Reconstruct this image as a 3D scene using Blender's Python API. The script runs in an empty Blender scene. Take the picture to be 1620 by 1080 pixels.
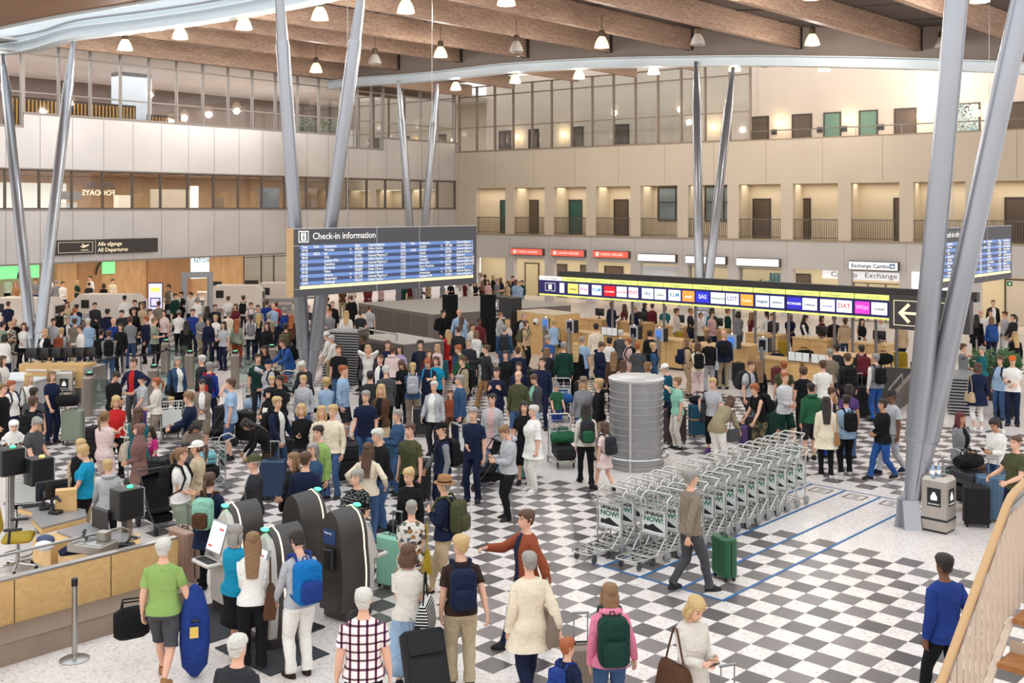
import bpy, math, random
import numpy as np
from mathutils import Vector, Matrix
random.seed(7)
SC = bpy.context.scene
COL = SC.collection
# ------------------------------------------------------------------ camera, world, light, exposure
H, F, HZ = 5.7, 1715.0, 328.0          # eye height, focal length and horizon row (1620x1080 frame)
cam = bpy.data.objects.new('camera', bpy.data.cameras.new('camera'))
COL.objects.link(cam)
cam.location = (0, 0, H); cam.rotation_euler = (math.pi/2, 0, 0)
cam.data.sensor_width = 36.0; cam.data.lens = F/1620*36
cam.data.shift_y = -(540-HZ)/1620
cam.data.clip_end = 400
SC.camera = cam
W = bpy.data.worlds.new('world'); SC.world = W; W.use_nodes = True
nt = W.node_tree; nt.nodes.clear()
_o = nt.nodes.new('ShaderNodeOutputWorld'); _b = nt.nodes.new('ShaderNodeBackground')
_t = nt.nodes.new('ShaderNodeTexCoord'); _s = nt.nodes.new('ShaderNodeSeparateXYZ'); _r = nt.nodes.new('ShaderNodeValToRGB')
_r.color_ramp.elements.new(.5)
for _e, _p, _c in zip(_r.color_ramp.elements, (0.0, .25, .8), ((.66, .62, .59, 1), (.86, .83, .81, 1), (.90, .97, 1.0, 1))): _e.position = _p; _e.color = _c
nt.links.new(_t.outputs['Generated'], _s.inputs['Vector']); nt.links.new(_s.outputs['Z'], _r.inputs['Fac']); nt.links.new(_r.outputs['Color'], _b.inputs['Color'])
_b.inputs['Strength'].default_value = 1.75
nt.links.new(_b.outputs['Background'], _o.inputs['Surface'])
VS = SC.view_settings
VS.view_transform = 'Standard'; VS.look = 'None'; VS.gamma = 1.0; VS.use_curve_mapping = False
VS.exposure = 0.0
SC.cycles.max_bounces = 6; SC.cycles.diffuse_bounces = 3; SC.cycles.glossy_bounces = 3
SC.cycles.transmission_bounces = 4; SC.cycles.transparent_max_bounces = 12
SC.cycles.caustics_reflective = False; SC.cycles.caustics_refractive = False
SC.cycles.sample_clamp_indirect = 4.0

# ------------------------------------------------------------------ helpers
def G(px, py):
    Y = F*H/(py-HZ); return Vector(((px-810)/F*Y, Y, 0))
def AT(px, py, Y):
    return Vector(((px-810)/F*Y, Y, H+(HZ-py)*Y/F))
def lin(c):
    return tuple(((v/255)/12.92 if v/255 <= .04045 else ((v/255+.055)/1.055)**2.4) for v in c)
COLORS = dict(white=(232,228,222), cream=(226,212,188), offwhite=(214,206,196), black=(22,22,25), charcoal=(46,46,50),
  grey=(130,130,134), lightgrey=(178,178,182), darkgrey=(74,74,78), navy=(24,32,58), blue=(44,84,150), royal=(34,58,128), azure=(16,108,176), mauve=(126,92,86), jeans=(62,88,126),
  paleblue=(152,178,206), denim=(52,80,112), teal=(34,104,112), petrol=(20,72,92), turquoise=(22,142,178), green=(40,92,62), olive=(74,76,50),
  lime=(140,170,96), darkgreen=(22,56,48), mint=(142,196,174), sage=(140,150,132), red=(190,38,38), maroon=(98,34,44), pink=(222,128,156), palepink=(224,200,196),
  rose=(206,168,166), magenta=(206,50,124), purple=(92,62,120), lilac=(170,156,196), brown=(86,58,42), darkbrown=(52,38,32), tan=(160,116,76),
  beige=(188,164,132), khaki=(150,136,108), sand=(196,178,148), taupe=(134,120,106), orange=(206,102,44), rust=(140,70,46), yellow=(216,180,60),
  mustard=(158,132,34), gold=(190,150,70), blond=(196,164,112), lightbrown=(132,98,66), darkhair=(40,30,26), greyhair=(150,144,138), whitehair=(206,202,194),
  ginger=(160,84,44), skin=(214,164,138), tanskin=(186,134,104), brownskin=(118,78,56), darkskin=(78,52,40), silver=(170,170,172), camo=(92,88,66))
MATS = {}
def mat(name, col=(200,200,200), rough=.6, metal=0.0, emit=0.0, bump=0.0, bscale=8.0, var=0.0, vscale=3.0, spec=.5):
    """a node material: base colour with optional noise variation and bump"""
    if name in MATS: return MATS[name]
    m = bpy.data.materials.new(name); m.use_nodes = True; MATS[name] = m
    n = m.node_tree.nodes; l = m.node_tree.links; b = n['Principled BSDF']
    if isinstance(col, str): col = COLORS[col]
    c = (*lin(col), 1)
    b.inputs['Base Color'].default_value = c; b.inputs['Roughness'].default_value = rough
    b.inputs['Metallic'].default_value = metal; b.inputs['Specular IOR Level'].default_value = spec
    if emit: b.inputs['Emission Color'].default_value = c; b.inputs['Emission Strength'].default_value = emit
    if bump or var:
        tc = n.new('ShaderNodeTexCoord'); nz = n.new('ShaderNodeTexNoise'); nz.inputs['Scale'].default_value = bscale; nz.inputs['Detail'].default_value = 3; nz.inputs['Distortion'].default_value = .9 if bump > .7 else 0
        l.new(tc.outputs['Object'], nz.inputs['Vector'])
        if bump:
            bp = n.new('ShaderNodeBump'); bp.inputs['Strength'].default_value = bump; bp.inputs['Distance'].default_value = .05
            l.new(nz.outputs['Fac'], bp.inputs['Height']); l.new(bp.outputs['Normal'], b.inputs['Normal'])
        if var:
            n2 = n.new('ShaderNodeTexNoise'); n2.inputs['Scale'].default_value = vscale; n2.inputs['Detail'].default_value = 5
            l.new(tc.outputs['Object'], n2.inputs['Vector'])
            rp = n.new('ShaderNodeValToRGB'); l.new(n2.outputs['Fac'], rp.inputs['Fac'])
            rp.color_ramp.elements[0].position = .3; rp.color_ramp.elements[1].position = .7
            rp.color_ramp.elements[0].color = (c[0]*(1-var), c[1]*(1-var), c[2]*(1-var), 1)
            rp.color_ramp.elements[1].color = (min(1, c[0]*(1+var*.6)), min(1, c[1]*(1+var*.6)), min(1, c[2]*(1+var*.6)), 1)
            l.new(rp.outputs['Color'], b.inputs['Base Color'])
    return m
def nodes(m): return m.node_tree.nodes, m.node_tree.links, m.node_tree.nodes['Principled BSDF']
def ramp(n, stops, interp='LINEAR'):
    r = n.new('ShaderNodeValToRGB'); r.color_ramp.interpolation = interp
    while len(r.color_ramp.elements) < len(stops): r.color_ramp.elements.new(.5)
    for e, (p, c) in zip(r.color_ramp.elements, stops):
        e.position = p; e.color = (*lin(c), 1)
    return r
def wood(name, c1, c2, scale=(1, 8, 8), rough=.45, fleck=None):
    if name in MATS: return MATS[name]
    m = mat(name, c1, rough); n, l, b = nodes(m)
    tc = n.new('ShaderNodeTexCoord'); mp = n.new('ShaderNodeMapping'); mp.inputs['Scale'].default_value = scale
    nz = n.new('ShaderNodeTexNoise'); nz.inputs['Scale'].default_value = 2.2; nz.inputs['Detail'].default_value = 7; nz.inputs['Distortion'].default_value = .8
    l.new(tc.outputs['Object'], mp.inputs['Vector']); l.new(mp.outputs['Vector'], nz.inputs['Vector'])
    r = ramp(n, [(.3, c1), (.7, c2)]); l.new(nz.outputs['Fac'], r.inputs['Fac']); l.new(r.outputs['Color'], b.inputs['Base Color'])
    if fleck:
        n2 = n.new('ShaderNodeTexNoise'); n2.inputs['Scale'].default_value = 9; n2.inputs['Detail'].default_value = 3
        l.new(mp.outputs['Vector'], n2.inputs['Vector'])
        r2 = ramp(n, [(.55, (0, 0, 0)), (.64, (225, 225, 225))]); l.new(n2.outputs['Fac'], r2.inputs['Fac'])
        mx = n.new('ShaderNodeMixRGB'); mx.inputs['Color2'].default_value = (*lin(fleck), 1)
        l.new(r2.outputs['Color'], mx.inputs['Fac']); l.new(r.outputs['Color'], mx.inputs['Color1']); l.new(mx.outputs['Color'], b.inputs['Base Color'])
    return m
def glass(name, tint=(235,240,240), alpha=.18, rough=.03):
    """architectural glass: mostly see-through, with a sharp reflection"""
    if name in MATS: return MATS[name]
    m = bpy.data.materials.new(name); m.use_nodes = True; MATS[name] = m
    n = m.node_tree.nodes; l = m.node_tree.links; n.clear()
    o = n.new('ShaderNodeOutputMaterial'); t = n.new('ShaderNodeBsdfTransparent'); g = n.new('ShaderNodeBsdfGlossy'); x = n.new('ShaderNodeMixShader')
    f = n.new('ShaderNodeFresnel'); f.inputs['IOR'].default_value = 1.45
    ma = n.new('ShaderNodeMath'); ma.operation = 'MULTIPLY_ADD'; ma.inputs[1].default_value = 1.0; ma.inputs[2].default_value = alpha*.2
    t.inputs['Color'].default_value = (*lin(tint), 1); g.inputs['Roughness'].default_value = rough
    l.new(f.outputs['Fac'], ma.inputs[0]); l.new(ma.outputs[0], x.inputs['Fac'])
    l.new(t.outputs[0], x.inputs[1]); l.new(g.outputs[0], x.inputs[2]); l.new(x.outputs[0], o.inputs['Surface'])
    return m
def fab(col, pat=''):
    """cloth: colour name or rgb with soft folds; pat = plaid / dots / floral / stripes / check"""
    key = 'cloth_%s%s' % (col if isinstance(col, str) else '%d_%d_%d' % tuple(col), '_'+pat if pat else '')
    if key in MATS: return MATS[key]
    m = mat(key, col, .85, bump=.9, bscale=6.5, spec=.2, var=.10, vscale=5.0)
    if pat:
        n, l, b = nodes(m); c = lin(COLORS[col] if isinstance(col, str) else col)
        tc = n.new('ShaderNodeTexCoord')
        def stripes(axis, sc, cols):
            w = n.new('ShaderNodeTexWave'); w.bands_direction = axis; w.inputs['Scale'].default_value = sc
            l.new(tc.outputs['Object'], w.inputs['Vector'])
            r = ramp(n, cols, 'CONSTANT'); l.new(w.outputs['Fac'], r.inputs['Fac']); return r
        if pat == 'plaid':
            a = stripes('X', 3.6, [(0, (236,231,227)), (.80, (176,52,58)), (.93, (40,48,80))])
            z = stripes('Z', 3.6, [(0, (255,255,255)), (.84, (200,110,112)), (.94, (76,84,112))])
            mx = n.new('ShaderNodeMixRGB'); mx.blend_type = 'MULTIPLY'; mx.inputs['Fac'].default_value = 1
            l.new(a.outputs['Color'], mx.inputs['Color1']); l.new(z.outputs['Color'], mx.inputs['Color2']); l.new(mx.outputs['Color'], b.inputs['Base Color'])
        elif pat == 'stripes':
            a = stripes('Z', 9.0, [(0, (228,226,222)), (.35, COLORS[col] if isinstance(col, str) else col)]); l.new(a.outputs['Color'], b.inputs['Base Color'])
        else:
            v = n.new('ShaderNodeTexVoronoi'); v.inputs['Scale'].default_value = {'dots': 38, 'floral': 20, 'camo': 9}[pat]; v.inputs['Randomness'].default_value = .3 if pat == 'dots' else 1
            l.new(tc.outputs['Object'], v.inputs['Vector'])
            if pat == 'dots':
                r = ramp(n, [(0, (222,222,220)), (.25, COLORS[col])], 'CONSTANT'); l.new(v.outputs['Distance'], r.inputs['Fac'])
            elif pat == 'floral':
                r = ramp(n, [(0, (60,50,50)), (.25, (150,110,70)), (.4, (90,100,100)), (.5, COLORS[col])], 'CONSTANT'); l.new(v.outputs['Color'], r.inputs['Fac'])
            else:
                r = ramp(n, [(0, (60,60,44)), (.3, (120,110,80)), (.6, (92,84,58)), (.8, (40,40,34))], 'CONSTANT'); l.new(v.outputs['Color'], r.inputs['Fac'])
            l.new(r.outputs['Color'], b.inputs['Base Color'])
    return m

class MB:
    """collects shapes into one mesh"""
    def __init__(s): s.v = []; s.f = []; s.m = []; s.mi = 0; s.X = None
    def add(s, vs, fs):
        b = len(s.v)
        for p in vs:
            p = Vector(p); s.v.append(tuple(s.X @ p) if s.X is not None else tuple(p))
        for f in fs: s.f.append(tuple(i+b for i in f)); s.m.append(s.mi)
        return s
    def box(s, x0, y0, z0, x1, y1, z1, r=None):
        vs = [(x, y, z) for z in (z0, z1) for y in (y0, y1) for x in (x0, x1)]
        return s.add(vs, [(0,2,3,1),(4,5,7,6),(0,1,5,4),(2,6,7,3),(0,4,6,2),(1,3,7,5)])
    def rbox(s, x0, y0, z0, x1, y1, z1, r=.03, n=3, ax=2):
        """box rounded about one axis (the other two corners are arcs), with eased caps"""
        pts = []
        def arc(cx, cy, a0):
            for k in range(n+1):
                a = a0+math.pi/2*k/n; pts.append((cx+r*math.cos(a), cy+r*math.sin(a)))
        A = {2: (x0, y0, x1, y1, z0, z1), 1: (z0, x0, z1, x1, y0, y1), 0: (y0, z0, y1, z1, x0, x1)}[ax]
        a0, b0, a1, b1, c0, c1 = A
        arc(a1-r, b1-r, 0); arc(a0+r, b1-r, math.pi/2); arc(a0+r, b0+r, math.pi); arc(a1-r, b0+r, 1.5*math.pi)
        ca, cb = (a0+a1)/2, (b0+b1)/2; e = r*.35
        def ring(c, k):
            o = []
            for (p, q) in pts:
                p, q = ca+(p-ca)*(1-k/max(.001, a1-a0)*2), cb+(q-cb)*(1-k/max(.001, b1-b0)*2)
                o.append({2: (p, q, c), 1: (q, c, p), 0: (c, p, q)}[ax])
            return o
        return s.loft([ring(c0, e), ring(c0+e, 0), ring(c1-e, 0), ring(c1, e)], True)
    def loft(s, rings, caps=True, closed=True):
        n = len(rings[0]); vs = [p for r in rings for p in r]; fs = []
        for i in range(len(rings)-1):
            for j in range(n if closed else n-1):
                k = (j+1) % n; fs.append((i*n+j, i*n+k, (i+1)*n+k, (i+1)*n+j))
        if caps:
            fs.append(tuple(range(n-1, -1, -1))); fs.append(tuple((len(rings)-1)*n+j for j in range(n)))
        return s.add(vs, fs)
    def tube(s, pts, r, n=8, caps=True):
        pts = [Vector(p) for p in pts]; R = r if isinstance(r, (list, tuple)) else [r]*len(pts)
        rings = []; u = None
        for i, p in enumerate(pts):
            d = (pts[min(i+1, len(pts)-1)]-pts[max(i-1, 0)]).normalized()
            if u is None:
                u = d.orthogonal().normalized()
            else:
                u = (u-d*u.dot(d)); u = u.normalized() if u.length > 1e-6 else d.orthogonal().normalized()
            w = d.cross(u)
            rings.append([p+(u*math.cos(2*math.pi*k/n)+w*math.sin(2*math.pi*k/n))*R[i] for k in range(n)])
        return s.loft(rings, caps)
    def lathe(s, prof, n=16, c=(0, 0, 0), caps=True):
        rings = [[(c[0]+r*math.cos(2*math.pi*k/n), c[1]+r*math.sin(2*math.pi*k/n), c[2]+z) for k in range(n)] for r, z in prof]
        return s.loft(rings, caps)
    def disc(s, c, ax, r, w, n=14):
        """wheel: short cylinder centred at c along unit axis ax"""
        c, ax = Vector(c), Vector(ax).normalized()
        return s.tube([c-ax*w/2, c-ax*w*.3, c+ax*w*.3, c+ax*w/2], [r*.8, r, r, r*.8], n)
    def prism(s, poly, y0, y1, plane='xz'):
        """extrude a 2-D polygon"""
        def P(a, b, y): return {'xz': (a, y, b), 'xy': (a, b, y), 'yz': (y, a, b)}[plane]
        n = len(poly); vs = [P(a, b, y0) for a, b in poly]+[P(a, b, y1) for a, b in poly]
        return s.add(vs, [tuple(range(n)), tuple(range(2*n-1, n-1, -1))]+[(i, i+n, (i+1) % n+n, (i+1) % n) for i in range(n)])
    def sph(s, c, r, n=10, m=7, sc=(1, 1, 1)):
        rings = []
        for i in range(m+1):
            a = -math.pi/2+math.pi*i/m; rr = max(.02, math.cos(a))*r
            rings.append([(c[0]+sc[0]*rr*math.cos(2*math.pi*k/n), c[1]+sc[1]*rr*math.sin(2*math.pi*k/n), c[2]+sc[2]*r*math.sin(a)) for k in range(n)])
        return s.loft(rings, True)
    def mesh(s, name, mats, smooth=True, angle=40):
        me = bpy.data.meshes.new(name); me.from_pydata(s.v, [], s.f)
        for m in (mats if isinstance(mats, (list, tuple)) else [mats]): me.materials.append(m)
        if any(s.m): me.polygons.foreach_set('material_index', s.m)
        if smooth:
            me.polygons.foreach_set('use_smooth', [True]*len(s.f)); me.set_sharp_from_angle(angle=math.radians(angle))
        me.update(); return me
    def build(s, name, mats, parent=None, smooth=True, angle=40):
        return link(name, s.mesh(name, mats, smooth, angle), parent)
def link(name, me, parent=None):
    o = bpy.data.objects.new(name, me); COL.objects.link(o)
    if parent is not None: o.parent = parent
    return o
def empty(name, loc=(0, 0, 0), rz=0.0):
    o = bpy.data.objects.new(name, None); COL.objects.link(o); o.location = loc; o.rotation_euler = (0, 0, rz); o.empty_display_size = .1
    return o
def tag(o, label=None, cat=None, group=None, kind=None):
    if label: o['label'] = label
    if cat: o['category'] = cat
    if group: o['group'] = group
    if kind: o['kind'] = kind
    return o
def thing(name, label, cat, loc=(0, 0, 0), rz=0.0, group=None): return tag(empty(name, loc, rz), label, cat, group)
def struct(o): o['kind'] = 'structure'; return o
KIDS = {}
def dup(root, loc, rz, label=None, group=None):
    """a copy of a thing with copies of its parts and their sub-parts"""
    if root.name not in KIDS: KIDS[root.name] = [(c, list(c.children)) for c in root.children]
    r = root.copy(); COL.objects.link(r); r.location = loc; r.rotation_euler = (0, 0, rz)
    if label: r['label'] = label
    if group: r['group'] = group
    for ch, subs in KIDS[root.name]:
        c = ch.copy(); COL.objects.link(c); c.parent = r
        for g in subs:
            d = g.copy(); COL.objects.link(d); d.parent = c
    return r
_font = {}
def text(name, body, size, matx, m, parent=None, align='LEFT', ext=.004, sx=1.0, bold=0.0, line=1.0):
    """lettering turned into a mesh; matx places it (x right, y up on the sign, z out of it)"""
    cu = bpy.data.curves.new(name, 'FONT'); cu.body = body; cu.size = size; cu.extrude = ext; cu.align_x = align; cu.offset = bold; cu.space_line = line; cu.resolution_u = 2
    o = bpy.data.objects.new(name+'_tmp', cu); COL.objects.link(o)
    dg = bpy.context.evaluated_depsgraph_get()
    me = bpy.data.meshes.new_from_object(o.evaluated_get(dg)); bpy.data.objects.remove(o); bpy.data.curves.remove(cu)
    me.name = name; me.materials.clear(); me.materials.append(m)
    ob = link(name, me, parent); ob.matrix_local = matx @ Matrix.Diagonal((sx, 1, 1, 1))
    return ob
def face_mat(loc, xdir, up=(0, 0, 1)):
    """matrix with x along xdir, y up, z = x cross y"""
    x = Vector(xdir).normalized(); y = Vector(up).normalized(); z = x.cross(y).normalized(); y = z.cross(x)
    M = Matrix((x, y, z)).transposed().to_4x4(); M.translation = Vector(loc); return M
STEEL = mat('brushed_steel', (176,174,172), .32, .9, var=.12, vscale=2)
CHROME = mat('chrome', (205,205,208), .18, 1.0)
BLACKP = mat('black_plastic', (24,24,26), .45)
DARKM = mat('dark_grey_metal', (58,56,56), .45, .3)
RUBBER = mat('rubber', (30,30,32), .8)
BIRCH = wood('birch_plywood', (206,164,106), (222,184,128), (1.2, 6, 6))
OCC = []       # what already stands on the floor: (x, y, radius)
def settle(x, y, r, lim=1.0):
    """the free spot next to (x, y): people and luggage give way to what already stands there"""
    best = None
    for n in range(0, int(lim/.08)+1):
        for s in ((1, -1) if n else (1,)):
            for dx in (0, .07, -.07, .15, -.15, .24, -.24):
                yy = y+s*n*.08; xx = x*yy/y+dx
                c = min([math.hypot(xx-a, yy-b)-q-r for a, b, q in OCC if abs(xx-a) < 2.5 and abs(yy-b) < 2.5] or [1])
                sc = n*.08+abs(dx)*1.5
                if c >= 0 and (best is None or sc < best[0]): best = (sc, xx, yy)
        if best and n*.08 > best[0]: break
    if best is None:
        OCC.append((x, y, r)); return x, y
    OCC.append((best[1], best[2], r)); return best[1], best[2]
def occ_line(a, b, r, n=None):
    a, b = Vector(a), Vector(b); n = n or max(2, int((b-a).length/r)+1)
    for k in range(n): q = a.lerp(b, k/(n-1)); OCC.append((q.x, q.y, r))
# ------------------------------------------------------------------ the hall
UR = Vector((.7816, -.6238, 0)); BH = Vector((.6238, .7816, 0)); C0 = Vector((-3.64, 70.9, 0))
FR = Matrix((UR, BH, Vector((0, 0, 1)))).transposed().to_4x4(); FR.translation = C0          # right wall: x along it, y behind it
FL = Matrix((-BH, UR, Vector((0, 0, 1)))).transposed().to_4x4(); FL.translation = C0          # left wall: x along it (towards us), y into the hall
def uR(px, d=0.0):
    k = (px-810)/F; return (k*(70.9+.7816*d)+3.64-.6238*d)/(.7816+.6238*k)
def zR(px, py, d=0.0): return H+(HZ-py)*(70.9-.6238*uR(px, d)+.7816*d)/F
def uL(px, d=0.0):
    k = (px-810)/F; return (k*(70.9+.6238*d)+3.64+.7816*d)/(-.6238+.7816*k)
def zL(px, py, d=0.0): return H+(HZ-py)*(70.9-.7816*uL(px, d)+.6238*d)/F
def frame(X):
    m = MB(); m.X = X; return m
# --- floor: pale terrazzo with bands of dark checker tiles
def floor_mat():
    m = mat('terrazzo_floor', (206,196,184), .32); n, l, b = nodes(m)
    TH = .8240638; S = .3681; X0, Y0 = .594926526*H, 2.43993726*H
    tc = n.new('ShaderNodeTexCoord'); mp = n.new('ShaderNodeMapping')
    c, s = math.cos(TH), math.sin(TH)
    mp.inputs['Rotation'].default_value = (0, 0, -TH); mp.inputs['Scale'].default_value = (1/S, 1/S, 0)
    mp.inputs['Location'].default_value = (-(c*X0+s*Y0)/S, -(-s*X0+c*Y0)/S, .5)
    l.new(tc.outputs['Object'], mp.inputs['Vector'])
    ck = n.new('ShaderNodeTexChecker'); ck.inputs['Scale'].default_value = 1.0
    ck.inputs['Color1'].default_value = (0, 0, 0, 1); ck.inputs['Color2'].default_value = (1, 1, 1, 1)
    l.new(mp.outputs['Vector'], ck.inputs['Vector'])
    sp = n.new('ShaderNodeSeparateXYZ'); l.new(mp.outputs['Vector'], sp.inputs['Vector'])
    ad = n.new('ShaderNodeMath'); ad.operation = 'ADD'; ad.inputs[1].default_value = 8.0+31*4; l.new(sp.outputs['X'], ad.inputs[0])
    md = n.new('ShaderNodeMath'); md.operation = 'MODULO'; md.inputs[1].default_value = 31.0; l.new(ad.outputs[0], md.inputs[0])
    lt = n.new('ShaderNodeMath'); lt.operation = 'LESS_THAN'; lt.inputs[1].default_value = 21.0; l.new(md.outputs[0], lt.inputs[0])
    gt = n.new('ShaderNodeMath'); gt.operation = 'GREATER_THAN'; gt.inputs[1].default_value = -8.0; l.new(sp.outputs['X'], gt.inputs[0])
    g2 = n.new('ShaderNodeMath'); g2.operation = 'LESS_THAN'; g2.inputs[1].default_value = 44.0; l.new(sp.outputs['X'], g2.inputs[0])
    m0 = n.new('ShaderNodeMath'); m0.operation = 'MULTIPLY'; l.new(gt.outputs[0], m0.inputs[0]); l.new(g2.outputs[0], m0.inputs[1])
    m1 = n.new('ShaderNodeMath'); m1.operation = 'MULTIPLY'; l.new(lt.outputs[0], m1.inputs[0]); l.new(m0.outputs[0], m1.inputs[1])
    m2 = n.new('ShaderNodeMath'); m2.operation = 'MULTIPLY'; l.new(m1.outputs[0], m2.inputs[0]); l.new(ck.outputs['Color'], m2.inputs[1])
    # terrazzo chips, and a tone of its own per tile
    vo = n.new('ShaderNodeTexVoronoi'); vo.inputs['Scale'].default_value = 34; l.new(tc.outputs['Object'], vo.inputs['Vector'])
    r1 = ramp(n, [(0, (164,148,138)), (.14, (204,190,182)), (.45, (222,211,206)), (1, (232,223,219))]); l.new(vo.outputs['Color'], r1.inputs['Fac'])
    fl = n.new('ShaderNodeVectorMath'); fl.operation = 'FLOOR'; l.new(mp.outputs['Vector'], fl.inputs[0])
    wn = n.new('ShaderNodeTexWhiteNoise'); l.new(fl.outputs[0], wn.inputs['Vector'])
    r2 = ramp(n, [(0, (72,67,68)), (.5, (102,95,95)), (1, (124,115,115))]); l.new(wn.outputs['Value'], r2.inputs['Fac'])
    mx = n.new('ShaderNodeMixRGB'); l.new(m2.outputs[0], mx.inputs['Fac']); l.new(r1.outputs['Color'], mx.inputs['Color1']); l.new(r2.outputs['Color'], mx.inputs['Color2'])
    l.new(mx.outputs['Color'], b.inputs['Base Color'])
    return m
fb = MB(); fb.add([(-60, -6, 0), (60, -6, 0), (60, 100, 0), (-60, 100, 0)], [(0, 1, 2, 3)])
struct(fb.build('floor', floor_mat(), smooth=False))
BLUE = mat('blue_floor_tape', (40,96,150), .5)
# blue trolley-bay lines on the floor (grid of the tiles: i along the bays, j across)
TH_, S_ = .8240638, .3681; GX, GY = .594926526*H, 2.43993726*H
def TG(i, j, z=0.0):
    return Vector((GX+S_*(math.cos(TH_)*i+math.sin(TH_)*j), GY+S_*(math.sin(TH_)*i-math.cos(TH_)*j), z))
def strip(m, a, b, w=.05, z=.004):
    a, b = Vector(a), Vector(b); d = (b-a).normalized(); p = Vector((-d.y, d.x, 0))*w/2; zz = Vector((0, 0, z))
    m.add([a+p+zz, b+p+zz, b-p+zz, a-p+zz], [(0, 3, 2, 1)])
bl = MB()
for j in (-4, -6, -8, -10): strip(bl, TG(3, j), TG(22, j), .055)
strip(bl, TG(3, -10.4), TG(3, -3.9), .055, .003); strip(bl, TG(22, -14), TG(22, -2), .04, .003)
struct(bl.build('floor_marking_lines', BLUE, smooth=False))
pk = MB()
for j in (-3, -5, -7, -9):
    for a, b in (((20.6, j-.5), (21.5, j-.5)), ((20.6, j+.5), (21.5, j+.5)), ((20.6, j-.5), (20.6, j+.5)), ((21.5, j-.5), (21.5, j+.5)), ((20.9, j-.2), (20.9, j+.2)), ((21.2, j-.2), (21.2, j+.2))):
        strip(pk, TG(*a), TG(*b), .035, .002)
struct(pk.build('floor_marking_trolley_signs', mat('floor_sign_ink', (92,80,72), .6), smooth=False))

# --- right wall: piers, shop openings below, balconies, upper gallery
WARMLIT = mat('wall_warm_lit', (216,202,182), .75, var=.04, vscale=.4); GREYW = mat('grey_wall_paint', (208,203,199), .75, var=.04, vscale=.4)  # one wall: warm lighting is put into the colour of its upper part
JOINT = mat('wall_joint', (168,152,128), .8); WARMW = mat('warm_white_wall', (220,205,182), .8)
BAY = [(1.70+3.09*k, 1.70+3.09*k+2.42) for k in range(13)]
w = frame(FR)
edges = [-.1]+[e for b in BAY for e in b]+[44.0]
for k in range(0, len(edges)-1, 2): w.box(edges[k], 0, 4.0, edges[k+1], .35, 6.93)
w.box(-.1, 0, 6.93, 44, .35, 9.27)
w.mi = 1
for k in range(0, len(edges)-1, 2): w.box(edges[k], 0, 0, edges[k+1], .35, 2.5)
w.box(-.1, 0, 2.5, 44, .35, 4.0)
w.mi = 2
for k in range(14): w.box(.2+3.09*k, -.006, 7.0, .22+3.09*k, 0, 9.25)
for k in range(14): w.box(1.35+3.09*k, -.006, 2.52, 1.37+3.09*k, 0, 3.95)
w.box(-.1, -.06, 3.96, 44, 0, 4.03); w.box(-.1, -.03, 9.25, 44, .38, 9.30)
struct(w.build('wall_right', [WARMLIT, GREYW, JOINT], smooth=False))
b = frame(FR); b.box(-.1, .35, 3.85, 44, 2.2, 4.0); b.box(-.1, .35, 6.96, 44, 2.2, 7.1)
struct(b.build('floor_balcony', mat('balcony_slab', (196,180,156), .8), smooth=False))
b = frame(FR); b.box(-.1, 2.0, 4.0, 44, 2.2, 6.96); struct(b.build('wall_balcony', mat('warm_balcony_wall', (226,212,188), .8), smooth=False))
b = frame(FR)
for k in range(13):
    e = BAY[k][1]+.33; b.box(e-.05, .35, 4.0, e+.05, 2.0, 6.96)
struct(b.build('wall_balcony_dividers', mat('warm_balcony_wall'), smooth=False))
b = frame(FR); b.box(-.1, 2.6, 0, 44, 2.8, 3.85); struct(b.build('wall_shops', mat('shop_wall', (214,200,168), .8), smooth=False))
b = frame(FR); b.box(-.1, .35, 2.62, 44, 2.6, 2.8); struct(b.build('ceiling_shops', WARMW, smooth=False))
b = frame(FR); b.box(-.1, .35, 8.35, 44, 3.4, 8.5); struct(b.build('floor_gallery', mat('balcony_slab'), smooth=False))
b = frame(FR); b.box(-.1, 3.2, 8.5, 44, 3.4, 14.4); struct(b.build('wall_gallery', mat('gallery_wall', (224,206,190), .8), smooth=False))
# doors
BROWN = mat('brown_door', (96,80,68), .5); GREEN = mat('green_door', (110,142,124), .5); TEALD = mat('teal_door', (46,92,88), .5); FRAMEM = mat('door_frame', (70,60,54), .5)
HANDLE = mat('door_handle_steel', (170,168,164), .3, .9)
dn = [0]
def door(u0, u1, z0, z1, y, m):
    dn[0] += 1
    f = frame(FR); t = .07
    f.box(u0-t, y-.06, z0, u0, y, z1+t); f.box(u1, y-.06, z0, u1+t, y, z1+t); f.box(u0, y-.06, z1, u1, y, z1+t)
    o = struct(f.build('door_%d' % dn[0], FRAMEM, smooth=False))
    p = frame(FR); p.box(u0, y-.03, z0, u1, y, z1); q = p.build('leaf', m, o, smooth=False)
    h = frame(FR); h.tube([FR.inverted() @ (FR @ Vector((u1-.1, y-.03, z0+1.02))), Vector((u1-.1, y-.08, z0+1.02)), Vector((u1-.24, y-.08, z0+1.02))], .012, 6)
    h.build('handle', HANDLE, o)
for px0, px1, m in ((793, 803, TEALD), (832, 851, BROWN), (902, 920, TEALD), (973, 993, BROWN), (1193, 1218, BROWN), (1254, 1281, BROWN), (1416, 1434, BROWN), (1441, 1449, BROWN), (1592, 1622, BROWN)):
    door(uR(px0, 2), uR(px1, 2), 4.0, 6.12, 2.0, m)
for px0, px1, m in ((1190, 1215, BROWN), (1255, 1283, BROWN), (1305, 1329, GREEN), (1361, 1387, GREEN), (1417, 1448, BROWN), (1595, 1640, BROWN), (972, 994, BROWN), (791, 808, BROWN), (838, 852, BROWN), (907, 922, BROWN)):
    door(uR(px0, 3.2), uR(px1, 3.2), 8.5, 10.75, 3.2, m)
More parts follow.
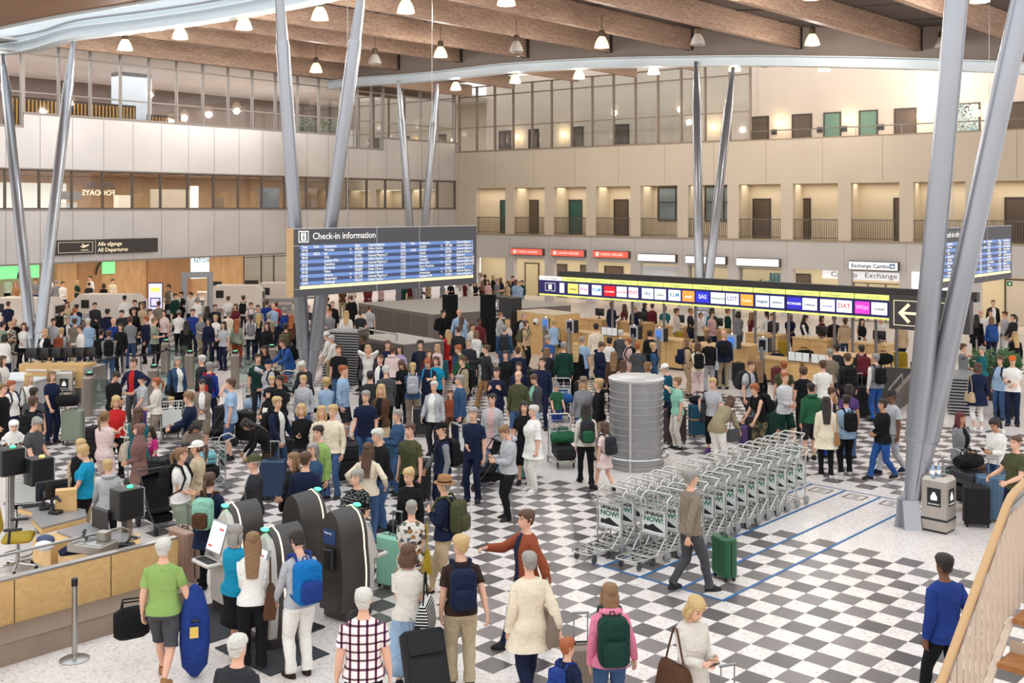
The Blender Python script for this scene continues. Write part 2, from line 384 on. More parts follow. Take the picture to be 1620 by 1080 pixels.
for px0, px1 in ((832, 852), (877, 896), (920, 940), (958, 985), (1254, 1281)):
    door(uR(px0, 2.6), uR(px1, 2.6), 0, 2.05, 2.6, mat('beige_door', (206,192,156), .6) if px0 < 860 else BROWN)
door(uR(1592, 2.6), uR(1650, 2.6), 0, 2.2, 2.6, mat('grey_door', (196,184,168), .6))
# interior windows of two balcony bays
GL = glass('clear_glass'); MULL = mat('window_mullion', (150,134,120), .5, .3); MULLG = mat('grey_mullion', (172,164,158), .45, .4)
wn_ = [0]
def window(X, u0, u1, z0, z1, y, us, zs, m, t=.07, d=.1, gl=None):
    wn_[0] += 1
    f = frame(X)
    for u in [u0+t/2]+list(us)+[u1-t/2]: f.box(u-t/2, y-d/2, z0, u+t/2, y+d/2, z1)
    for z in [z0+.03]+list(zs)+[z1-.03]: f.box(u0, y-d*.4, z-.03, u1, y+d*.4, z+.03)
    o = struct(f.build('window_%d' % wn_[0], m, smooth=False))
    g = frame(X); g.add([(u0, y, z0), (u1, y, z0), (u1, y, z1), (u0, y, z1)], [(0, 1, 2, 3)]); g.build('pane', gl or GL, o, smooth=False)
    return o
SKYW = mat('daylit_office_blind', (196,208,212), .6)
for k in (4, 5):
    window(FR, BAY[k][0], BAY[k][1], 4.9, 6.9, 1.95, [BAY[k][0]+1.2], [6.0], FRAMEM)
    b = frame(FR); b.box(BAY[k][0], 1.97, 4.9, BAY[k][1], 2.0, 6.9); struct(b.build('window_blind_%d' % k, SKYW, smooth=False))
# upper glazing of the gallery
us = [.15+1.5*k for k in range(1, 14)]
window(FR, .1, 20.9, 9.3, 13.5, .15, us, [10.85, 12.85], MULL, .09, .16)
# handrail of the open gallery
r = frame(FR); r.tube([(20.9, .15, 9.75), (44, .15, 9.75)], .03, 8); hr = r.build('gallery_handrail', STEEL)
tag(hr, 'thin steel handrail along the open part of the upper gallery', 'handrail')
for k in range(10):
    p = frame(FR); p.tube([(22+2.3*k, .15, 9.27), (22+2.3*k, .15, 9.75)], .018, 6); p.build('post', STEEL, hr)
# balcony railings
RAILM = mat('railing_grey', (112,104,98), .5, .5)
names = 'first second third fourth fifth sixth seventh eighth ninth tenth eleventh twelfth'.split()
for k in range(12):
    a, e = BAY[k]; f = frame(FR)
    f.box(a, .08, 5.05, e, .13, 5.10); f.box(a, .08, 4.12, e, .13, 4.16)
    o = f.build('balcony_railing', RAILM, smooth=False)
    tag(o, 'grey bar railing closing the %s balcony opening from the glazed corner' % names[k], 'railing', 'railings of the cream wall balconies')
    f = frame(FR)
    for q in range(21):
        u = a+.06+(e-a-.12)*q/20; f.box(u-.012, .09, 4.02, u+.012, .12, 5.06)
    tag(f.build('bars', RAILM, o, smooth=False), kind='stuff')
# --- left wall: metal parapets, two glazed storeys, recess below
PANEL = mat('brushed_metal_panel', (224,222,222), .34, .55, var=.10, vscale=.35, bump=.05, bscale=.6)
PJ = mat('panel_joint', (120,108,100), .7); CAP = mat('parapet_cap', (160,152,146), .4, .5)
p = frame(FL)
p.box(-.1, -.3, 3.2, 36, 0, 5.55)
p.box(-.1, -.3, 7.46, 6.6, 0, 9.85); p.box(6.6, -.3, 7.46, 10.0, 0, 9.15); p.box(10.0, -.3, 7.46, 29.0, 0, 9.85); p.box(29.0, -.3, 7.46, 36, 0, 9.25)
p.mi = 1
for k in range(23):
    u = .15+1.56*k
    p.box(u, 0, 3.22, u+.018, .004, 5.53); p.box(u, 0, 7.48, u+.018, .004, 9.13)
    if not 6.6 < u < 10 and u < 29: p.box(u, 0, 9.13, u+.018, .004, 9.83)
p.mi = 2
p.box(-.1, -.32, 5.55, 36, .04, 5.62); p.box(-.1, -.32, 9.85, 6.6, .04, 9.91); p.box(6.6, -.32, 9.15, 10, .04, 9.2); p.box(10, -.32, 9.85, 29, .04, 9.91); p.box(29, -.32, 9.25, 36, .04, 9.3)
p.box(-.1, -.3, 3.12, 36, .03, 3.2); p.box(-.1, -.3, 7.40, 36, .03, 7.46)
struct(p.build('wall_left', [PANEL, PJ, CAP], smooth=False))
window(FL, 0, 36, 5.62, 7.40, -.12, [.15+1.56*k for k in range(1, 23)], [], mat('dark_mullion', (110,98,90), .5, .3), .08, .14)
window(FL, 0, 6.6, 9.91, 13.1, -.12, [1.7, 3.3, 4.9], [10.85, 12.6], MULLG, .09, .16)
window(FL, 6.6, 10, 9.2, 13.1, -.12, [7.6, 8.7], [10.85, 12.6], MULLG, .09, .16)
window(FL, 10, 29, 9.91, 13.1, -.12, [11.7+1.56*k for k in range(11)], [10.85, 12.6], MULLG, .09, .16)
window(FL, 29, 36, 9.3, 13.1, -.12, [30.6, 32.2, 33.8], [10.85, 12.6], MULLG, .09, .16)
# rooms behind the left wall
b = frame(FL); b.box(-6, -13, 3.9, 36, -.3, 4.0); b.box(-6, -13, 8.4, 36, -.3, 8.5); struct(b.build('floor_left_rooms', mat('room_floor', (170,156,144), .5), smooth=False))
LAV = mat('white_acoustic_ceiling', (234,228,228), .8); TIMB = mat('timber_ceiling', (170,128,92), .6)
b = frame(FL); b.box(-6, -13, 13.1, 36, 0, 13.2); struct(b.build('ceiling_upper_room', LAV, smooth=False))
b = frame(FL); b.box(-6, -13, 7.5, 36, -.3, 7.6); b.mi = 1
for k in range(24): b.box(-4+1.7*k, -13, 7.47, -3.9+1.7*k, -.3, 7.5)
struct(b.build('ceiling_middle_room', [TIMB, mat('dark_ceiling_gap', (70,54,44), .8)], smooth=False))
b = frame(FL); b.box(-6, -13, 3.1, 36, -.3, 3.2); struct(b.build('ceiling_recess', mat('recess_ceiling', (196,178,158), .8), smooth=False))
b = frame(FL); b.box(-6, -13.2, 4.0, 36, -13, 7.5); struct(b.build('wall_middle_room', mat('ochre_room_wall', (198,164,126), .8, var=.1), smooth=False))
b = frame(FL); b.box(-6.2, -13, 4.0, -6, -.3, 13.1); struct(b.build('wall_rooms_end', WARMW, smooth=False))
def ux(a, b, d): return uL(b, d), uL(a, d)            # stretch of the left wall's rooms seen between two columns of the photo, d behind the glass
w0, w1 = ux(318, 445, 13); w2, w3 = ux(545, 606, 13)
b = frame(FL); b.box(w1, -13.2, 8.5, 36, -13, 13.1); b.box(w3, -13.2, 8.5, w0, -13, 13.1); b.box(w0, -13.2, 11.0, w1, -13, 13.1); b.box(w2, -13.2, 11.6, w3, -13, 13.1); b.box(-6, -13.2, 8.5, w2, -13, 13.1); struct(b.build('wall_upper_room', mat('upper_room_wall', (128,112,106), .8), smooth=False))
window(FL, w0, w1, 8.5, 11.0, -13.1, [w0+(w1-w0)*k/7 for k in range(1, 7)], [9.9], MULLG); window(FL, w2, w3, 8.5, 11.6, -13.1, [w2+(w3-w2)*k/4 for k in range(1, 4)], [10.2], MULLG)
SLATD = mat('dark_slat_backing', (44,32,26), .7); SLATG = mat('gilded_slat', (164,122,58), .5)
for nm, a, e, top in (('wall_slatted', 8, 215, 11.15), ('wall_slatted_short', 235, 290, 10.75)):
    s0, s1 = ux(a, e, 5); b = frame(FL); b.box(s0, -5.2, 8.5, s1, -5, top); b.mi = 1
    for k in range(int((s1-s0)/.2)): b.box(s0+.1+.2*k, -5, 8.6, s0+.17+.2*k, -4.96, top-.12)
    struct(b.build(nm, [SLATD, SLATG], smooth=False))
s0, s1 = ux(192, 240, 6.5); b = frame(FL); b.box(s0, -7.5, 8.5, s1, -6.5, 13.1); struct(b.build('wall_lift_shaft', mat('pale_blue_wall', (168,174,182), .6), smooth=False))
RECW = wood('recess_timber', (188,146,100), (206,168,122), (1.5, 1.5, .4), .5); RECW2 = wood('recess_timber_dark', (158,116,76), (176,132,90), (1.5, 1.5, .4), .5)
b = frame(FL); q0, q1 = ux(90, 385, 13); b.box(q0, -13.2, 0, q1, -13, 3.1); b.mi = 1
for a, e in ((123, 160), (232, 302)): r0, r1 = ux(a, e, 13); b.box(r0, -13, 0, r1, -12.9, 3.1)
struct(b.build('wall_recess', [RECW, RECW2], smooth=False))
b = frame(FL); b.box(-6, -15, 0, 40, -14.8, 3.1); struct(b.build('wall_recess_room', WARMW, smooth=False))
r0, r1 = ux(385, 458, 13); window(FL, r0, r1, 0, 3.1, -13, [r0+(r1-r0)*.35, r0+(r1-r0)*.62], [2.3], mat('dark_mullion', (110,98,90), .5, .3))
GRN = mat('backlit_green_panel', (120,214,140), .5, emit=.9); BLKA = mat('black_arrow', (20,24,22), .6)
for k, (u0, u1) in enumerate((ux(-40, 62, 12.8), ux(162, 182, 12.8))):
    b = frame(FL); b.box(u0, -12.88, 1.7, u1, -12.8, 3.08); o = b.build('green_gate_sign', GRN, smooth=False)
    tag(o, ('wide backlit green panel with black arrows at the end of the security hall', 'small backlit green panel with a black arrow on the timber wall')[k], 'sign')
    a = frame(FL)
    for c in ((u1-.6, 2.6),)+(((u1-2.2, 2.6),) if k == 0 else ()):
        a.prism([(c[0]+.25, c[1]-.03), (c[0]+.25, c[1]+.03), (c[0]-.25, c[1]+.03), (c[0]-.25, c[1]-.03)], -12.79, -12.77); a.prism([(c[0]+.3, c[1]), (c[0]+.08, c[1]+.2), (c[0]+.08, c[1]+.13), (c[0]+.2, c[1]), (c[0]+.08, c[1]-.13), (c[0]+.08, c[1]-.2)], -12.79, -12.77)
    a.build('arrow', BLKA, o, smooth=False)
    a = frame(FL); a.tube([(u0+.35+.9*math.sin(t*.16), -12.78, 1.72+1.0*math.cos(t*.16)*.9) for t in range(11)], .05, 6); a.build('arc', BLKA, o)
def roombox(a, e, d, z0, z1, nm, m, th=.15):
    r0, r1 = ux(a, e, d); f = frame(FL); f.box(r0, -d-th, z0, r1, -d, z1); return f.build(nm, m, None, False)
struct(roombox(240, 300, 8, 4.0, 6.75, 'wall_room_panels', mat('pale_panel', (176,164,150), .6)))
struct(roombox(412, 442, 8, 4.0, 6.95, 'wall_room_dark_glass', mat('dark_blue_glass', (84,96,108), .2)))
struct(roombox(303, 314, 9, 4.0, 7.0, 'window_room_bright', mat('daylit_pane', (236,236,230), .5, emit=.6)))
struct(roombox(-30, 105, 12.8, 5.3, 7.1, 'window_room_far', mat('daylit_pane')))
struct(roombox(338, 354, 8, 4.0, 6.3, 'door_room_dark', BROWN)); struct(roombox(488, 503, 5, 4.0, 6.2, 'door_room_far', BROWN)); struct(roombox(490, 502, 5.05, 6.5, 6.9, 'window_room_vent', BROWN))
o = roombox(188, 209, 5, 4.0, 6.35, 'display_cabinet', mat('cabinet_white', (228,220,206), .5), .5); tag(o, 'white cabinet behind the middle storey glazing', 'cabinet')
o = roombox(137, 182, 7, 6.72, 7.1, 'menu_board', mat('fascia_brown', (70,50,40), .6)); tag(o, 'long dark menu board behind the middle storey glazing', 'sign')
r0, r1 = ux(139, 181, 7); text('reversed_lettering', 'FOODAYS', .42, face_mat(FL @ Vector((r0, -6.95, 6.35)), -BH), mat('warm_letter', (250,226,190), .4, emit=1.0), o, ext=.01)
o = roombox(95, 128, 4, 6.1, 6.5, 'hanging_sign', mat('hanging_sign_grey', (130,128,130), .5)); tag(o, 'grey hanging sign behind the middle storey glazing near the steel columns', 'sign')
o = roombox(105, 122, 4.5, 4.0, 5.95, 'glass_counter', mat('counter_pale_glass', (214,216,214), .3), .6); tag(o, 'pale counter behind the middle storey glazing', 'counter')
def fill_area(name, X, loc, sx, sy, power, col=(1, .9, .76), rot=(0, 0, 0)):  # broad area light added to brighten a room, no fixture modelled
    l = bpy.data.lights.new(name, 'AREA'); l.shape = 'RECTANGLE'; l.size = sx; l.size_y = sy; l.energy = power; l.color = col
    o = bpy.data.objects.new(name, l); COL.objects.link(o)
    M = X.copy(); M.translation = X @ Vector(loc); o.matrix_world = M @ Matrix.Rotation(rot[0], 4, 'X')
    return o
fill_area('recess_fill_light', FL, (18, -7, 3.05), 30, 9, 1300, (1, .93, .84))
fill_area('middle_room_fill_light', FL, (18, -6, 7.35), 32, 8, 2600, (1, .92, .82))
fill_area('upper_room_fill_light', FL, (18, -6, 12.9), 32, 9, 4200, (1, .97, .95))
fill_area('gallery_fill_light', FR, (20, 1.8, 13.6), 40, 2, 60, (1, .93, .86))
fill_area('balcony_fill_light', FR, (20, 1.2, 6.9), 40, .8, 330, (1, .9, .74))
fill_area('shop_fill_light', FR, (20, 1.5, 2.58), 40, 1.2, 420, (1, .93, .8))

# --- roof: glulam beams, deck, far girder, curved blue-white ring beams
GLU = wood('glulam', (176,144,122), (202,172,150), (.5, 5, 5), .6, fleck=(122,86,66))
def along(mb, a, b, w, h, up=0.0):
    """a rectangular bar from a to b (bottom centre line), w wide, h tall"""
    a, b = Vector(a), Vector(b); d = b-a; p = Vector((-d.y, d.x, 0)).normalized()*w/2; z = Vector((0, 0, h))
    mb.add([a+p, a-p, b-p, b+p, a+p+z, a-p+z, b-p+z, b+p+z], [(0,1,2,3),(7,6,5,4),(0,4,5,1),(1,5,6,2),(2,6,7,3),(3,7,4,0)])
YF = [(400, 66), (545, 61), (627, 58.5), (725, 56), (835, 54), (965, 52.6), (1095, 50.8), (1265, 48.1), (1455, 45.3), (1690, 41.8)]
def yfar(px): return float(np.interp(px, [a for a, _ in YF], [b for _, b in YF]))
EN = [((67, 72, 47), (545, 127)), ((163, 50, 43.6), (627, 110)), ((245, 32, 42), (725, 98)), ((343, 20, 40), (830, 91)), ((480, -3, 37.8), (962, 83)), ((595, -25, 35.5), (1090, 79)), ((700, -53, 32.9), (1262, 77)), ((850, -85, 30.3), (1452, 80)), ((1100, -115, 28), (1625, 73))]
NA, FA = [], []
for (n0, f0) in EN:
    a = AT(*n0); b = AT(f0[0], f0[1], yfar(f0[0])); a = a+(b-a).normalized()*.7; NA.append(a); FA.append(b)
    L = (b-a).length; m = MB(); m.box(0, -.14, 0, L, .14, .95)
    o = m.build('glulam_beam', GLU, smooth=False); struct(o)
    d = (b-a).normalized(); o.matrix_world = face_mat(a, d, Vector((0, 0, 1)).cross(d))
    e = MB(); e.box(L-.02, -.17, -.02, L+.12, .17, .97)
    for q in range(6): e.box(L-.12, -.16, .1+.14*q, L-.02, .16, .14+.14*q)
    e.build('end_plate', DARKM, o, smooth=False)
    # the beam's continuation behind the girder to the wall
    dd = Vector((d.x, d.y, 0)).normalized(); t = max(1.0, (53.0-b.dot(BH))/max(.2, dd.dot(BH)))
    if t > 1.5:
        m = MB(); along(m, b+dd*.5+Vector((0, 0, -.05)), b+dd*t*.98+Vector((0, 0, -.05)), .26, .75); struct(m.build('glulam_beam', GLU, smooth=False))
DECK = mat('roof_deck', (104,94,88), .7, var=.08, vscale=.5); FASC = mat('roof_girder_paint', (150,136,126), .6, var=.05, vscale=.4)
m = MB(); up = Vector((0, 0, .98))
ext0 = NA[0]+Vector((-6, 6, 0)); ext1 = FA[0]+Vector((-5, 4, 0))
ns = [ext0]+NA+[NA[-1]+Vector((14, -2, 0))]; fs = [ext1]+FA+[FA[-1]+Vector((8, -6, -.3))]
for k in range(len(ns)-1):
    m.add([ns[k]+up, ns[k+1]+up, fs[k+1]+up, fs[k]+up, ns[k]+up*1.3, ns[k+1]+up*1.3, fs[k+1]+up*1.3, fs[k]+up*1.3], [(0,1,2,3),(7,6,5,4),(0,4,5,1),(2,6,7,3)])
    g = fs[k]; h = fs[k+1]; w0 = g+BH*max(1, 53.3-g.dot(BH)); w1 = h+BH*max(1, 53.3-h.dot(BH))
    m.add([g+up, h+up, w1+up, w0+up], [(0, 1, 2, 3)])
struct(m.build('ceiling_roof_deck', DECK, smooth=False))
m = MB()
for k in range(len(ns)-1):
    for q in range(6):
        t0 = q/6
        a = ns[k].lerp(fs[k], t0+.08)+up-Vector((0, 0, .06)); b = ns[k+1].lerp(fs[k+1], t0+.08)+up-Vector((0, 0, .06))
        along(m, a, b, .07, .06)
struct(m.build('ceiling_deck_ribs', mat('deck_rib', (84,74,70), .6), smooth=False))
ringpx = [(520, 136), (565, 130), (627, 126), (687, 121), (750, 114), (817, 107), (953, 100), (1080, 97.5), (1195, 96.5), (1313, 98), (1440, 101), (1573, 106), (1680, 112)]
RP = [AT(x, y, yfar(x)-.25) for x, y in ringpx]
def smooth_pts(P, n=5):
    out = []
    for i in range(len(P)-1):
        p0, p1, p2, p3 = P[max(0, i-1)], P[i], P[i+1], P[min(len(P)-1, i+2)]
        for q in range(n):
            t = q/n; out.append(.5*((2*p1)+(p2-p0)*t+(2*p0-5*p1+4*p2-p3)*t*t+(3*p1-p0-3*p2+p3)*t**3))
    return out+[P[-1]]
RPs = smooth_pts(RP); RINGM = mat('pale_blue_steel', (226,236,242), .4, .1)
def ribbon(mb, P, prof):
    rings = []
    for i, p in enumerate(P):
        d = (P[min(i+1, len(P)-1)]-P[max(0, i-1)]); s = Vector((d.y, -d.x, 0)).normalized()
        rings.append([p+s*a+Vector((0, 0, b)) for a, b in prof])
    mb.loft(rings)
IB = [(.3, -.23), (.3, -.19), (.03, -.17), (.03, .17), (.3, .19), (.3, .23), (-.3, .23), (-.3, .19), (-.03, .17), (-.03, -.17), (-.3, -.19), (-.3, -.23)]
m = MB(); ribbon(m, RPs, IB); struct(m.build('beam_ring_far', RINGM, smooth=False))
m = MB(); ribbon(m, [p+Vector((0, .45, 0)) for p in RPs], [(.06, .25), (.06, 1.75), (-.06, 1.75), (-.06, .25)]); struct(m.build('beam_roof_girder', FASC, smooth=False))
near = [AT(-60, 80, 50.5), AT(12, 78, 48.4), AT(60, 70, 47), AT(115, 54, 44.5), AT(220, 41, 42.4), AT(333, 25, 40.3), AT(493, -5, 36.6), AT(620, -38, 33.6), AT(760, -80, 30)]
NPs = smooth_pts(near)
m = MB(); ribbon(m, NPs, IB); struct(m.build('beam_ring_near', RINGM, smooth=False))
m = MB(); m.tube([p+Vector((.25, -.35, .5)) for p in NPs], .05, 8); struct(m.build('beam_ring_pipe', mat('grey_pipe', (150,152,156), .4, .4)))
# skylight upstand above the near ring: pale panels with openings to the sky
up_m = MB(); NPo = [p+Vector((.02, .04, .2)) for p in NPs]
for k in range(0, len(NPo)-2):
    a, b = NPo[k], NPo[k+1]; z = lambda v, h: v+Vector((0, 0, h))
    up_m.add([a, b, z(b, 1.0), z(a, 1.0)], [(0, 1, 2, 3)])
    if k % 3 == 0: up_m.add([z(a, 1.0), z(b, 1.0), z(b, 2.2), z(a, 2.2)], [(0, 1, 2, 3)])
    up_m.add([z(a, 2.2), z(b, 2.2), z(b, 3.4), z(a, 3.4)], [(0, 1, 2, 3)])
struct(up_m.build('wall_skylight_upstand', mat('pale_blue_panel', (224,236,242), .5), smooth=False))
SO = wood('brown_soffit', (140,104,78), (158,120,92), (.5, 2, 2), .6)
m = MB(); A0, A1, A2 = AT(-70, 58, 46.5), AT(0, 42, 43.8), AT(100, 22, 40.9)
A = smooth_pts([A0, A1, A2, AT(210, 4, 38.6), AT(330, -20, 36.2)])
rings = [[p, p+Vector((0, 0, .35)), p+Vector((-6.5, -8, .35)), p+Vector((-6.5, -8, 0))] for p in A]
m.loft(rings, True); struct(m.build('ceiling_soffit', SO, smooth=False))
m = MB(); ribbon(m, [p+Vector((.1, .1, .05)) for p in A], [(.05, -.12), (.05, .12), (-.05, .12), (-.05, -.12)]); struct(m.build('trim_soffit_edge', RINGM, smooth=False))
# --- V columns
COLM = mat('column_steel', (168,171,178), .34, .75, var=.05, vscale=1)
def vcol(base, tops, shoe=True):
    OCC.append((base[0], base[1], .9 if base[1] > 30 else .5))
    o = struct(empty('v_column', base)); base = Vector(base)
    d0 = [(Vector(t)-base) for t in tops]
    for d in d0:
        n = d.normalized(); L = d.length; s = Vector((d.x, d.y, 0)).normalized()
        m = MB(); a = n*1.6
        m.tube([n*1.55, n*1.6, n*(L-2.2), n*(L-2.1)], [.17, .2, .2, .17], 20); m.build('shaft', COLM, o)
        m = MB(); m.tube([n*(L-2.15), n*(L-.05)], [.18, .09], 12); m.build('top_cone', COLM, o)
        m = MB(); m.tube([n*.35, n*1.58], [.11, .17], 12); m.build('foot_cone', COLM, o)
    m = MB(); m.prism([(-.25, 0), (.25, 0), (.17, .5), (.1, .62), (-.1, .62), (-.17, .5)], -.03, .03); m.prism([(-.24, 0), (.24, 0), (.14, .5), (-.14, .5)], -.15, .15, 'yz'); m.build('shoe', COLM, o, smooth=False)
    return o
vcol((7.08, 19.36, 0), [(8.26, 19.4, 12.7), (9.85, 19.4, 12.7)])
vcol((-6.0, 31.8, 0), [(-6.88, 31.8, 12.7), (-4.32, 31.8, 12.7)])
vcol((-16.1, 36.6, 0), [(-18.0, 44.5, 12.5), (-22.7, 48.3, 12.5)])
vcol((-5.06, 57.8, 0), [AT(630, 126, 57.8), AT(692, 131, 57.8)])
vcol((7.65, 44, 0), [AT(1101, 97, 50.3), AT(1160, 106, 49.8)])
# --- pendant lamps: black gear, ribbed glass bell
BELL = mat('lit_glass_bell', (255,226,176), .3, emit=1.7); BELLOFF = mat('unlit_glass_bell', (206,200,192), .25); GEAR = mat('lamp_gear', (84,66,48), .4, .5)
def pendant(px, py, on=True, lab=''):
    Y = (12.25-H)*F/(HZ-py); p = AT(px, py, Y)
    t = thing('pendant_lamp', lab, 'lamp', p, 0, 'pendant lamps under the roof beams')
    m = MB(); m.lathe([(.30, 0), (.295, .05), (.26, .18), (.2, .32), (.13, .42), (.12, .44)], 18, caps=False); m.build('glass_bell', BELL if on else BELLOFF, t)
    m = MB(); m.lathe([(.12, .42), (.13, .46), (.13, .66), (.09, .7), (.02, .72)], 14); m.build('lamp_gear', GEAR, t)
    m = MB(); m.tube([(0, 0, .7), (0, 0, 1.35)], .012, 6); m.build('cord', BLACKP, t)
    if on:
        l = bpy.data.lights.new('pendant_light', 'POINT'); l.energy = 320; l.color = (1, .95, .89); l.shadow_soft_size = .16
        q = bpy.data.objects.new('pendant_light', l); COL.objects.link(q); q.location = p-Vector((0, 0, .18))
LAMPS = [(198, 79, 1), (285, 61, 1), (386, 46, 1), (506, 31, 1), (642, 20, 1), (801, 8, 1), (500, 114, 1), (697, 90, 1), (952, 75, 1), (1285, 71, 1), (721, 142, 1), (815, 131, 1), (916, 124, 1), (1034, 117, 1), (1304, 112, 1), (1470, 115, 1), (1162, 112, 1), (593, 101, 0), (817, 82, 0), (1104, 71, 0), (1490, 76, 0), (1550, 3, 1), (1285, -2, 1), (1165, -3, 1)]
ORD = 'first second third fourth fifth sixth seventh eighth ninth tenth eleventh twelfth thirteenth fourteenth fifteenth sixteenth seventeenth eighteenth nineteenth twentieth'.split()
_on = sorted([l for l in LAMPS if l[2]], key=lambda l: l[0]); _off = sorted([l for l in LAMPS if not l[2]], key=lambda l: l[0])
for k, l in enumerate(_on): pendant(l[0], l[1], True, 'lit bell pendant lamp under the roof, %s lit one from the left' % ORD[min(k, 19)] if k < 20 else 'lit bell pendant lamp under the roof, %s from the right end' % ORD[len(_on)-1-k])
for k, l in enumerate(_off): pendant(l[0], l[1], False, 'unlit grey bell pendant lamp under the roof, %s unlit one from the left' % ORD[k])
# ------------------------------------------------------------------ people: one continuous body surface, clothes and hair as shells over it
N = 20; TH = np.arange(N)*2*np.pi/N; SN, CS = np.sin(TH), np.cos(TH)
def V3(*a): return np.array(a, float)
def nrm(v): return v/max(1e-9, np.linalg.norm(v))
def rotm(axis, a):
    axis = nrm(axis); c, s = math.cos(a), math.sin(a); x, y, z = axis
    return np.array([[c+x*x*(1-c), x*y*(1-c)-z*s, x*z*(1-c)+y*s], [y*x*(1-c)+z*s, c+y*y*(1-c), y*z*(1-c)-x*s], [z*x*(1-c)-y*s, z*y*(1-c)+x*s, c+z*z*(1-c)]])
def carry(f, a0, a1):
    ax = np.cross(a0, a1); s = np.linalg.norm(ax)
    return f if s < 1e-6 else rotm(ax, math.atan2(s, float(np.dot(a0, a1)))) @ f
# torso profile: height above the hip joint, half width, half depth, forward shift (m / f)
TOR = [(-.085, .158, .105, 0), (-.03, .170, .118, -.006), (.04, .170, .120, -.008), (.11, .152, .108, .002), (.19, .147, .104, .006), (.27, .158, .112, .008),
       (.345, .170, .120, .006), (.405, .174, .116, 0), (.465, .172, .104, -.006), (.515, .158, .088, -.01), (.55, .112, .070, -.012), (.575, .070, .058, -.008), (.60, .056, .056, 0)]
TORF = [1.04, 1.05, 1.03, .92, .86, .92, .96, .95, .93, .92, .95, .92, .9]
HEAD = [(.03, .053, .055, .008), (.052, .050, .062, .020), (.066, .055, .078, .018), (.082, .060, .084, .014), (.092, .063, .086, .012), (.112, .067, .089, .010), (.132, .071, .092, .007), (.148, .073, .093, .005), (.163, .075, .095, .002),
        (.172, .076, .096, 0), (.181, .077, .098, -.002), (.205, .078, .100, -.004), (.228, .073, .094, -.006), (.248, .058, .076, -.008), (.262, .034, .046, -.009), (.267, .010, .014, -.009)]
ARMP = {'down': (.07, .03, -.54), 'phone': (-.07, .30, -.24), 'fold': (-.12, .22, -.36), 'hip': (.16, .05, -.36), 'push': (.02, .36, -.34), 'back': (.12, -.20, -.50), 'face': (-.10, .20, .10),
        'cross': (-.26, .20, -.26), 'reach': (.02, .48, -.10), 'low': (.05, .25, -.48), 'side': (.16, .10, -.52), 'behind': (-.14, -.14, -.42), 'strap': (-.02, .16, -.12), 'up': (.10, .28, .25)}
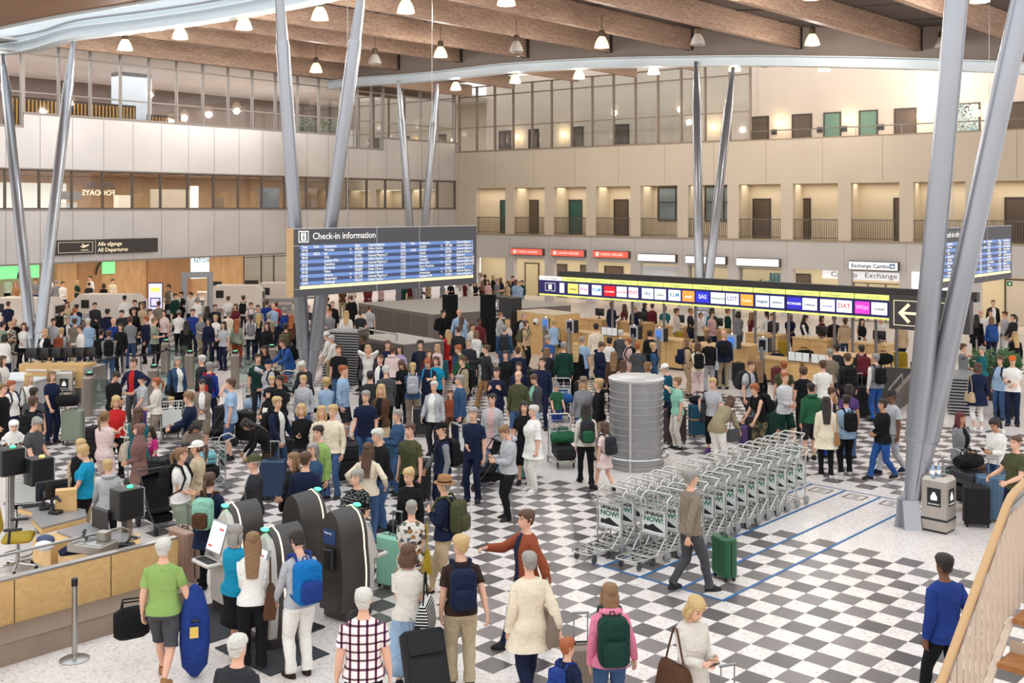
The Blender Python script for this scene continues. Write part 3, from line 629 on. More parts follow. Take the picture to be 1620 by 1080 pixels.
def skeleton(ht=1.75, sex='m', pose='stand', arms=('down', 'down'), lean=0, nod=0, turn=0, wide=1.0, seed=0, head=1.0):
    R = random.Random(seed); k = ht/1.75; P = {'k': k, 'sex': sex}
    hz = .905; feet = [V3(.10, R.uniform(-.03, .05), .085), V3(-.10, R.uniform(-.03, .05), .085)]
    if pose == 'walk': hz = .885; s = R.choice((1, -1)); feet = [V3(.08, .26*s, .09 if s > 0 else .13), V3(-.08, -.26*s, .13 if s > 0 else .09)]
    if pose == 'sit': hz = .52; feet = [V3(.12, .45, .085), V3(-.12, .42, .085)]
    if pose == 'crouch': hz = .50; feet = [V3(.14, .22, .085), V3(-.14, -.02, .10)]
    if pose == 'lean': feet[0][1] += .1
    hip = V3(0, -.35*math.sin(math.radians(max(0, lean-15)))*.6, hz)
    # spine
    def spine(s):
        a = math.radians(lean); z0 = .0
        pts = 0; p = hip.copy(); n = 12
        if s <= 0: return hip+V3(0, 0, s), V3(0, 0, 1), V3(0, 1, 0)
        for i in range(n):
            q = s*(i+.5)/n; w = min(1, max(0, q/.22)); an = a*w
            p = p+V3(0, math.sin(an), math.cos(an))*s/n
        w = min(1, max(0, s/.22)); an = a*w
        return p, V3(0, math.sin(an), math.cos(an)), V3(0, math.cos(an), -math.sin(an))
    fem = sex == 'f'; tor = []
    for i, (s, w, d, sh) in enumerate(TOR):
        c, u, f = spine(s); fw = TORF[i] if fem else 1.0
        ww = w*fw*(wide if i < 10 else 1+(wide-1)*.4); dd = d*(1+(wide-1)*(1.5 if i < 8 else .5))*(1.08 if fem and 5 <= i <= 7 else 1)
        tor.append((c+f*(sh+(.012 if fem and 5 <= i <= 7 else 0)+(wide-1)*.12*(1 if i < 8 else 0)), V3(1, 0, 0), f, ww, dd, .82 if i < 10 else 1.0))
    P['tor'] = tor
    nb, u, f = spine(.60); an = math.radians(lean-nod*0+0)
    M = rotm(V3(1, 0, 0), -math.radians(nod)); T = rotm(V3(0, 0, 1), -math.radians(turn))
    # the head stays more upright than the back
    hf = T @ (M @ nrm(f*.5+V3(0, .5, 0))); hr = T @ V3(1, 0, 0); hu = np.cross(hr, hf)
    P['head'] = [(nb+hu*s*head+hf*sh*head*1.0, hr, hf, w*head, d*head, 1.0) for s, w, d, sh in HEAD]
    P['nb'], P['hax'] = nb, (hr, hf, hu); P['hs'] = head
    P['up'] = (u, f)
    # arms
    P['arm'] = []
    sc, su, sf = spine(.475)
    for si, side in enumerate((1, -1)):
        a0 = V3(side, 0, 0); S = sc+a0*(.165*(.93 if fem else 1)*(1+(wide-1)*.5))-sf*.006
        nm = arms[si]; t = ARMP[nm] if isinstance(nm, str) else nm
        tv = a0*t[0]+V3(0, 1, 0)*t[1]+V3(0, 0, 1)*t[2]+V3(0, R.uniform(-.02, .02), R.uniform(-.02, .02))
        if wide > 1.05: tv = tv+a0*(wide-1)*.25
        L1, L2 = .285, .255; d = min(np.linalg.norm(tv), L1+L2-.004); dr = nrm(tv)
        pole = a0*(.9 if nm in ('hip', 'face', 'cross') else .35)+V3(0, -1, -.35); pole = nrm(pole-dr*np.dot(pole, dr))
        ca = (L1*L1+d*d-L2*L2)/(2*L1*d); ca = max(-1, min(1, ca)); E = S+dr*L1*ca+pole*L1*math.sqrt(max(0, 1-ca*ca)); Wp = S+dr*d
        a1 = nrm(E-S); a2 = nrm(Wp-E)
        f0, g0 = V3(0, 1, 0), V3(0, 0, 1)
        f1, g1 = carry(f0, a0, a1), carry(g0, a0, a1); f2, g2 = carry(f1, a1, a2), carry(g1, a1, a2); fm, gm = nrm(f1+f2), nrm(g1+g2)
        kk = 1+(wide-1)*.6; kf = .88 if fem else 1.0; r = lambda x: x*kk*kf
        rings = [(S-a0*.05, f0, g0, r(.055), r(.055)), (S+a0*.005+a1*.02, nrm(f0+f1), nrm(g0+g1), r(.058), r(.060)), (S+a1*L1*.3, f1, g1, r(.052), r(.052)), (S+a1*L1*.65, f1, g1, r(.046), r(.045)),
                 (E, fm, gm, r(.041), r(.041)), (E+a2*L2*.28, f2, g2, r(.042), r(.040)), (E+a2*L2*.65, f2, g2, r(.035), r(.033)), (Wp, f2, g2, .027*kf, .022*kf)]
        grip = 70 if nm in ('push', 'back', 'phone', 'low', 'strap', 'reach') else 28
        P['arm'].append(dict(rings=rings, S=S, E=E, W=Wp, a=a2, f=f2, g=g2, grip=grip, kf=kf, side=side))
    # legs
    P['leg'] = []
    for si, side in enumerate((1, -1)):
        o = V3(side, 0, 0); Hj = hip+o*.088*(1.04 if fem else 1)+V3(0, 0, -.02); A = feet[si].copy(); A[0] = side*abs(A[0]); A[2] = max(.085, A[2])
        tv = A-Hj; L1, L2 = .425, .395; d = min(np.linalg.norm(tv), L1+L2-.003); dr = nrm(tv); A = Hj+dr*d
        pole = V3(side*.12, 1, 0.1); pole = nrm(pole-dr*np.dot(pole, dr)); ca = max(-1, min(1, (L1*L1+d*d-L2*L2)/(2*L1*d)))
        K = Hj+dr*L1*ca+pole*L1*math.sqrt(max(0, 1-ca*ca)); a1, a2 = nrm(K-Hj), nrm(A-K); a0 = V3(0, 0, -1)
        f0, o0 = V3(0, 1, 0), o; f1, o1 = carry(f0, a0, a1), carry(o0, a0, a1); f2, o2 = carry(f1, a1, a2), carry(o1, a1, a2); fm, om = nrm(f1+f2), nrm(o1+o2)
        kk = 1+(wide-1)*.7; kf = 1.04 if fem else 1.0; r = lambda x: x*kk*kf
        rings = [(Hj+a1*L1*.16, nrm(f0*.5+f1), nrm(o0*.5+o1), r(.094), r(.084)), (Hj+a1*L1*.45, f1, o1, r(.083), r(.077)), (Hj+a1*L1*.82, f1, o1, r(.063), r(.060)), (K, fm, om, r(.058), r(.054)),
                 (K+a2*L2*.15, f2, o2, r(.053), r(.052)), (K+a2*L2*.35-f2*.010, f2, o2, r(.056), r(.053)), (K+a2*L2*.68-f2*.004, f2, o2, r(.042), r(.041)), (K+a2*L2*.95, f2, o2, .036, .033)]
        ff = nrm(V3(side*.22, 1, 0)); fo = V3(ff[1]*side, -ff[0]*side, 0); b = V3(A[0], A[1], 0); dz = A[2]-.085
        foot = [(b+ff*.025+V3(0, 0, .062+dz), ff, fo, .072, .038), (b+ff*.05+V3(0, 0, .035+dz), ff, fo, .112, .045), (b+ff*.058+V3(0, 0, .004+dz*.8), ff, fo, .122, .046)]
        P['leg'].append(dict(rings=rings, foot=foot, A=A, K=K, side=side))
    P['hip'] = hip
    return P
def tp(r, inf=0.0, infd=None, hem=0.0):
    c, R, Fv, w, d, sq = r; w += inf; d += inf if infd is None else infd
    x = np.sign(SN)*np.abs(SN)**sq*w; y = np.sign(CS)*np.abs(CS)**sq*d
    return c+x[:, None]*R+y[:, None]*Fv
AA = np.radians(18+36*np.arange(10)); LA = np.radians([150-30*j for j in range(12)])
def ap(r, inf=0.0): c, f, g, rf, rg = r; return c+np.outer(np.cos(AA), f)*(rf+inf)+np.outer(np.sin(AA), g)*(rg+inf)
def lp(r, inf=0.0): c, f, o, rf, ro = r; return c+np.outer(np.sin(LA), f)*(rf+inf)+np.outer(np.cos(LA), o)*(ro+inf)
class PB(MB):
    def arr(s, a): b = len(s.v); s.v.extend(map(tuple, a)); return list(range(b, b+len(a)))
    def face(s, f): s.f.append(tuple(f)); s.m.append(s.mi)
    def band(s, A, B, flip=False, skip=()):
        n = len(A)
        for j in range(n):
            if j in skip: continue
            q = (A[j], A[(j+1) % n], B[(j+1) % n], B[j]); s.face(q[::-1] if flip else q)
def body_mesh(P):
    m = PB(); T = [m.arr(tp(r)) for r in P['tor']]; Hh = []
    hd = P['head']; hs = P['hs']
    for i, r in enumerate(hd):
        a = tp(r); hr, hf, hu = P['hax']
        nose = {4: .004, 5: .020, 6: .014, 7: .007}.get(i, 0)*hs
        a[0] += hf*nose
        if i == 5: a[1] += hf*.006*hs; a[19] += hf*.006*hs
        if i in (7, 8): a[1] -= hf*.005*hs; a[19] -= hf*.005*hs
        if i == 2: a[0] += hf*.004*hs
        if i in (6, 7, 8, 9): a[6] += (hr*.016-hf*.004)*hs; a[14] += (-hr*.016-hf*.004)*hs
        Hh.append(m.arr(a))
    rings = T+Hh; r0 = [6, 7, 8, 9]
    holes = {(ri, c) for ri in r0[:3] for c in (4, 5, 14, 15)}
    for i in range(len(rings)-1):
        h = i-len(T)
        for j in range(N):
            if (i, j) in holes: continue
            m.mi = 0
            if h == 7 and j in (1, 18): m.mi = 1
            if h == 9 and j in (0, 1, 2, 17, 18, 19) and j not in (0, 19): m.mi = 2
            if h == 3 and j in (0, 19): m.mi = 3
            m.face((rings[i][j], rings[i][(j+1) % N], rings[i+1][(j+1) % N], rings[i+1][j]))
    m.mi = 0; m.face(rings[-1])
    for arm in P['arm']:
        side = arm['side']; fc, mc, bc = (4, 5, 6) if side > 0 else (16, 15, 14); q = [T[i] for i in r0]
        loop = [q[2][fc], q[3][fc], q[3][mc], q[3][bc], q[2][bc], q[1][bc], q[0][bc], q[0][mc], q[0][fc], q[1][fc]]
        fl = side < 0; prev = loop
        for r in arm['rings'][1:]:
            cur = m.arr(ap(r)); m.band(prev, cur, fl); prev = cur
        a, f, g, kf = arm['a'], arm['f'], arm['g'], arm['kf']; W = arm['W']
        bend = math.radians(10); a2 = nrm(a*math.cos(bend)-g*math.sin(bend)); g2 = nrm(g*math.cos(bend)+a*math.sin(bend))
        us = np.array([1, .5, 0, -.5, -1.0])
        def palm(c, hw, ht):
            return np.concatenate([c+np.outer(us*hw, f)+g2*ht, c+np.outer(us[::-1]*hw, f)-g2*ht])
        p1 = m.arr(palm(W+a2*.03, .034*kf, .013)); m.band(prev, p1, fl)
        p2 = m.arr(palm(W+a2*.088, .041*kf, .012)); m.band(p1, p2, fl, skip=(9,))
        # four fingers from the end of the palm
        for c in range(4):
            ring = [p2[c], p2[c+1], p2[8-c], p2[9-c]]; ln = (.068, .076, .071, .055)[c]*kf; d = a2; base = W+a2*.088+f*((.75, .25, -.25, -.75)[c]*.041*kf); gg = g2; cu = math.radians(arm['grip'])*(.85+.1*c)
            for sgm, fr in enumerate((.45, .32, .23)):
                rot = rotm(np.cross(d, -gg), cu*(.75 if sgm else .5)); d, gg = rot @ d, rot @ gg; base = base+d*ln*fr; hw = .0078*(1-.13*sgm)*kf
                cur = m.arr(np.array([base+f*hw+gg*hw, base-f*hw+gg*hw, base-f*hw-gg*hw, base+f*hw-gg*hw])); m.band(ring, cur, fl); ring = cur
            m.face(ring if not fl else ring[::-1])
        # thumb from the side of the palm
        ring = [p1[0], p2[0], p2[9], p1[9]]; base = W+a2*.055+f*.040*kf; d = nrm(f*.75+a2*.65-g2*.25)
        for sgm, ln in enumerate((.032, .028)):
            base = base+d*ln*kf; hw = .0095-.002*sgm; e = nrm(np.cross(d, g2)); 
            cur = m.arr(np.array([base-e*hw*side*-1+g2*hw, base+e*hw*side*-1+g2*hw, base+e*hw*side*-1-g2*hw, base-e*hw*side*-1-g2*hw])); m.band(ring, cur, fl); ring = cur; d = nrm(d*.7+a2*.6)
        m.face(ring)
    cz = P['tor'][0][0]-V3(0, 0, .025); C = m.arr([cz])[0]
    for leg in P['leg']:
        side = leg['side']; cols = list(range(0, 11)) if side > 0 else [0]+list(range(19, 9, -1))
        prev = [T[0][c] for c in cols]+[C]
        for r in leg['rings']+leg['foot']:
            cur = m.arr(lp(r)); m.band(prev, cur, side > 0); prev = cur
        m.face(prev)
    return m
def finish(m, name, mats, parent, k):
    me = bpy.data.meshes.new(name); v = np.array(m.v)*k; me.from_pydata(v.tolist(), [], m.f)
    for q in mats: me.materials.append(q)
    if any(m.m): me.polygons.foreach_set('material_index', m.m)
    me.polygons.foreach_set('use_smooth', [True]*len(m.f)); me.update()
    return link(name, me, parent)
def capring(m, ids): m.face(ids)
def shell(m, rings):
    ids = [m.arr(r) for r in rings]
    for a, b in zip(ids, ids[1:]): m.band(a, b)
    m.face(ids[0]); m.face(ids[-1]); return ids
def top_mesh(P, kind, sleeve, hemz, loose, strip=False, hood=False, neck=11):
    """shirt, jacket ... : torso shell and two sleeves"""
    m = PB(); tor = P['tor']; rs = []
    start = 0 if hemz < 0 else (1 if hemz < .05 else 2)
    if hemz < -.12:   # coat or tunic below the hips
        c, R, Fv, w, d, sq = tor[0]; rs.append(tp((c+V3(0, 0, hemz+.085), R, Fv, w+.06, d+.055, .9), loose+.01)); tor = list(tor); tor[0] = (tor[0][0], R, Fv, w+.03, d+.01, sq)
    for i in range(start, neck): rs.append(tp(tor[i], loose+(.012 if i <= start+1 else 0), loose+(.014 if i <= start+1 else 0)))
    c, R, Fv, w, d, sq = tor[neck]; rs.append(tp((c, R, Fv, w, d, sq), .010)); rs.append(tp((c-np.cross(R, Fv)*.012, R, Fv, w, d, sq), -.004))
    ids = [m.arr(r) for r in rs]
    for i in range(len(ids)-1):
        for j in range(N):
            m.mi = 1 if strip and j in (0, 19) else 0
            m.face((ids[i][j], ids[i][(j+1) % N], ids[i+1][(j+1) % N], ids[i+1][j]))
    m.mi = 0; m.face(ids[0])
    for arm in P['arm']:
        n = {'none': 0, 'short': 4, 'elbow': 5, 'long': 8}[sleeve]
        if not n: continue
        rr = arm['rings'][:n]; pts = [ap(r, loose*(.85 if i else .4)+(.010 if sleeve in ('short', 'elbow') and i == n-1 else 0)+(.004 if i == 4 else 0)) for i, r in enumerate(rr)]
        if sleeve == 'long': pts[-1] = ap((arm['W']-arm['a']*.01, arm['f'], arm['g'], .031, .028), loose*.5)
        ids = [m.arr(p) for p in pts]
        for a, b in zip(ids, ids[1:]): m.band(a, b, arm['side'] < 0)
        m.face(ids[0]); m.face(ids[-1])
    if hood:
        c, R, Fv, w, d, sq = tor[11]
        pts = [c+R*(.10*math.sin(t))-Fv*(.045+.07*math.cos(t))+V3(0, 0, .015) for t in np.linspace(-1.9, 1.9, 9)]
        m.tube([Vector(p) for p in pts], [.02]+[.042]*7+[.02], 8)
    return m
def trouser_mesh(P, length, loose, waist=3):
    m = PB(); tor = P['tor']; T = [m.arr(tp(tor[i], (loose, loose, min(loose, .010), .004)[i])) for i in range(0, waist+1)]
    for a, b in zip(T, T[1:]): m.band(a, b)
    m.face(T[-1]); C = m.arr([tor[0][0]-V3(0, 0, .03)])[0]
    nl = {'short': 3, 'knee': 4, 'crop': 7, 'long': 8}[length]
    for leg in P['leg']:
        side = leg['side']; cols = list(range(0, 11)) if side > 0 else [0]+list(range(19, 9, -1)); prev = [T[0][c] for c in cols]+[C]
        rr = leg['rings'][:nl]
        for i, r in enumerate(rr):
            ex = loose+(.012 if length in ('short', 'knee') and i == nl-1 else 0)
            if length in ('long', 'crop') and i >= 4: ex = max(loose, (.066 if loose > .018 else .052)-r[3]+(.012 if i == nl-1 else 0))
            cur = m.arr(lp(r, ex)); m.band(prev, cur, side > 0); prev = cur
        if length == 'long':
            c = P['leg'][0 if side > 0 else 1]['A']; r = rr[-1]; cur = m.arr(lp((r[0]-V3(0, 0, .045), r[1], r[2], r[3], r[4]), max(loose, .03)+.01)); m.band(prev, cur, side > 0); prev = cur
        m.face(prev)
    return m
def skirt_mesh(P, z1, flare, loose=.012, waist=3):
    m = PB(); tor = P['tor']; k0 = P['leg'][0]; k1 = P['leg'][1]; rs = [tp(tor[3], .005), tp(tor[2], .012), tp(tor[1], .022), tp((tor[0][0], tor[0][1], tor[0][2], tor[0][3]+.022, tor[0][4]+.01, tor[0][5]), .014)]
    c0, R, Fv, w, d, sq = tor[0]; mid = (k0['K']+k1['K'])/2; an = (k0['A']+k1['A'])/2
    spread = max(abs(k0['K'][1]-k1['K'][1]), .01)/2
    for t in (.25, .5, .75, 1.0):
        z = c0[2]+(z1-c0[2])*t; cc = c0*(1-t)+V3((mid[0] if t < .6 else an[0]*.6), (mid[1] if t < .6 else an[1]*.6+mid[1]*.4), 0)*t
        a = TH; rip = 1+.05*t*np.sin(a*7+.6)
        pts = V3(cc[0]*t, cc[1], z)+np.outer(SN*(w+.035+loose+flare*t)*rip, V3(1, 0, 0))+np.outer(CS*(d+loose+(flare*.8+spread*.8)*t)*rip, V3(0, 1, 0)); rs.append(pts)
    shell(m, rs); return m
def hair_mesh(P, style, seed=0, hat=False):
    m = PB(); hd = P['head']; hr, hf, hu = P['hax']; hs = P['hs']; R = random.Random(seed); nb = P['nb']
    inf = {'buzz': .005, 'short': .013, 'curly': .026, 'ring': .008}.get(style, .015)*hs
    front = .200 if style != 'ring' else .30
    ids = []
    for i, r in enumerate(hd):
        if i < 3: continue
        s = HEAD[i][0]; a = tp(r); c = r[0]; out = []
        for j in range(N):
            cosf = CS[j]  # 1 front, -1 back
            line = front+.012*math.sin(j*1.9+seed*2.3) if cosf > .55 else (front-(.55-cosf)/.55*.075 if cosf > 0 else (.122 if cosf > -.35 else .075))
            if style == 'ring' and s > .19: line = .5
            if style in ('long', 'pony', 'bun', 'braid', 'bob') and cosf <= .15: line = .06
            e = inf*(1+.45*math.sin(j*2.7+i*2.1+seed)+.3*R.uniform(-1, 1)) if s > line-.004 else -.014*hs
            if style == 'short' and s > .2 and cosf > .2: e += .006*hs
            v = a[j]-c; out.append(a[j]+nrm(v)*e+(hu*inf*.7 if s > .24 and e > 0 else 0))
        if hat and s > .17: out = [c+(p-c)*.9 for p in a]
        ids.append(m.arr(out))
    for a, b in zip(ids, ids[1:]): m.band(a, b)
    m.face(ids[0]); m.face(ids[-1])
    back = lambda s, d: nb+hu*s*hs-hf*d*hs
    def lockel(c, w, d): return c+np.outer(SN*w, hr)+np.outer(CS*d, hf)
    u, f = P['up']
    if style in ('long', 'bob'):
        L = {'long': -.22-.10*R.random(), 'bob': .0}[style]; rs = [lockel(back(.19, .045), .082*hs, .062*hs), lockel(back(.11, .05), .092*hs, .062*hs), lockel(back(.03, .055), .098*hs, .050*hs)]
        if style == 'long':
            for t in (.35, .7, 1.0):
                p = nb+hu*.03-hf*.06; e = p-u*(.03-L)*t-f*(.085*min(1, t*2)); rs.append(lockel(e, (.105-.035*t)*(1+.04*R.random()), .035-.01*t))
        else: rs.append(lockel(back(.0, .052), .088*hs, .044*hs))
        shell(m, rs[::-1])
        for sd in (1, -1):  # locks beside the face
            m.tube([Vector(nb+hu*.20*hs+hr*sd*.066*hs+hf*.03), Vector(nb+hu*.12*hs+hr*sd*.084*hs+hf*.015), Vector(nb+hu*.03*hs+hr*sd*.082*hs+hf*.01), Vector(nb+hu*(L*.55 if style == 'long' else .015)+hr*sd*.085+hf*(.05 if style == 'long' else .02))], [.02, .03, .032, .012], 7)
    elif style in ('pony', 'braid'):
        p0 = back(.17, .105); pts = [p0, p0-hf*.045+hu*.005, p0-hf*.06-hu*.08, p0-hf*.05-hu*.17, p0-hf*.035-hu*.27]
        m.tube([Vector(p) for p in pts], [.018, .03, .034, .028, .010], 8)
    elif style == 'bun':
        c = back(.235, .075); m.sph(c, .043*hs, 10, 7)
    return m
def cap_mesh(P, kind):
    m = PB(); hd = P['head']; hr, hf, hu = P['hax']; hs = P['hs']; nb = P['nb']
    if kind == 'hijab':
        ids = []
        for i, r in enumerate(hd):
            if i < 1: continue
            a = tp(r); c = r[0]; out = []
            for j in range(N):
                s = HEAD[i][0]; face = CS[j] > .45 and .06 < s < .195
                out.append(a[j]+nrm(a[j]-c)*(-.012 if face else .022*hs))
            ids.append(m.arr(out))
        for a, b in zip(ids, ids[1:]): m.band(a, b)
        m.face(ids[0]); m.face(ids[-1]); u, f = P['up']
        rs = [tp((nb+hu*.05, hr, hf, .075, .085, 1)), tp((nb+hu*.0-f*.005, hr, f, .10, .10, 1)), tp((nb-u*.06+f*.0, V3(1, 0, 0), f, .17, .125, .9)), tp((nb-u*.16, V3(1, 0, 0), f, .19, .15, .9))]
        shell(m, rs[::-1]); return m
    lo = .178 if kind == 'cap' else .182
    c = nb+hu*lo*hs-hf*.004; cyl = lambda s, w, d: tp((nb+hu*s*hs-hf*.004*hs, hr, hf, w*hs, d*hs, 1))
    if kind in ('cap', 'beanie'):
        shell(m, [cyl(lo-(.02 if kind == 'beanie' else 0), .088, .110), cyl(.215, .089, .110), cyl(.25, .076, .094), cyl(.272, .05, .06), cyl(.282, .012, .014)])
        if kind == 'cap':
            n = 9; a = []
            for t in np.linspace(-1.1, 1.1, n): a.append(nb+hu*(lo+.012)*hs+hr*math.sin(t)*.085*hs+hf*math.cos(t)*.10*hs)
            b = []
            for t in np.linspace(-1.1, 1.1, n): b.append(nb+hu*(lo-.006)*hs+hr*math.sin(t)*.080*hs+hf*(math.cos(t)*.175+.0)*hs)
            A = m.arr(a); B = m.arr(b); A2 = m.arr([p-hu*.006 for p in a]); B2 = m.arr([p-hu*.006 for p in b])
            for j in range(n-1): m.face((A[j], A[j+1], B[j+1], B[j])); m.face((A2[j], B2[j], B2[j+1], A2[j+1])); m.face((B[j], B[j+1], B2[j+1], B2[j]))
    else:  # brimmed hat
        shell(m, [cyl(.176, .155, .165), cyl(.184, .155, .165), cyl(.186, .090, .108), cyl(.235, .088, .106), cyl(.285, .078, .094), cyl(.29, .05, .06)])
        m.mi = 1; shell(m, [cyl(.187, .0915, .1095), cyl(.212, .091, .109)])
    return m
SKINS = {'skin': (222,172,146), 'tan': (196,144,114), 'brown': (122,82,60), 'dark': (80,54,42)}
TOPN = {'tee': 'T-shirt', 'long': 'long-sleeved top', 'shirt': 'shirt', 'polo': 'short-sleeved shirt', 'hoodie': 'hoodie', 'jacket': 'jacket', 'coat': 'long jacket', 'tank': 'sleeveless top', 'vest': 'waistcoat', 'dress': 'dress', 'tunic': 'tunic'}
CN = dict(jeans='denim blue', denim='denim', offwhite='off-white', paleblue='pale blue', lightgrey='light grey', darkgrey='dark grey', darkgreen='dark green', palepink='pale pink', darkbrown='dark brown', royal='royal blue', petrol='petrol blue', sage='sage green', lime='lime green', lightbrown='light brown', camo='camouflage')
def cname(c): return CN.get(c, c)
PATN = {'plaid': 'plaid', 'dots': 'dotted', 'floral': 'patterned', 'stripes': 'striped', 'camo': 'camouflage'}
PEOPLE = []
def person(px, hy, ht, face, sex, hair, top, bottom, pose='stand', arms='down', extra='', note='', skin='skin', lean=0, nod=0, turn=0, wide=1.0, head=1.0, at=None, shoe='charcoal', base=None, occ=0):
    """one person: (px, hy) is where the top of the head shows, ht the standing height, face the way they face (0 = us, 90 = to the right of the photo)"""
    i = len(PEOPLE); ar = (arms, arms) if isinstance(arms, str) else arms
    P = skeleton(ht, sex, pose, ar, lean, nod, turn, wide, i, head); k = P['k']
    hp = (P['head'][-1][0]+P['hax'][2]*.01)*k; rz = math.radians(face+180); c, s = math.cos(rz), math.sin(rz)
    off = V3(c*hp[0]-s*hp[1], s*hp[0]+c*hp[1], hp[2])
    if at is None:
        z = off[2]+(base or 0); Y = (H-z)*F/(hy-HZ); X = (px-810)/F*Y; loc = (X-off[0], Y-off[1], base or 0)
        if not base: q = settle(loc[0], loc[1], max(occ, .30 if lean > 20 else .25)*k*(wide if wide > 1.1 else 1)); loc = (q[0], q[1], 0)
    else: loc = at
    root = empty('person', loc, rz)
    hs, hc = (hair.split(':')+[''])[:2] if ':' in hair else (hair, '')
    hat = None
    if '+' in hs: hs, hat = hs.split('+')
    sk = mat('skin_'+skin, SKINS[skin], .55, spec=.35)
    hcol = COLORS.get(hc, COLORS['darkhair']); hm = mat('hair_'+(hc or 'darkhair'), hcol, .6, bump=.5, bscale=40)
    finish(body_mesh(P), 'body', [sk, mat('eye_dark', (44,36,34), .3), hm, mat('lips_'+skin, tuple(int(v*.78) for v in SKINS[skin]), .5)], root, k)
    if hs not in ('bald', 'none'): finish(hair_mesh(P, hs, i, bool(hat)), 'hair', [hm], root, k)
    if hat:
        kind, hcl = hat.split('=')
        hb = finish(cap_mesh(P, kind), {'cap': 'cap', 'hat': 'hat', 'beanie': 'beanie', 'hijab': 'headscarf'}[kind], [fab(hcl), fab('darkbrown')], root, k)
    tk, tc = top.split(':'); pat = ''
    if '#' in tc: tc, pat = tc.split('#')
    inner = None
    if '/' in tc: tc, inner = tc.split('/')
    SP = {'tee': ('short', 0, .014), 'long': ('long', 0, .013), 'shirt': ('long', -.05, .02), 'polo': ('short', -.05, .02), 'hoodie': ('long', 0, .026), 'jacket': ('long', -.02, .026), 'coat': ('long', -.25, .03), 'tank': ('none', 0, .013), 'vest': ('none', 0, .022), 'dress': ('short', 0, .014), 'tunic': ('elbow', -.2, .026)}[tk]
    mm = [fab(tc, pat)]+([fab(inner)] if inner else [])
    if tk == 'vest' and inner: finish(top_mesh(P, 'long', 'short' if pose == 'teev' else 'long', 0, .012), 'shirt', [fab(inner)], root, k)
    finish(top_mesh(P, tk, SP[0], SP[1], SP[2], strip=bool(inner) and tk != 'vest', hood=tk in ('hoodie',)), {'tee': 'shirt', 'long': 'sweater', 'polo': 'shirt', 'tank': 'shirt', 'coat': 'jacket', 'vest': 'waistcoat', 'tunic': 'shirt'}.get(tk, tk), mm, root, k)
    bk, bc = bottom.split(':'); bp = ''
    if '#' in bc: bc, bp = bc.split('#')
    if bk in ('trousers', 'wide', 'slim'): finish(trouser_mesh(P, 'long', {'trousers': .014, 'wide': .024, 'slim': .008}[bk]), 'trousers', [fab(bc, bp)], root, k)
    elif bk == 'crop': finish(trouser_mesh(P, 'crop', .012), 'trousers', [fab(bc, bp)], root, k)
    elif bk == 'shorts': finish(trouser_mesh(P, 'knee', .022), 'shorts', [fab(bc, bp)], root, k)
    elif bk == 'hot': finish(trouser_mesh(P, 'short', .022), 'shorts', [fab(bc, bp)], root, k)
    elif bk in ('skirt', 'long_skirt', 'mini'): finish(skirt_mesh(P, {'skirt': .45, 'long_skirt': .2, 'mini': .6}[bk], {'skirt': .07, 'long_skirt': .12, 'mini': .05}[bk]), 'skirt', [fab(bc, bp)], root, k)
    for leg in P['leg']:
        m = PB(); rr = [leg['rings'][-1]]+leg['foot']; c0 = rr[0]
        shell(m, [lp(c0, .008), lp(rr[1], .008), lp(rr[2], .009), lp((rr[3][0]+V3(0, 0, .012), *rr[3][1:]), .010), lp((rr[3][0]-V3(0, 0, .003), *rr[3][1:]), .008)])
        finish(m, 'shoe', [fab(shoe)], root, k)
    d = dict(root=root, P=P, loc=np.array(loc), rz=rz, px=px, hy=hy, note=note, extra=extra, k=k, arms=ar, pose=pose)
    tn = (PATN[pat]+' ' if pat else '')+cname(tc)+' '+TOPN[tk]
    if tk == 'dress': d['desc'] = tn
    else:
        bn = {'trousers': 'trousers', 'wide': 'trousers', 'slim': 'trousers', 'crop': 'cropped trousers', 'shorts': 'shorts', 'hot': 'shorts', 'skirt': 'skirt', 'long_skirt': 'long skirt', 'mini': 'short skirt'}[bk]
        d['desc'] = tn+(' over '+cname(inner) if inner else '')+', '+(PATN[bp]+' ' if bp else '')+cname(bc)+' '+bn
    d['child'] = ht < 1.42
    PEOPLE.append(d)
    return d
def wpt(d, p):
    """a point of the person's own space in the hall"""
    p = np.array(p)*d['k']; c, s = math.cos(d['rz']), math.sin(d['rz'])
    return Vector((d['loc'][0]+c*p[0]-s*p[1], d['loc'][1]+s*p[0]+c*p[1], d['loc'][2]+p[2]))
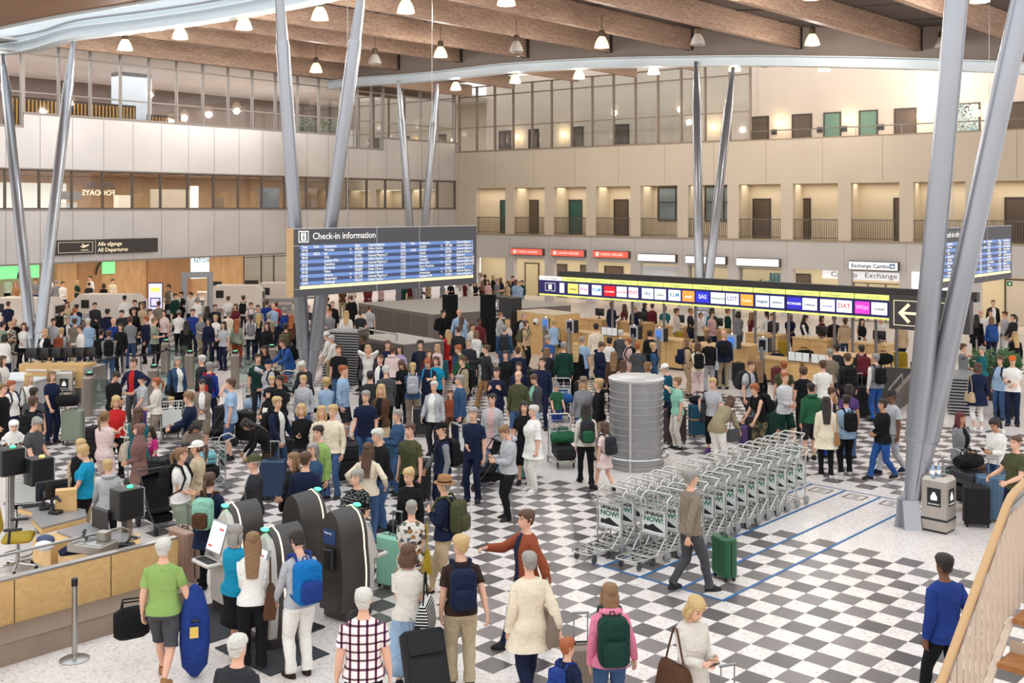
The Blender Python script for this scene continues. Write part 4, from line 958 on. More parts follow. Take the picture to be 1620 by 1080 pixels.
# ------------------------------------------------------------------ builders for luggage and fittings
SIDES = 'first second third fourth fifth sixth seventh eighth ninth tenth eleventh twelfth thirteenth fourteenth fifteenth sixteenth seventeenth eighteenth nineteenth twentieth'.split()
ALLTH = []      # (object, pixel x, label stem): labels are made unique at the end
def reg(o, px, cat, stem, group=None):
    o['category'] = cat
    if group: o['group'] = group
    ALLTH.append([o, px, stem]); return o
def gz(face): return math.radians(face+180)
def pxof(p): return 810+F*p[0]/p[1]
LUG = {}
def luggage(col, h=.66, soft=False, stripe=None):
    key = (col, h, soft, stripe)
    if key in LUG: return LUG[key]
    w, d = h*.68, h*.40; m0 = mat('luggage_'+(col if isinstance(col, str) else '%d%d%d' % tuple(col)), col, .75 if soft else .38, spec=.4)
    m = MB(); b = .06
    m.rbox(-w/2, -d/2, b, w/2, d/2, b+h, r=.055, ax=1) if False else m.rbox(-w/2, -d/2, b, w/2, d/2, b+h, r=.06, n=4, ax=2)
    if not soft:
        for k in range(7):
            x = -w/2+.06+(w-.12)*k/6
            m.box(x-.011, -d/2-.006, b+.05, x+.011, -d/2+.01, b+h-.05); m.box(x-.011, d/2-.01, b+.05, x+.011, d/2+.006, b+h-.05)
    P = [('shell', m.mesh('shell', m0))]
    m = MB(); m.rbox(-w/2-.004, -.012, b-.004, w/2+.004, .012, b+h+.004, r=.06, ax=1, n=4); P.append(('shell/zip_seam', m.mesh('zip_seam', BLACKP)))
    if soft:
        m = MB(); m.rbox(-w/2+.03, -d/2-.035, b+.05, w/2-.03, -d/2+.02, b+h*.55, r=.03, ax=1); m.rbox(-w/2+.04, -d/2-.03, b+h*.6, w/2-.04, -d/2+.02, b+h*.92, r=.03, ax=1); P.append(('front_pocket', m.mesh('front_pocket', m0)))
    if stripe:
        m = MB(); m.box(-w/2-.006, -d/2-.008, b+h*.5, w/2+.006, d/2+.008, b+h*.55); P.append(('luggage_strap', m.mesh('luggage_strap', mat('strap_'+stripe, stripe, .7))))
    m = MB(); hz = b+h+.34
    for s in (-1, 1): m.tube([(s*.08, d/2-.05, b+h-.02), (s*.08, d/2-.05, hz)], .008, 6)
    m.tube([(-.095, d/2-.05, hz), (.095, d/2-.05, hz)], .016, 8); P.append(('telescopic_handle', m.mesh('telescopic_handle', mat('handle_alloy', (150,150,154), .3, .8))))
    m = MB(); m.tube([(-.08, 0, b+h), (-.07, 0, b+h+.035), (.07, 0, b+h+.035), (.08, 0, b+h)], .012, 6); P.append(('shell/carry_handle', m.mesh('carry_handle', BLACKP)))
    for sx in (-1, 1):
        for sy in (-1, 1):
            m = MB(); m.disc((sx*(w/2-.05), sy*(d/2-.05), .03), (1, 0, 0), .03, .03, 10); m.box(sx*(w/2-.05)-.012, sy*(d/2-.05)-.012, .03, sx*(w/2-.05)+.012, sy*(d/2-.05)+.012, b+.01); P.append(('wheel', m.mesh('wheel', RUBBER)))
    LUG[key] = P; return P
def nest(parts, root, skip=()):
    """link parts under root; 'wheel/hub' goes under the last wheel"""
    last = {}
    for n, me in parts:
        if n in skip: continue
        if '/' in n: a, b = n.split('/'); link(b, me, last[a])
        else: last[n] = link(n, me, root)
def put(name, parts, loc, rz, px, cat, stem, group=None, tilt=0.0, skip=()):
    r = empty(name, loc, rz)
    if tilt: r.rotation_euler = (tilt, 0, rz)
    nest(parts, r, skip)
    reg(r, px, cat, stem, group); return r
def suitcase(px, py, h, face, col, soft=False, note='', stripe=None, at=None, tilt=0.0, up=False, lie=False):
    p = G(px, py) if at is None else Vector(at)
    if at is None: q = settle(p.x, p.y, h*.36); p = Vector((q[0], q[1], 0))
    size = 'small' if h < .52 else ('large' if h > .68 else 'medium')
    o = put('suitcase', luggage(col, h, soft, stripe), p, gz(face), px, 'suitcase', '%s %s %s suitcase%s' % (size, cname(col) if isinstance(col, str) else '', 'fabric' if soft else 'hard-shell', (', '+note) if note else ' standing on the floor'), None, tilt, () if up else ('telescopic_handle',))
    if lie: o.rotation_euler = (math.pi/2, 0, gz(face)); o.location.z += h*.20
    return o
def backpack(d, col, col2=None, big=1.0, note=''):
    """backpack worn by person d"""
    key = ('bp', col, col2, big)
    if key not in LUG:
        m0 = fab(col); m1 = fab(col2 or col); w, dp, h = .30*big, .17*big, .46*big; P = []
        m = MB(); m.rbox(-w/2, 0, -h/2, w/2, dp, h/2, r=.08*big, n=4, ax=1); P.append(('main_bag', m.mesh('main_bag', m0)))
        m = MB(); m.rbox(-w*.38, dp-.02, -h*.42, w*.38, dp+.07*big, h*.08, r=.05, n=3, ax=1); P.append(('front_pocket', m.mesh('front_pocket', m1)))
        for s in (-1, 1):
            m = MB(); m.tube([(s*.09, .02, h*.42), (s*.10, -.06, h*.42+.10), (s*.105, -.20, h*.42+.06), (s*.125, -.285, h*.42-.12), (s*.15, -.22, -h*.2), (s*.14, -.02, -h*.4)], [.012, .022, .024, .022, .015, .010], 6); P.append(('strap', m.mesh('strap', m1)))
        m = MB(); m.tube([(-.03, .02, h*.5), (-.02, .02, h*.5+.04), (.02, .02, h*.5+.04), (.03, .02, h*.5)], .009, 6); P.append(('main_bag/grab_loop', m.mesh('grab_loop', m1)))
        LUG[key] = P
    c, R_, Fv, w_, dd, _ = d['P']['tor'][6]; u, f = V3(0, 0, 1), Fv; up = np.cross(R_, Fv)
    M = Matrix.Rotation(d['rz'], 4, 'Z'); M.translation = Vector(d['loc'])
    L = Matrix((Vector(-R_), Vector(-Fv), Vector(up))).transposed().to_4x4(); L.translation = Vector((c-Fv*(dd+.022)-up*.04)*d['k'])
    o = empty('backpack'); o.matrix_world = M @ L @ Matrix.Scale(d['k'], 4)
    nest(LUG[key], o)
    reg(o, d['px'], 'backpack', '%s backpack worn by the person in %s, %s' % (cname(col), d['desc'].split(',')[0], d['note']))
    return o
def shoulder_bag(d, col, side=1, size=1.0, cross=False, pat='', big=False):
    key = ('sb', col, side, size, cross, pat)
    if key not in LUG:
        w, h, dp = .34*size, .27*size, .11*size; P = []; m = MB()
        rs = [[(sx*a, sy*b, z) for sx, sy in ((1, 1), (-1, 1), (-1, -1), (1, -1))] for a, b, z in ((w*.5, dp*.5, -h*.5), (w*.54, dp*.6, -h*.3), (w*.48, dp*.4, h*.3), (w*.44, dp*.22, h*.5))]
        m.loft([[Vector(p) for p in r] for r in rs]); P.append(('bag_body', m.mesh('bag_body', fab(col, pat), angle=70)))
        m = MB()
        if cross: m.tube([(-w*.4, 0, h*.45), (-.02, -.19*side*0+.0, .35), (.0, -.36*side if False else 0, .62)], .01, 6) if False else m.tube([(-w*.42, 0, h*.45), (-.13, 0, .30), (.0, 0, .56), (.10, 0, .32), (w*.42, 0, h*.45)], .011, 6)
        else: m.tube([(-w*.36, 0, h*.45), (-.10, 0, .34), (-.02, 0, .555), (.03, 0, .555), (.10, 0, .34), (w*.36, 0, h*.45)], .011, 6)
        P.append(('shoulder_strap', m.mesh('shoulder_strap', fab(col))))
        LUG[key] = P
    q = d['P']; sh = q['arm'][0 if side > 0 else 1]['S']; c = sh+V3(side*.065, -.0, -.50)
    M = Matrix.Rotation(d['rz'], 4, 'Z'); M.translation = Vector(d['loc'])
    L = Matrix.Rotation(math.pi/2, 4, 'Z'); L.translation = Vector(c*d['k'])
    o = empty('shoulder_bag'); o.matrix_world = M @ L @ Matrix.Scale(d['k'], 4)
    for n, me in LUG[key]: link(n, me, o)
    reg(o, d['px'], 'bag', '%s shoulder bag of the person in %s, %s' % ((PATN[pat]+' ' if pat else '')+cname(col), d['desc'].split(',')[0], d['note'])); return o
def phone(d):
    a = d['P']['arm'][0]; p = wpt(d, a['W']+a['a']*.10-a['g']*.025)
    m = MB(); m.rbox(-.037, -.005, -.075, .037, .005, .075, r=.01, ax=1); o = m.build('phone', BLACKP); o.location = p; o.rotation_euler = (math.radians(-55), 0, d['rz'])
    reg(o, d['px'], 'phone', 'dark phone held by the person in %s, %s' % (d['desc'].split(',')[0], d['note'])); return o
def holdall(p, rz, col, L=.5, px=0, stem='', h=.28, soft=True):
    m = MB(); m0 = fab(col); rings = []
    for t in np.linspace(-1, 1, 7):
        s = (1-abs(t)**4*.28); rings.append([Vector((t*L/2, math.cos(a)*.15*s, h/2+math.sin(a)*h/2*s*(1+.03*math.sin(5*a+t*3)))) for a in np.linspace(0, 2*math.pi, 14, endpoint=False)])
    o = empty('holdall', p, rz); m.loft(rings).build('bag_body', m0, o)
    for s in (-1, 1):
        q = MB(); q.tube([(-.12, s*.09, h*.85), (-.10, s*.06, h+.08), (.10, s*.06, h+.08), (.12, s*.09, h*.85)], .011, 6); q.build('bag_handle', fab(col), o)
    reg(o, px, 'bag', stem); return o
# --- airport luggage trolley
ADW = mat('ad_panel_white', (226,230,226), .45); ADG = mat('ad_green_ink', (16,110,84), .5); ADK = mat('ad_black_ink', (28,30,32), .5); ADS = mat('ad_sole_white', (245,246,244), .5)
TROLLEYM = mat('trolley_chrome', (196,194,190), .28, .85)
_TR = []
def trolley_proto():
    if _TR: return _TR
    t = 'tube'; m = MB(); R = .014
    for s in (-1, 1):
        m.tube([(s*.25, .02, .12), (s*.255, .01, .30), (s*.255, 0, .95), (s*.25, -.05, 1.0), (s*.24, -.16, 1.03)], R, 7)
        m.tube([(s*.25, -.02, .13), (s*.24, .30, .16), (s*.20, .74, .17)], R, 7)
        m.tube([(s*.25, -.01, .42), (s*.235, .26, .16)], .010, 6)
        m.box(s*.25-.018, -.03, .10, s*.25+.018, .06, .16)
    m.tube([(-.20, .74, .17), (-.15, .80, .17), (.15, .80, .17), (.20, .74, .17)], R, 7)
    for y in (.18, .36, .55): m.tube([(-.23+.03*y, y, .165), (.23-.03*y, y, .165)], .009, 6)
    for x in (-.10, 0, .10): m.tube([(x, .02, .16), (x, .78, .175)], .008, 6)
    for z in (.38, .84): m.tube([(-.255, 0, z), (.255, 0, z)], .010, 6)
    _TR.append(('frame', m.mesh('frame', TROLLEYM)))
    m = MB(); m.tube([(-.24, -.16, 1.03), (-.22, -.20, 1.035), (.22, -.20, 1.035), (.24, -.16, 1.03)], .017, 8); _TR.append(('push_handle', m.mesh('push_handle', TROLLEYM)))
    m = MB()
    for z, y in ((.82, .16), (.90, .19), (.97, .21)):
        m.tube([(-.25, 0, z), (-.24, y, z), (.24, y, z), (.25, 0, z)], .006, 5)
    for x in np.linspace(-.24, .24, 9): m.tube([(x, .0, .80), (x, .15, .82), (x, .21, .97)], .004, 4)
    _TR.append(('basket', m.mesh('basket', TROLLEYM)))
    m = MB(); m.box(-.225, -.006, .40, .225, .006, .80)
    m.mi = 1; sole = [(-.19, .455), (-.16, .43), (.10, .425), (.19, .44), (.19, .462), (.05, .452), (-.12, .462)]
    m.prism([(-x, z) for x, z in sole], .006, .011)
    m.mi = 2; up = [(-.19, .46), (-.19, .50), (-.17, .545), (-.10, .53), (-.05, .56), (.0, .575), (.03, .55), (.14, .50), (.195, .475), (.19, .462), (.05, .454), (-.12, .464)]
    m.prism([(-x, z) for x, z in up], .006, .010)
    me = m.mesh('ad_panel', [ADW, ADS, ADK], smooth=False); _TR.append(('ad_panel', me))
    for s in (-1, 1):
        m = MB(); m.disc((s*.18, .64, .065), (1, 0, 0), .065, .028, 14); m.box(s*.18-.022, .62, .06, s*.18-.016, .66, .17); m.box(s*.18+.016, .62, .06, s*.18+.022, .66, .17); _TR.append(('front_caster', m.mesh('front_caster', mat('trolley_tyre', (74,76,80), .6))))
        m = MB(); m.disc((s*.265, -.01, .085), (1, 0, 0), .085, .03, 16); _TR.append(('rear_wheel', m.mesh('rear_wheel', mat('trolley_wheel_grey', (140,142,146), .5))))
        m = MB(); m.disc((s*.283, -.01, .085), (1, 0, 0), .03, .012, 10); _TR.append(('rear_wheel/wheel_hub', m.mesh('wheel_hub', TROLLEYM)))
    Mx = face_mat((0, .008, .70), (-1, 0, 0))
    for nm, body, sz, z, mm in (('ad_upper_line', 'UPGRADE', .073, .705, ADK), ('ad_lower_line', 'NOW!', .115, .605, ADG)):
        o = text(nm, body, sz, face_mat((0, .008, z), (-1, 0, 0)), mm, None, 'CENTER', .002, 1.15, .003)
        me = o.data; me.transform(face_mat((0, .008, z), (-1, 0, 0)) @ Matrix.Diagonal((1.15, 1, 1, 1))); bpy.data.objects.remove(o); _TR.append(('ad_panel/'+nm, me))
    return _TR
def trolley(p, rz, px, stem, group=None):
    f = Vector((-math.sin(rz), math.cos(rz), 0)); OCC.extend([(p.x, p.y, .3), (p.x+f.x*.4, p.y+f.y*.4, .3)])
    o = put('luggage_trolley', trolley_proto(), p, rz, px, 'luggage trolley', stem, group); return o
# --- stroller
def stroller(p, rz, px, stem, col='black'):
    q = settle(p.x, p.y, .42); p = Vector((q[0], q[1], 0))
    o = empty('stroller', p, rz); m = MB()
    for s in (-1, 1):
        m.tube([(s*.24, -.38, .98), (s*.24, -.30, .95), (s*.24, .12, .38), (s*.22, .40, .10)], .013, 6); m.tube([(s*.24, .0, .55), (s*.24, -.32, .12)], .013, 6)
    m.tube([(-.24, -.38, .98), (.24, -.38, .98)], .016, 6); m.tube([(-.22, .38, .12), (.22, .38, .12)], .01, 6); m.tube([(-.24, -.32, .14), (.24, -.32, .14)], .01, 6); m.build('frame', DARKM, o)
    m = MB(); m.loft([[Vector((x, y, z)) for x, y, z in r] for r in ([(-.19, .22, .38), (.19, .22, .38), (.19, .24, .34), (-.19, .24, .34)], [(-.2, -.05, .36), (.2, -.05, .36), (.2, -.05, .30), (-.2, -.05, .30)], [(-.2, -.16, .52), (.2, -.16, .52), (.2, -.20, .50), (-.2, -.20, .50)], [(-.19, -.26, .86), (.19, -.26, .86), (.19, -.30, .86), (-.19, -.30, .86)])]); m.build('seat', fab(col), o)
    m = MB(); rs = []
    for a in np.linspace(-.2, 1.7, 7): rs.append([Vector((x*.22, -.14-.19*math.cos(a)+ (1-abs(x))*.0, .72+.26*math.sin(a)*(1-.15*x*x))) for x in (-1, -.6, 0, .6, 1)])
    m.loft(rs, caps=False, closed=False); m.build('canopy', fab(col), o)
    m = MB(); m.rbox(-.18, -.25, .14, .18, .2, .28, r=.05); m.build('basket', fab(col), o)
    for s in (-1, 1):
        m = MB(); m.disc((s*.22, .40, .08), (1, 0, 0), .08, .04, 14); m.build('wheel', RUBBER, o); m = MB(); m.disc((s*.26, -.32, .11), (1, 0, 0), .11, .04, 16); m.build('wheel', RUBBER, o)
    reg(o, px, 'stroller', stem); return o
# --- queue post with retractable belt
def post(p, px, stem, h=.98, steel=True, base=True):
    OCC.append((p.x, p.y, .16))
    o = empty('queue_post', p); m = MB(); m.tube([(0, 0, .02), (0, 0, h-.07)], .034, 14); m.build('tube', STEEL, o)
    m = MB(); m.lathe([(.18, 0), (.18, .012), (.15, .026), (.04, .035), (.036, .05)], 24); m.build('base', STEEL, o)
    m = MB(); m.lathe([(.037, h-.09), (.039, h-.08), (.039, h), (.03, h+.008)], 14); m.build('belt_head', BLACKP, o)
    reg(o, px, 'queue post', stem, 'queue posts'); return o
def belt(a, b, px, stem):
    a, b = Vector(a), Vector(b); m = MB(); z = Vector((0, 0, .05)); d = (b-a).normalized(); p = Vector((-d.y, d.x, 0))*.003; a, b = a+d*.04, b-d*.04
    m.add([a+p, b+p, b+p+z, a+p+z, a-p, b-p, b-p+z, a-p+z], [(0,1,2,3),(7,6,5,4),(0,4,5,1),(2,6,7,3),(0,3,7,4),(1,5,6,2)])
    o = m.build('queue_belt', mat('belt_webbing', (32,32,40), .7), None, False); reg(o, px, 'queue belt', stem, 'queue belts'); return o
# --- task chair (mustard)
MUST = mat('mustard_upholstery', (172,146,38), .8, bump=.2, bscale=30)
_CH = []
def task_chair(p, rz, px, stem):
    if not _CH:
        m = MB(); m.rbox(-.24, -.22, .46, .24, .24, .54, r=.08); _CH.append(('seat', m.mesh('seat', MUST)))
        m = MB(); m.X = Matrix.Translation((0, -.25, .58)) @ Matrix.Rotation(math.radians(10), 4, 'X'); m.rbox(-.22, -.04, 0, .22, .03, .52, r=.1, ax=1, n=4); _CH.append(('backrest', m.mesh('backrest', MUST)))
        for s in (-1, 1):
            m = MB(); m.tube([(s*.22, -.1, .5), (s*.30, -.08, .5), (s*.30, -.06, .70)], .02, 7); m.rbox(s*.30-.035, -.16, .69, s*.30+.035, .12, .725, r=.03); _CH.append(('armrest', m.mesh('armrest', BLACKP)))
        m = MB(); m.tube([(0, 0, .08), (0, 0, .46)], .03, 10); _CH.append(('gas_column', m.mesh('gas_column', STEEL)))
        m = MB(); m.tube([(.22*math.cos(a), .22*math.sin(a), .24) for a in np.linspace(0, 2*math.pi, 19)], .012, 6); _CH.append(('foot_ring', m.mesh('foot_ring', CHROME)))
        m = MB()
        for k in range(5):
            a = 2*math.pi*k/5; m.tube([(0, 0, .1), (.30*math.cos(a), .30*math.sin(a), .07)], [.03, .018], 7)
        _CH.append(('star_base', m.mesh('star_base', CHROME)))
        for k in range(5):
            a = 2*math.pi*k/5; m = MB(); m.disc((.30*math.cos(a), .30*math.sin(a), .03), (-math.sin(a), math.cos(a), 0), .03, .04, 10); _CH.append(('star_base/caster', m.mesh('caster', RUBBER)))
    return put('task_chair', _CH, p, rz, px, 'chair', stem, 'mustard task chairs')
SCREEN = mat('screen_dark', (30,34,40), .15); SCRW = mat('screen_lit_white', (232,236,244), .3, emit=.9); SCRB = mat('screen_lit_blue', (70,110,180), .3, emit=.8)
_MO = {}
def monitor(p, rz, px, stem, back=False, w=.5, h=.31):
    k = (w, h)
    if k not in _MO:
        P = []; m = MB(); m.rbox(-w/2, -.02, .12, w/2, .02, .12+h, r=.012, ax=1); P.append(('casing', m.mesh('casing', BLACKP)))
        m = MB(); m.box(-w/2+.012, .02, .132, w/2-.012, .023, .108+h); P.append(('casing/screen', m.mesh('screen', SCREEN)))
        m = MB(); m.tube([(0, -.04, .01), (0, -.04, .22)], .02, 8); m.lathe([(.10, 0), (.10, .012), (.03, .02)], 14, (0, -.03, 0)); P.append(('stand', m.mesh('stand', BLACKP))); _MO[k] = P
    return put('monitor', _MO[k], p, rz, px, 'monitor', stem)
# ------------------------------------------------------------------ signs
SIGNG = mat('sign_grey', (84,84,90), .5); SIGNB = mat('sign_charcoal', (66,62,62), .5); INK = mat('sign_white_ink', (240,238,232), .4, emit=.35); YEL = mat('sign_pale_yellow', (250,238,170), .4, emit=.8); CREAMI = mat('sign_cream_ink', (246,232,196), .4, emit=.5)
ROWD = mat('board_row_dark', (58,70,104), .3, emit=.5); ROWL = mat('board_row_light', (98,128,184), .3, emit=.6); WOODS = wood('sign_side_wood', (196,156,104), (208,170,120), (3, 3, .6))
LINE = mat('sign_hairline', (206,206,210), .5)
ROWS1 = ['07:50 Miroslav FR6243 Online Check-in', '08:20|08:35 Iasi W43096 Online Check-in', '08:40 Oslo DY951 Automat+Bagdrop C', '09:15 London STN FR5179 Online Check-in', '09:25 Zakinthos 6Q9405 Automat+Bagdrop C', '09:30 Barcelona FR5683 Online Check-in', '09:30 Palma FR8457 Online Check-in', '09:40 Alicante FR3755 Online Check-in', '10:05 Amsterdam KL1292 Automat+Bagdrop C', '10:05 Edinburgh FR2121 Online Check-in']
T1 = '07:50 08:20 08:40 09:15 09:25 09:30 09:30 09:40 10:05 10:05'.split(); T2 = '10:05 10:05 10:10 10:25 10:30 11:05 11:20 11:55 12:05 12:45'.split()
D1 = ['Wroclaw', 'Iasi', 'Oslo', 'London STN', 'Zakinthos', 'Barcelona', 'Palma', 'Alicante', 'Amsterdam', 'Edinburgh']; D2 = ['Istanbul', 'Antalya', 'Chania', 'Warsaw', 'Frankfurt', 'Paris CDG', 'Rome Fiumicino', 'Tallinn', 'Amsterdam', 'Reykjavik KEF']
F1 = ['FR6243', 'W43096', 'DY951', 'FR5179', '6Q9405', 'FR5683', 'FR8457', 'FR3755', 'KL1292', 'FR2121']; F2 = ['TK1788', 'FZ925', 'DX195', 'LO466', 'LH837', 'AF1763', 'FR915', 'BT864', 'KL1284', 'OG901']
A, O = 'Automat+Bagdrop C', 'Online Check-in'
K1 = [O, O, A, O, A, O, O, O, A, O]; K2 = ['Automat+Bagdrop A', A, A, 'Bagdrop C', 'Automat+Bagdrop B/C', 'Automat+Bagdrop B/C', 'Automat+Bagdrop B/C', 'Bagdrop C', A, A]
def board(loc, xdir, label, wires):
    """hanging departures board 7.15 x 1.86 m; loc is its lower left front corner"""
    Wd, Hh = 7.15, 1.86; o = empty('departures_board', loc); o.matrix_world = face_mat(loc, xdir)
    M = lambda x, y, z=.012: Matrix.Translation((x, y, z))
    m = MB(); m.box(0, 0, -.34, Wd, Hh, 0); m.mi = 1; m.box(-.01, -.01, -.33, 0, Hh+.01, -.01); m.mi = 2
    for x in (2.95, 4.65): m.box(x, 1.3, 0, x+.015, Hh, .004); m.box(x, 0, 0, x+.015, .28, .004)
    m.box(0, 1.38, 0, .2, 1.395, .004); m.box(0, .2, 0, .2, .21, .004); m.box(0, Hh-.01, 0, Wd, Hh+.01, .006); m.build('casing', [SIGNG, WOODS, LINE], o, False)
    m = MB(); x0, x1, y0, y1 = .2, Wd-.16, .30, 1.40; n = 11; rh = (y1-y0)/n
    for k in range(n): m.mi = k % 2; m.box(x0, y0+rh*k, 0, x1, y0+rh*(k+1), .01)
    dsp = m.build('display', [ROWL, ROWD], o, False)
    m = MB(); m.box(x0, .20, 0, x1, .285, .012); m.build('yellow_bar', YEL, o, False)
    m = MB(); m.box(.15, 1.48, 0, .49, 1.51, .008); m.box(.15, 1.77, 0, .49, 1.80, .008); m.box(.15, 1.48, 0, .175, 1.80, .008); m.box(.465, 1.48, 0, .49, 1.80, .008); m.box(.235, 1.53, 0, .405, 1.75, .008); m.mi = 1; m.box(.30, 1.56, .008, .34, 1.66, .011); m.box(.30, 1.69, .008, .34, 1.725, .011); m.build('info_symbol', [INK, SIGNG], o, False)
    text('title', 'Check-in information', .26, M(.62, 1.56), INK, o, sx=1.02, ext=.003, bold=.002)
    sp = rh/.105*1.0
    def col(x, hd, rows, nm, sx=.9):
        t = text(nm, '\n'.join([hd]+rows), .105, M(x, y1-rh*.78), INK, dsp, sx=sx, ext=.002, bold=.0015, line=sp)
    for ox, T, D, Fl, K, nw in ((0, T1, D1, F1, K1, '08:35'), (3.62, T2, D2, F2, K2, '10:50')):
        col(ox+.25, 'Time', T, 'time_column'); col(ox+.66, 'New', ['', nw], 'new_time_column'); col(ox+1.02, 'Destination', D, 'destination_column'); col(ox+2.12, 'Flight', Fl, 'flight_column'); col(ox+2.62, 'Check-in/Bagdrop', K, 'check_in_column', .82)
    m = MB()
    for ox in (1.92, 5.54):
        for k in (1, 2, 4, 6, 8, 9): y = y1-rh*(k+1)+.025; m.prism([(ox, y+.05), (ox+.05, y+.05), (ox+.09, y), (ox+.06, y)], .01, .013, 'xy')
    m.build('tail_logos', INK, dsp, False)
    for x in wires:
        m = MB(); m.tube([(x, Hh, -.17), (x, Hh+8.3, -.17)], .012, 6); m.build('hanging_rod', STEEL, o)
    tag(o, label, 'departures board')
board(AT(465, 470, 29.5), (.67, .742, 0), 'large hanging departures board reading Check-in information, between the pale steel columns', (2.0, 5.35))
board((12.91, 33.1, 3.2), (.67, .742, 0), 'departures board partly hidden behind the slanting steel columns near the stairs', (2.0, 5.35))
# all departures sign on the left parapet
o = empty('departures_sign'); o.matrix_world = face_mat(FL @ Vector((27.65, .22, 3.52)), BH)
m = MB(); m.box(0, 0, -.18, 5.3, .68, 0); m.mi = 1; m.box(1.98, 0, 0, 1.99, .68, .004)
for a in ((.15, .1, 1.85, .115), (.15, .57, 1.85, .585), (.15, .1, .165, .585), (1.835, .1, 1.85, .585)): m.box(a[0], a[1], 0, a[2], a[3], .004)
m.build('panel', [SIGNB, CREAMI], o, False)
text('danish_line', 'Alle afgange', .26, Matrix.Translation((2.1, .38, .004)), CREAMI, o, ext=.003, sx=1.0, bold=.003); text('english_line', 'All Departures', .26, Matrix.Translation((2.1, .10, .004)), CREAMI, o, ext=.003, sx=1.0, bold=.003)
m = MB(); m.prism([(1.22, .36), (1.28, .35), (1.36, .30), (1.62, .40), (1.66, .43), (1.64, .46), (1.56, .45), (1.46, .415), (1.34, .50), (1.30, .49), (1.36, .385), (1.29, .375), (1.25, .405)], 0, .008, 'xy'); m.box(1.26, .19, 0, 1.62, .22, .008); m.build('plane_symbol', CREAMI, o, False)
tag(o, 'dark sign reading Alle afgange All Departures on the pale left parapet', 'sign')
# shop signs on the right wall
REDL = mat('red_lightbox', (226,96,78), .4, emit=.75); WHL = mat('white_lightbox', (236,238,240), .4, emit=.62); BLUEI = mat('dark_blue_ink', (28,44,84), .5); REDI = mat('red_brown_ink', (120,50,44), .5); CASE = mat('lightbox_case', (92,72,66), .5)
def lightbox(k, z0, z1, m0, nm, label, txt=None, ink=None, sz=.26, u0=0, u1=0):
    a, e = BAY[k]; a += u0; e += u1; o = empty(nm); o.matrix_world = face_mat(FR @ Vector((a, -.24, z0)), UR); w = e-a; h = z1-z0
    m = MB(); m.box(0, 0, 0, w, h, .03); m.build('lit_face', m0, o, False); m = MB(); m.box(-.03, -.03, -.22, w+.03, h+.03, 0); m.build('case', CASE, o, False)
    if txt: text('lettering', txt, sz, Matrix.Translation((w*.5, h*.5-sz*.34, .032)), ink, o, 'CENTER', .003, 1.0, .004)
    tag(o, label, 'sign'); return o
for k, wd in ((1, 'first'), (2, 'second'), (3, 'third')):
    o = lightbox(k, 2.78, 3.14, REDL, 'shop_sign', 'red lit airline sign over a ticket office, %s of three from the glazed corner' % wd, '   TURKISH AIRLINES', INK, .19)
    m = MB(); m.lathe([(.13, 0), (.13, .004)], 18, (.3, .18, .031)); m.build('emblem', INK, o, False)
for k, wd in ((4, 'first'), (5, 'second'), (6, 'third')): lightbox(k, 2.66-.03*k+.12, 3.04-.03*k+.12, WHL, 'shop_sign', 'blank white lit shop sign, %s of three along the pale wall' % wd)
o = lightbox(8, 2.62, 3.0, WHL, 'shop_sign', 'white lit sign reading Exchange Cambio above the currency office', 'Exchange Cambio   ', BLUEI, .27)
m = MB(); m.box(2.05, .08, .031, 2.30, .32, .034); m.mi = 1; m.prism([(2.08, .14), (2.27, .14), (2.27, .2), (2.175, .28), (2.08, .2)], .034, .037, 'xy'); m.build('bank_emblem', [mat('emblem_blue', (60,120,180), .5), INK], o, False)
o = empty('currency_sign'); o.matrix_world = face_mat(FR @ Vector((BAY[7][0]+1.35, .6, 2.05)), UR); m = MB(); m.box(0, 0, -.1, 4.3, .5, 0); m.build('lit_face', WHL, o, False); text('lettering', 'Cambio   Exchange', .36, Matrix.Translation((.45, .12, .002)), REDI, o, ext=.003, sx=1.22); tag(o, 'wide white lit sign reading Cambio Exchange set back behind the wall pier', 'sign')
o = empty('shop_sign'); o.matrix_world = face_mat(FR @ Vector((BAY[9][0], -.2, 1.7)), UR); m = MB(); m.box(0, 0, 0, 2.4, .9, .04); m.build('panel', WHL, o, False); tag(o, 'blank white panel sign low on the wall behind the slanting columns', 'sign')
struct(frame(FR).box(BAY[4][0], .2, 1.2, BAY[4][1], .25, 2.4).build('window_blind_shop', mat('white_blind', (224,228,230), .6), None, False))
window(FR, BAY[6][0], BAY[6][1], .3, 2.45, .3, [], [], MULLG); window(FR, BAY[8][0], BAY[8][1], 0, 1.95, .3, [BAY[8][0]+.75, BAY[8][0]+1.65], [], MULL); window(FR, BAY[5][0], BAY[5][1], .3, 2.45, .3, [BAY[5][0]+1.2], [], MULLG)
for k in range(5):
    m = MB(); x = BAY[6][0]+1.35+.2*k; m.X = FR; m.prism([(x, 1.2), (x+.19, 1.2), (x+.17, 2.2), (x+.02, 2.2)], .9, .96); o = m.build('blue_garment', mat('pale_blue_cloth', (138,186,206), .8), None, False); tag(o, 'pale blue garment hanging in the shop window beside the plant, %s of five' % SIDES[k], 'garment', 'garments in the shop window')
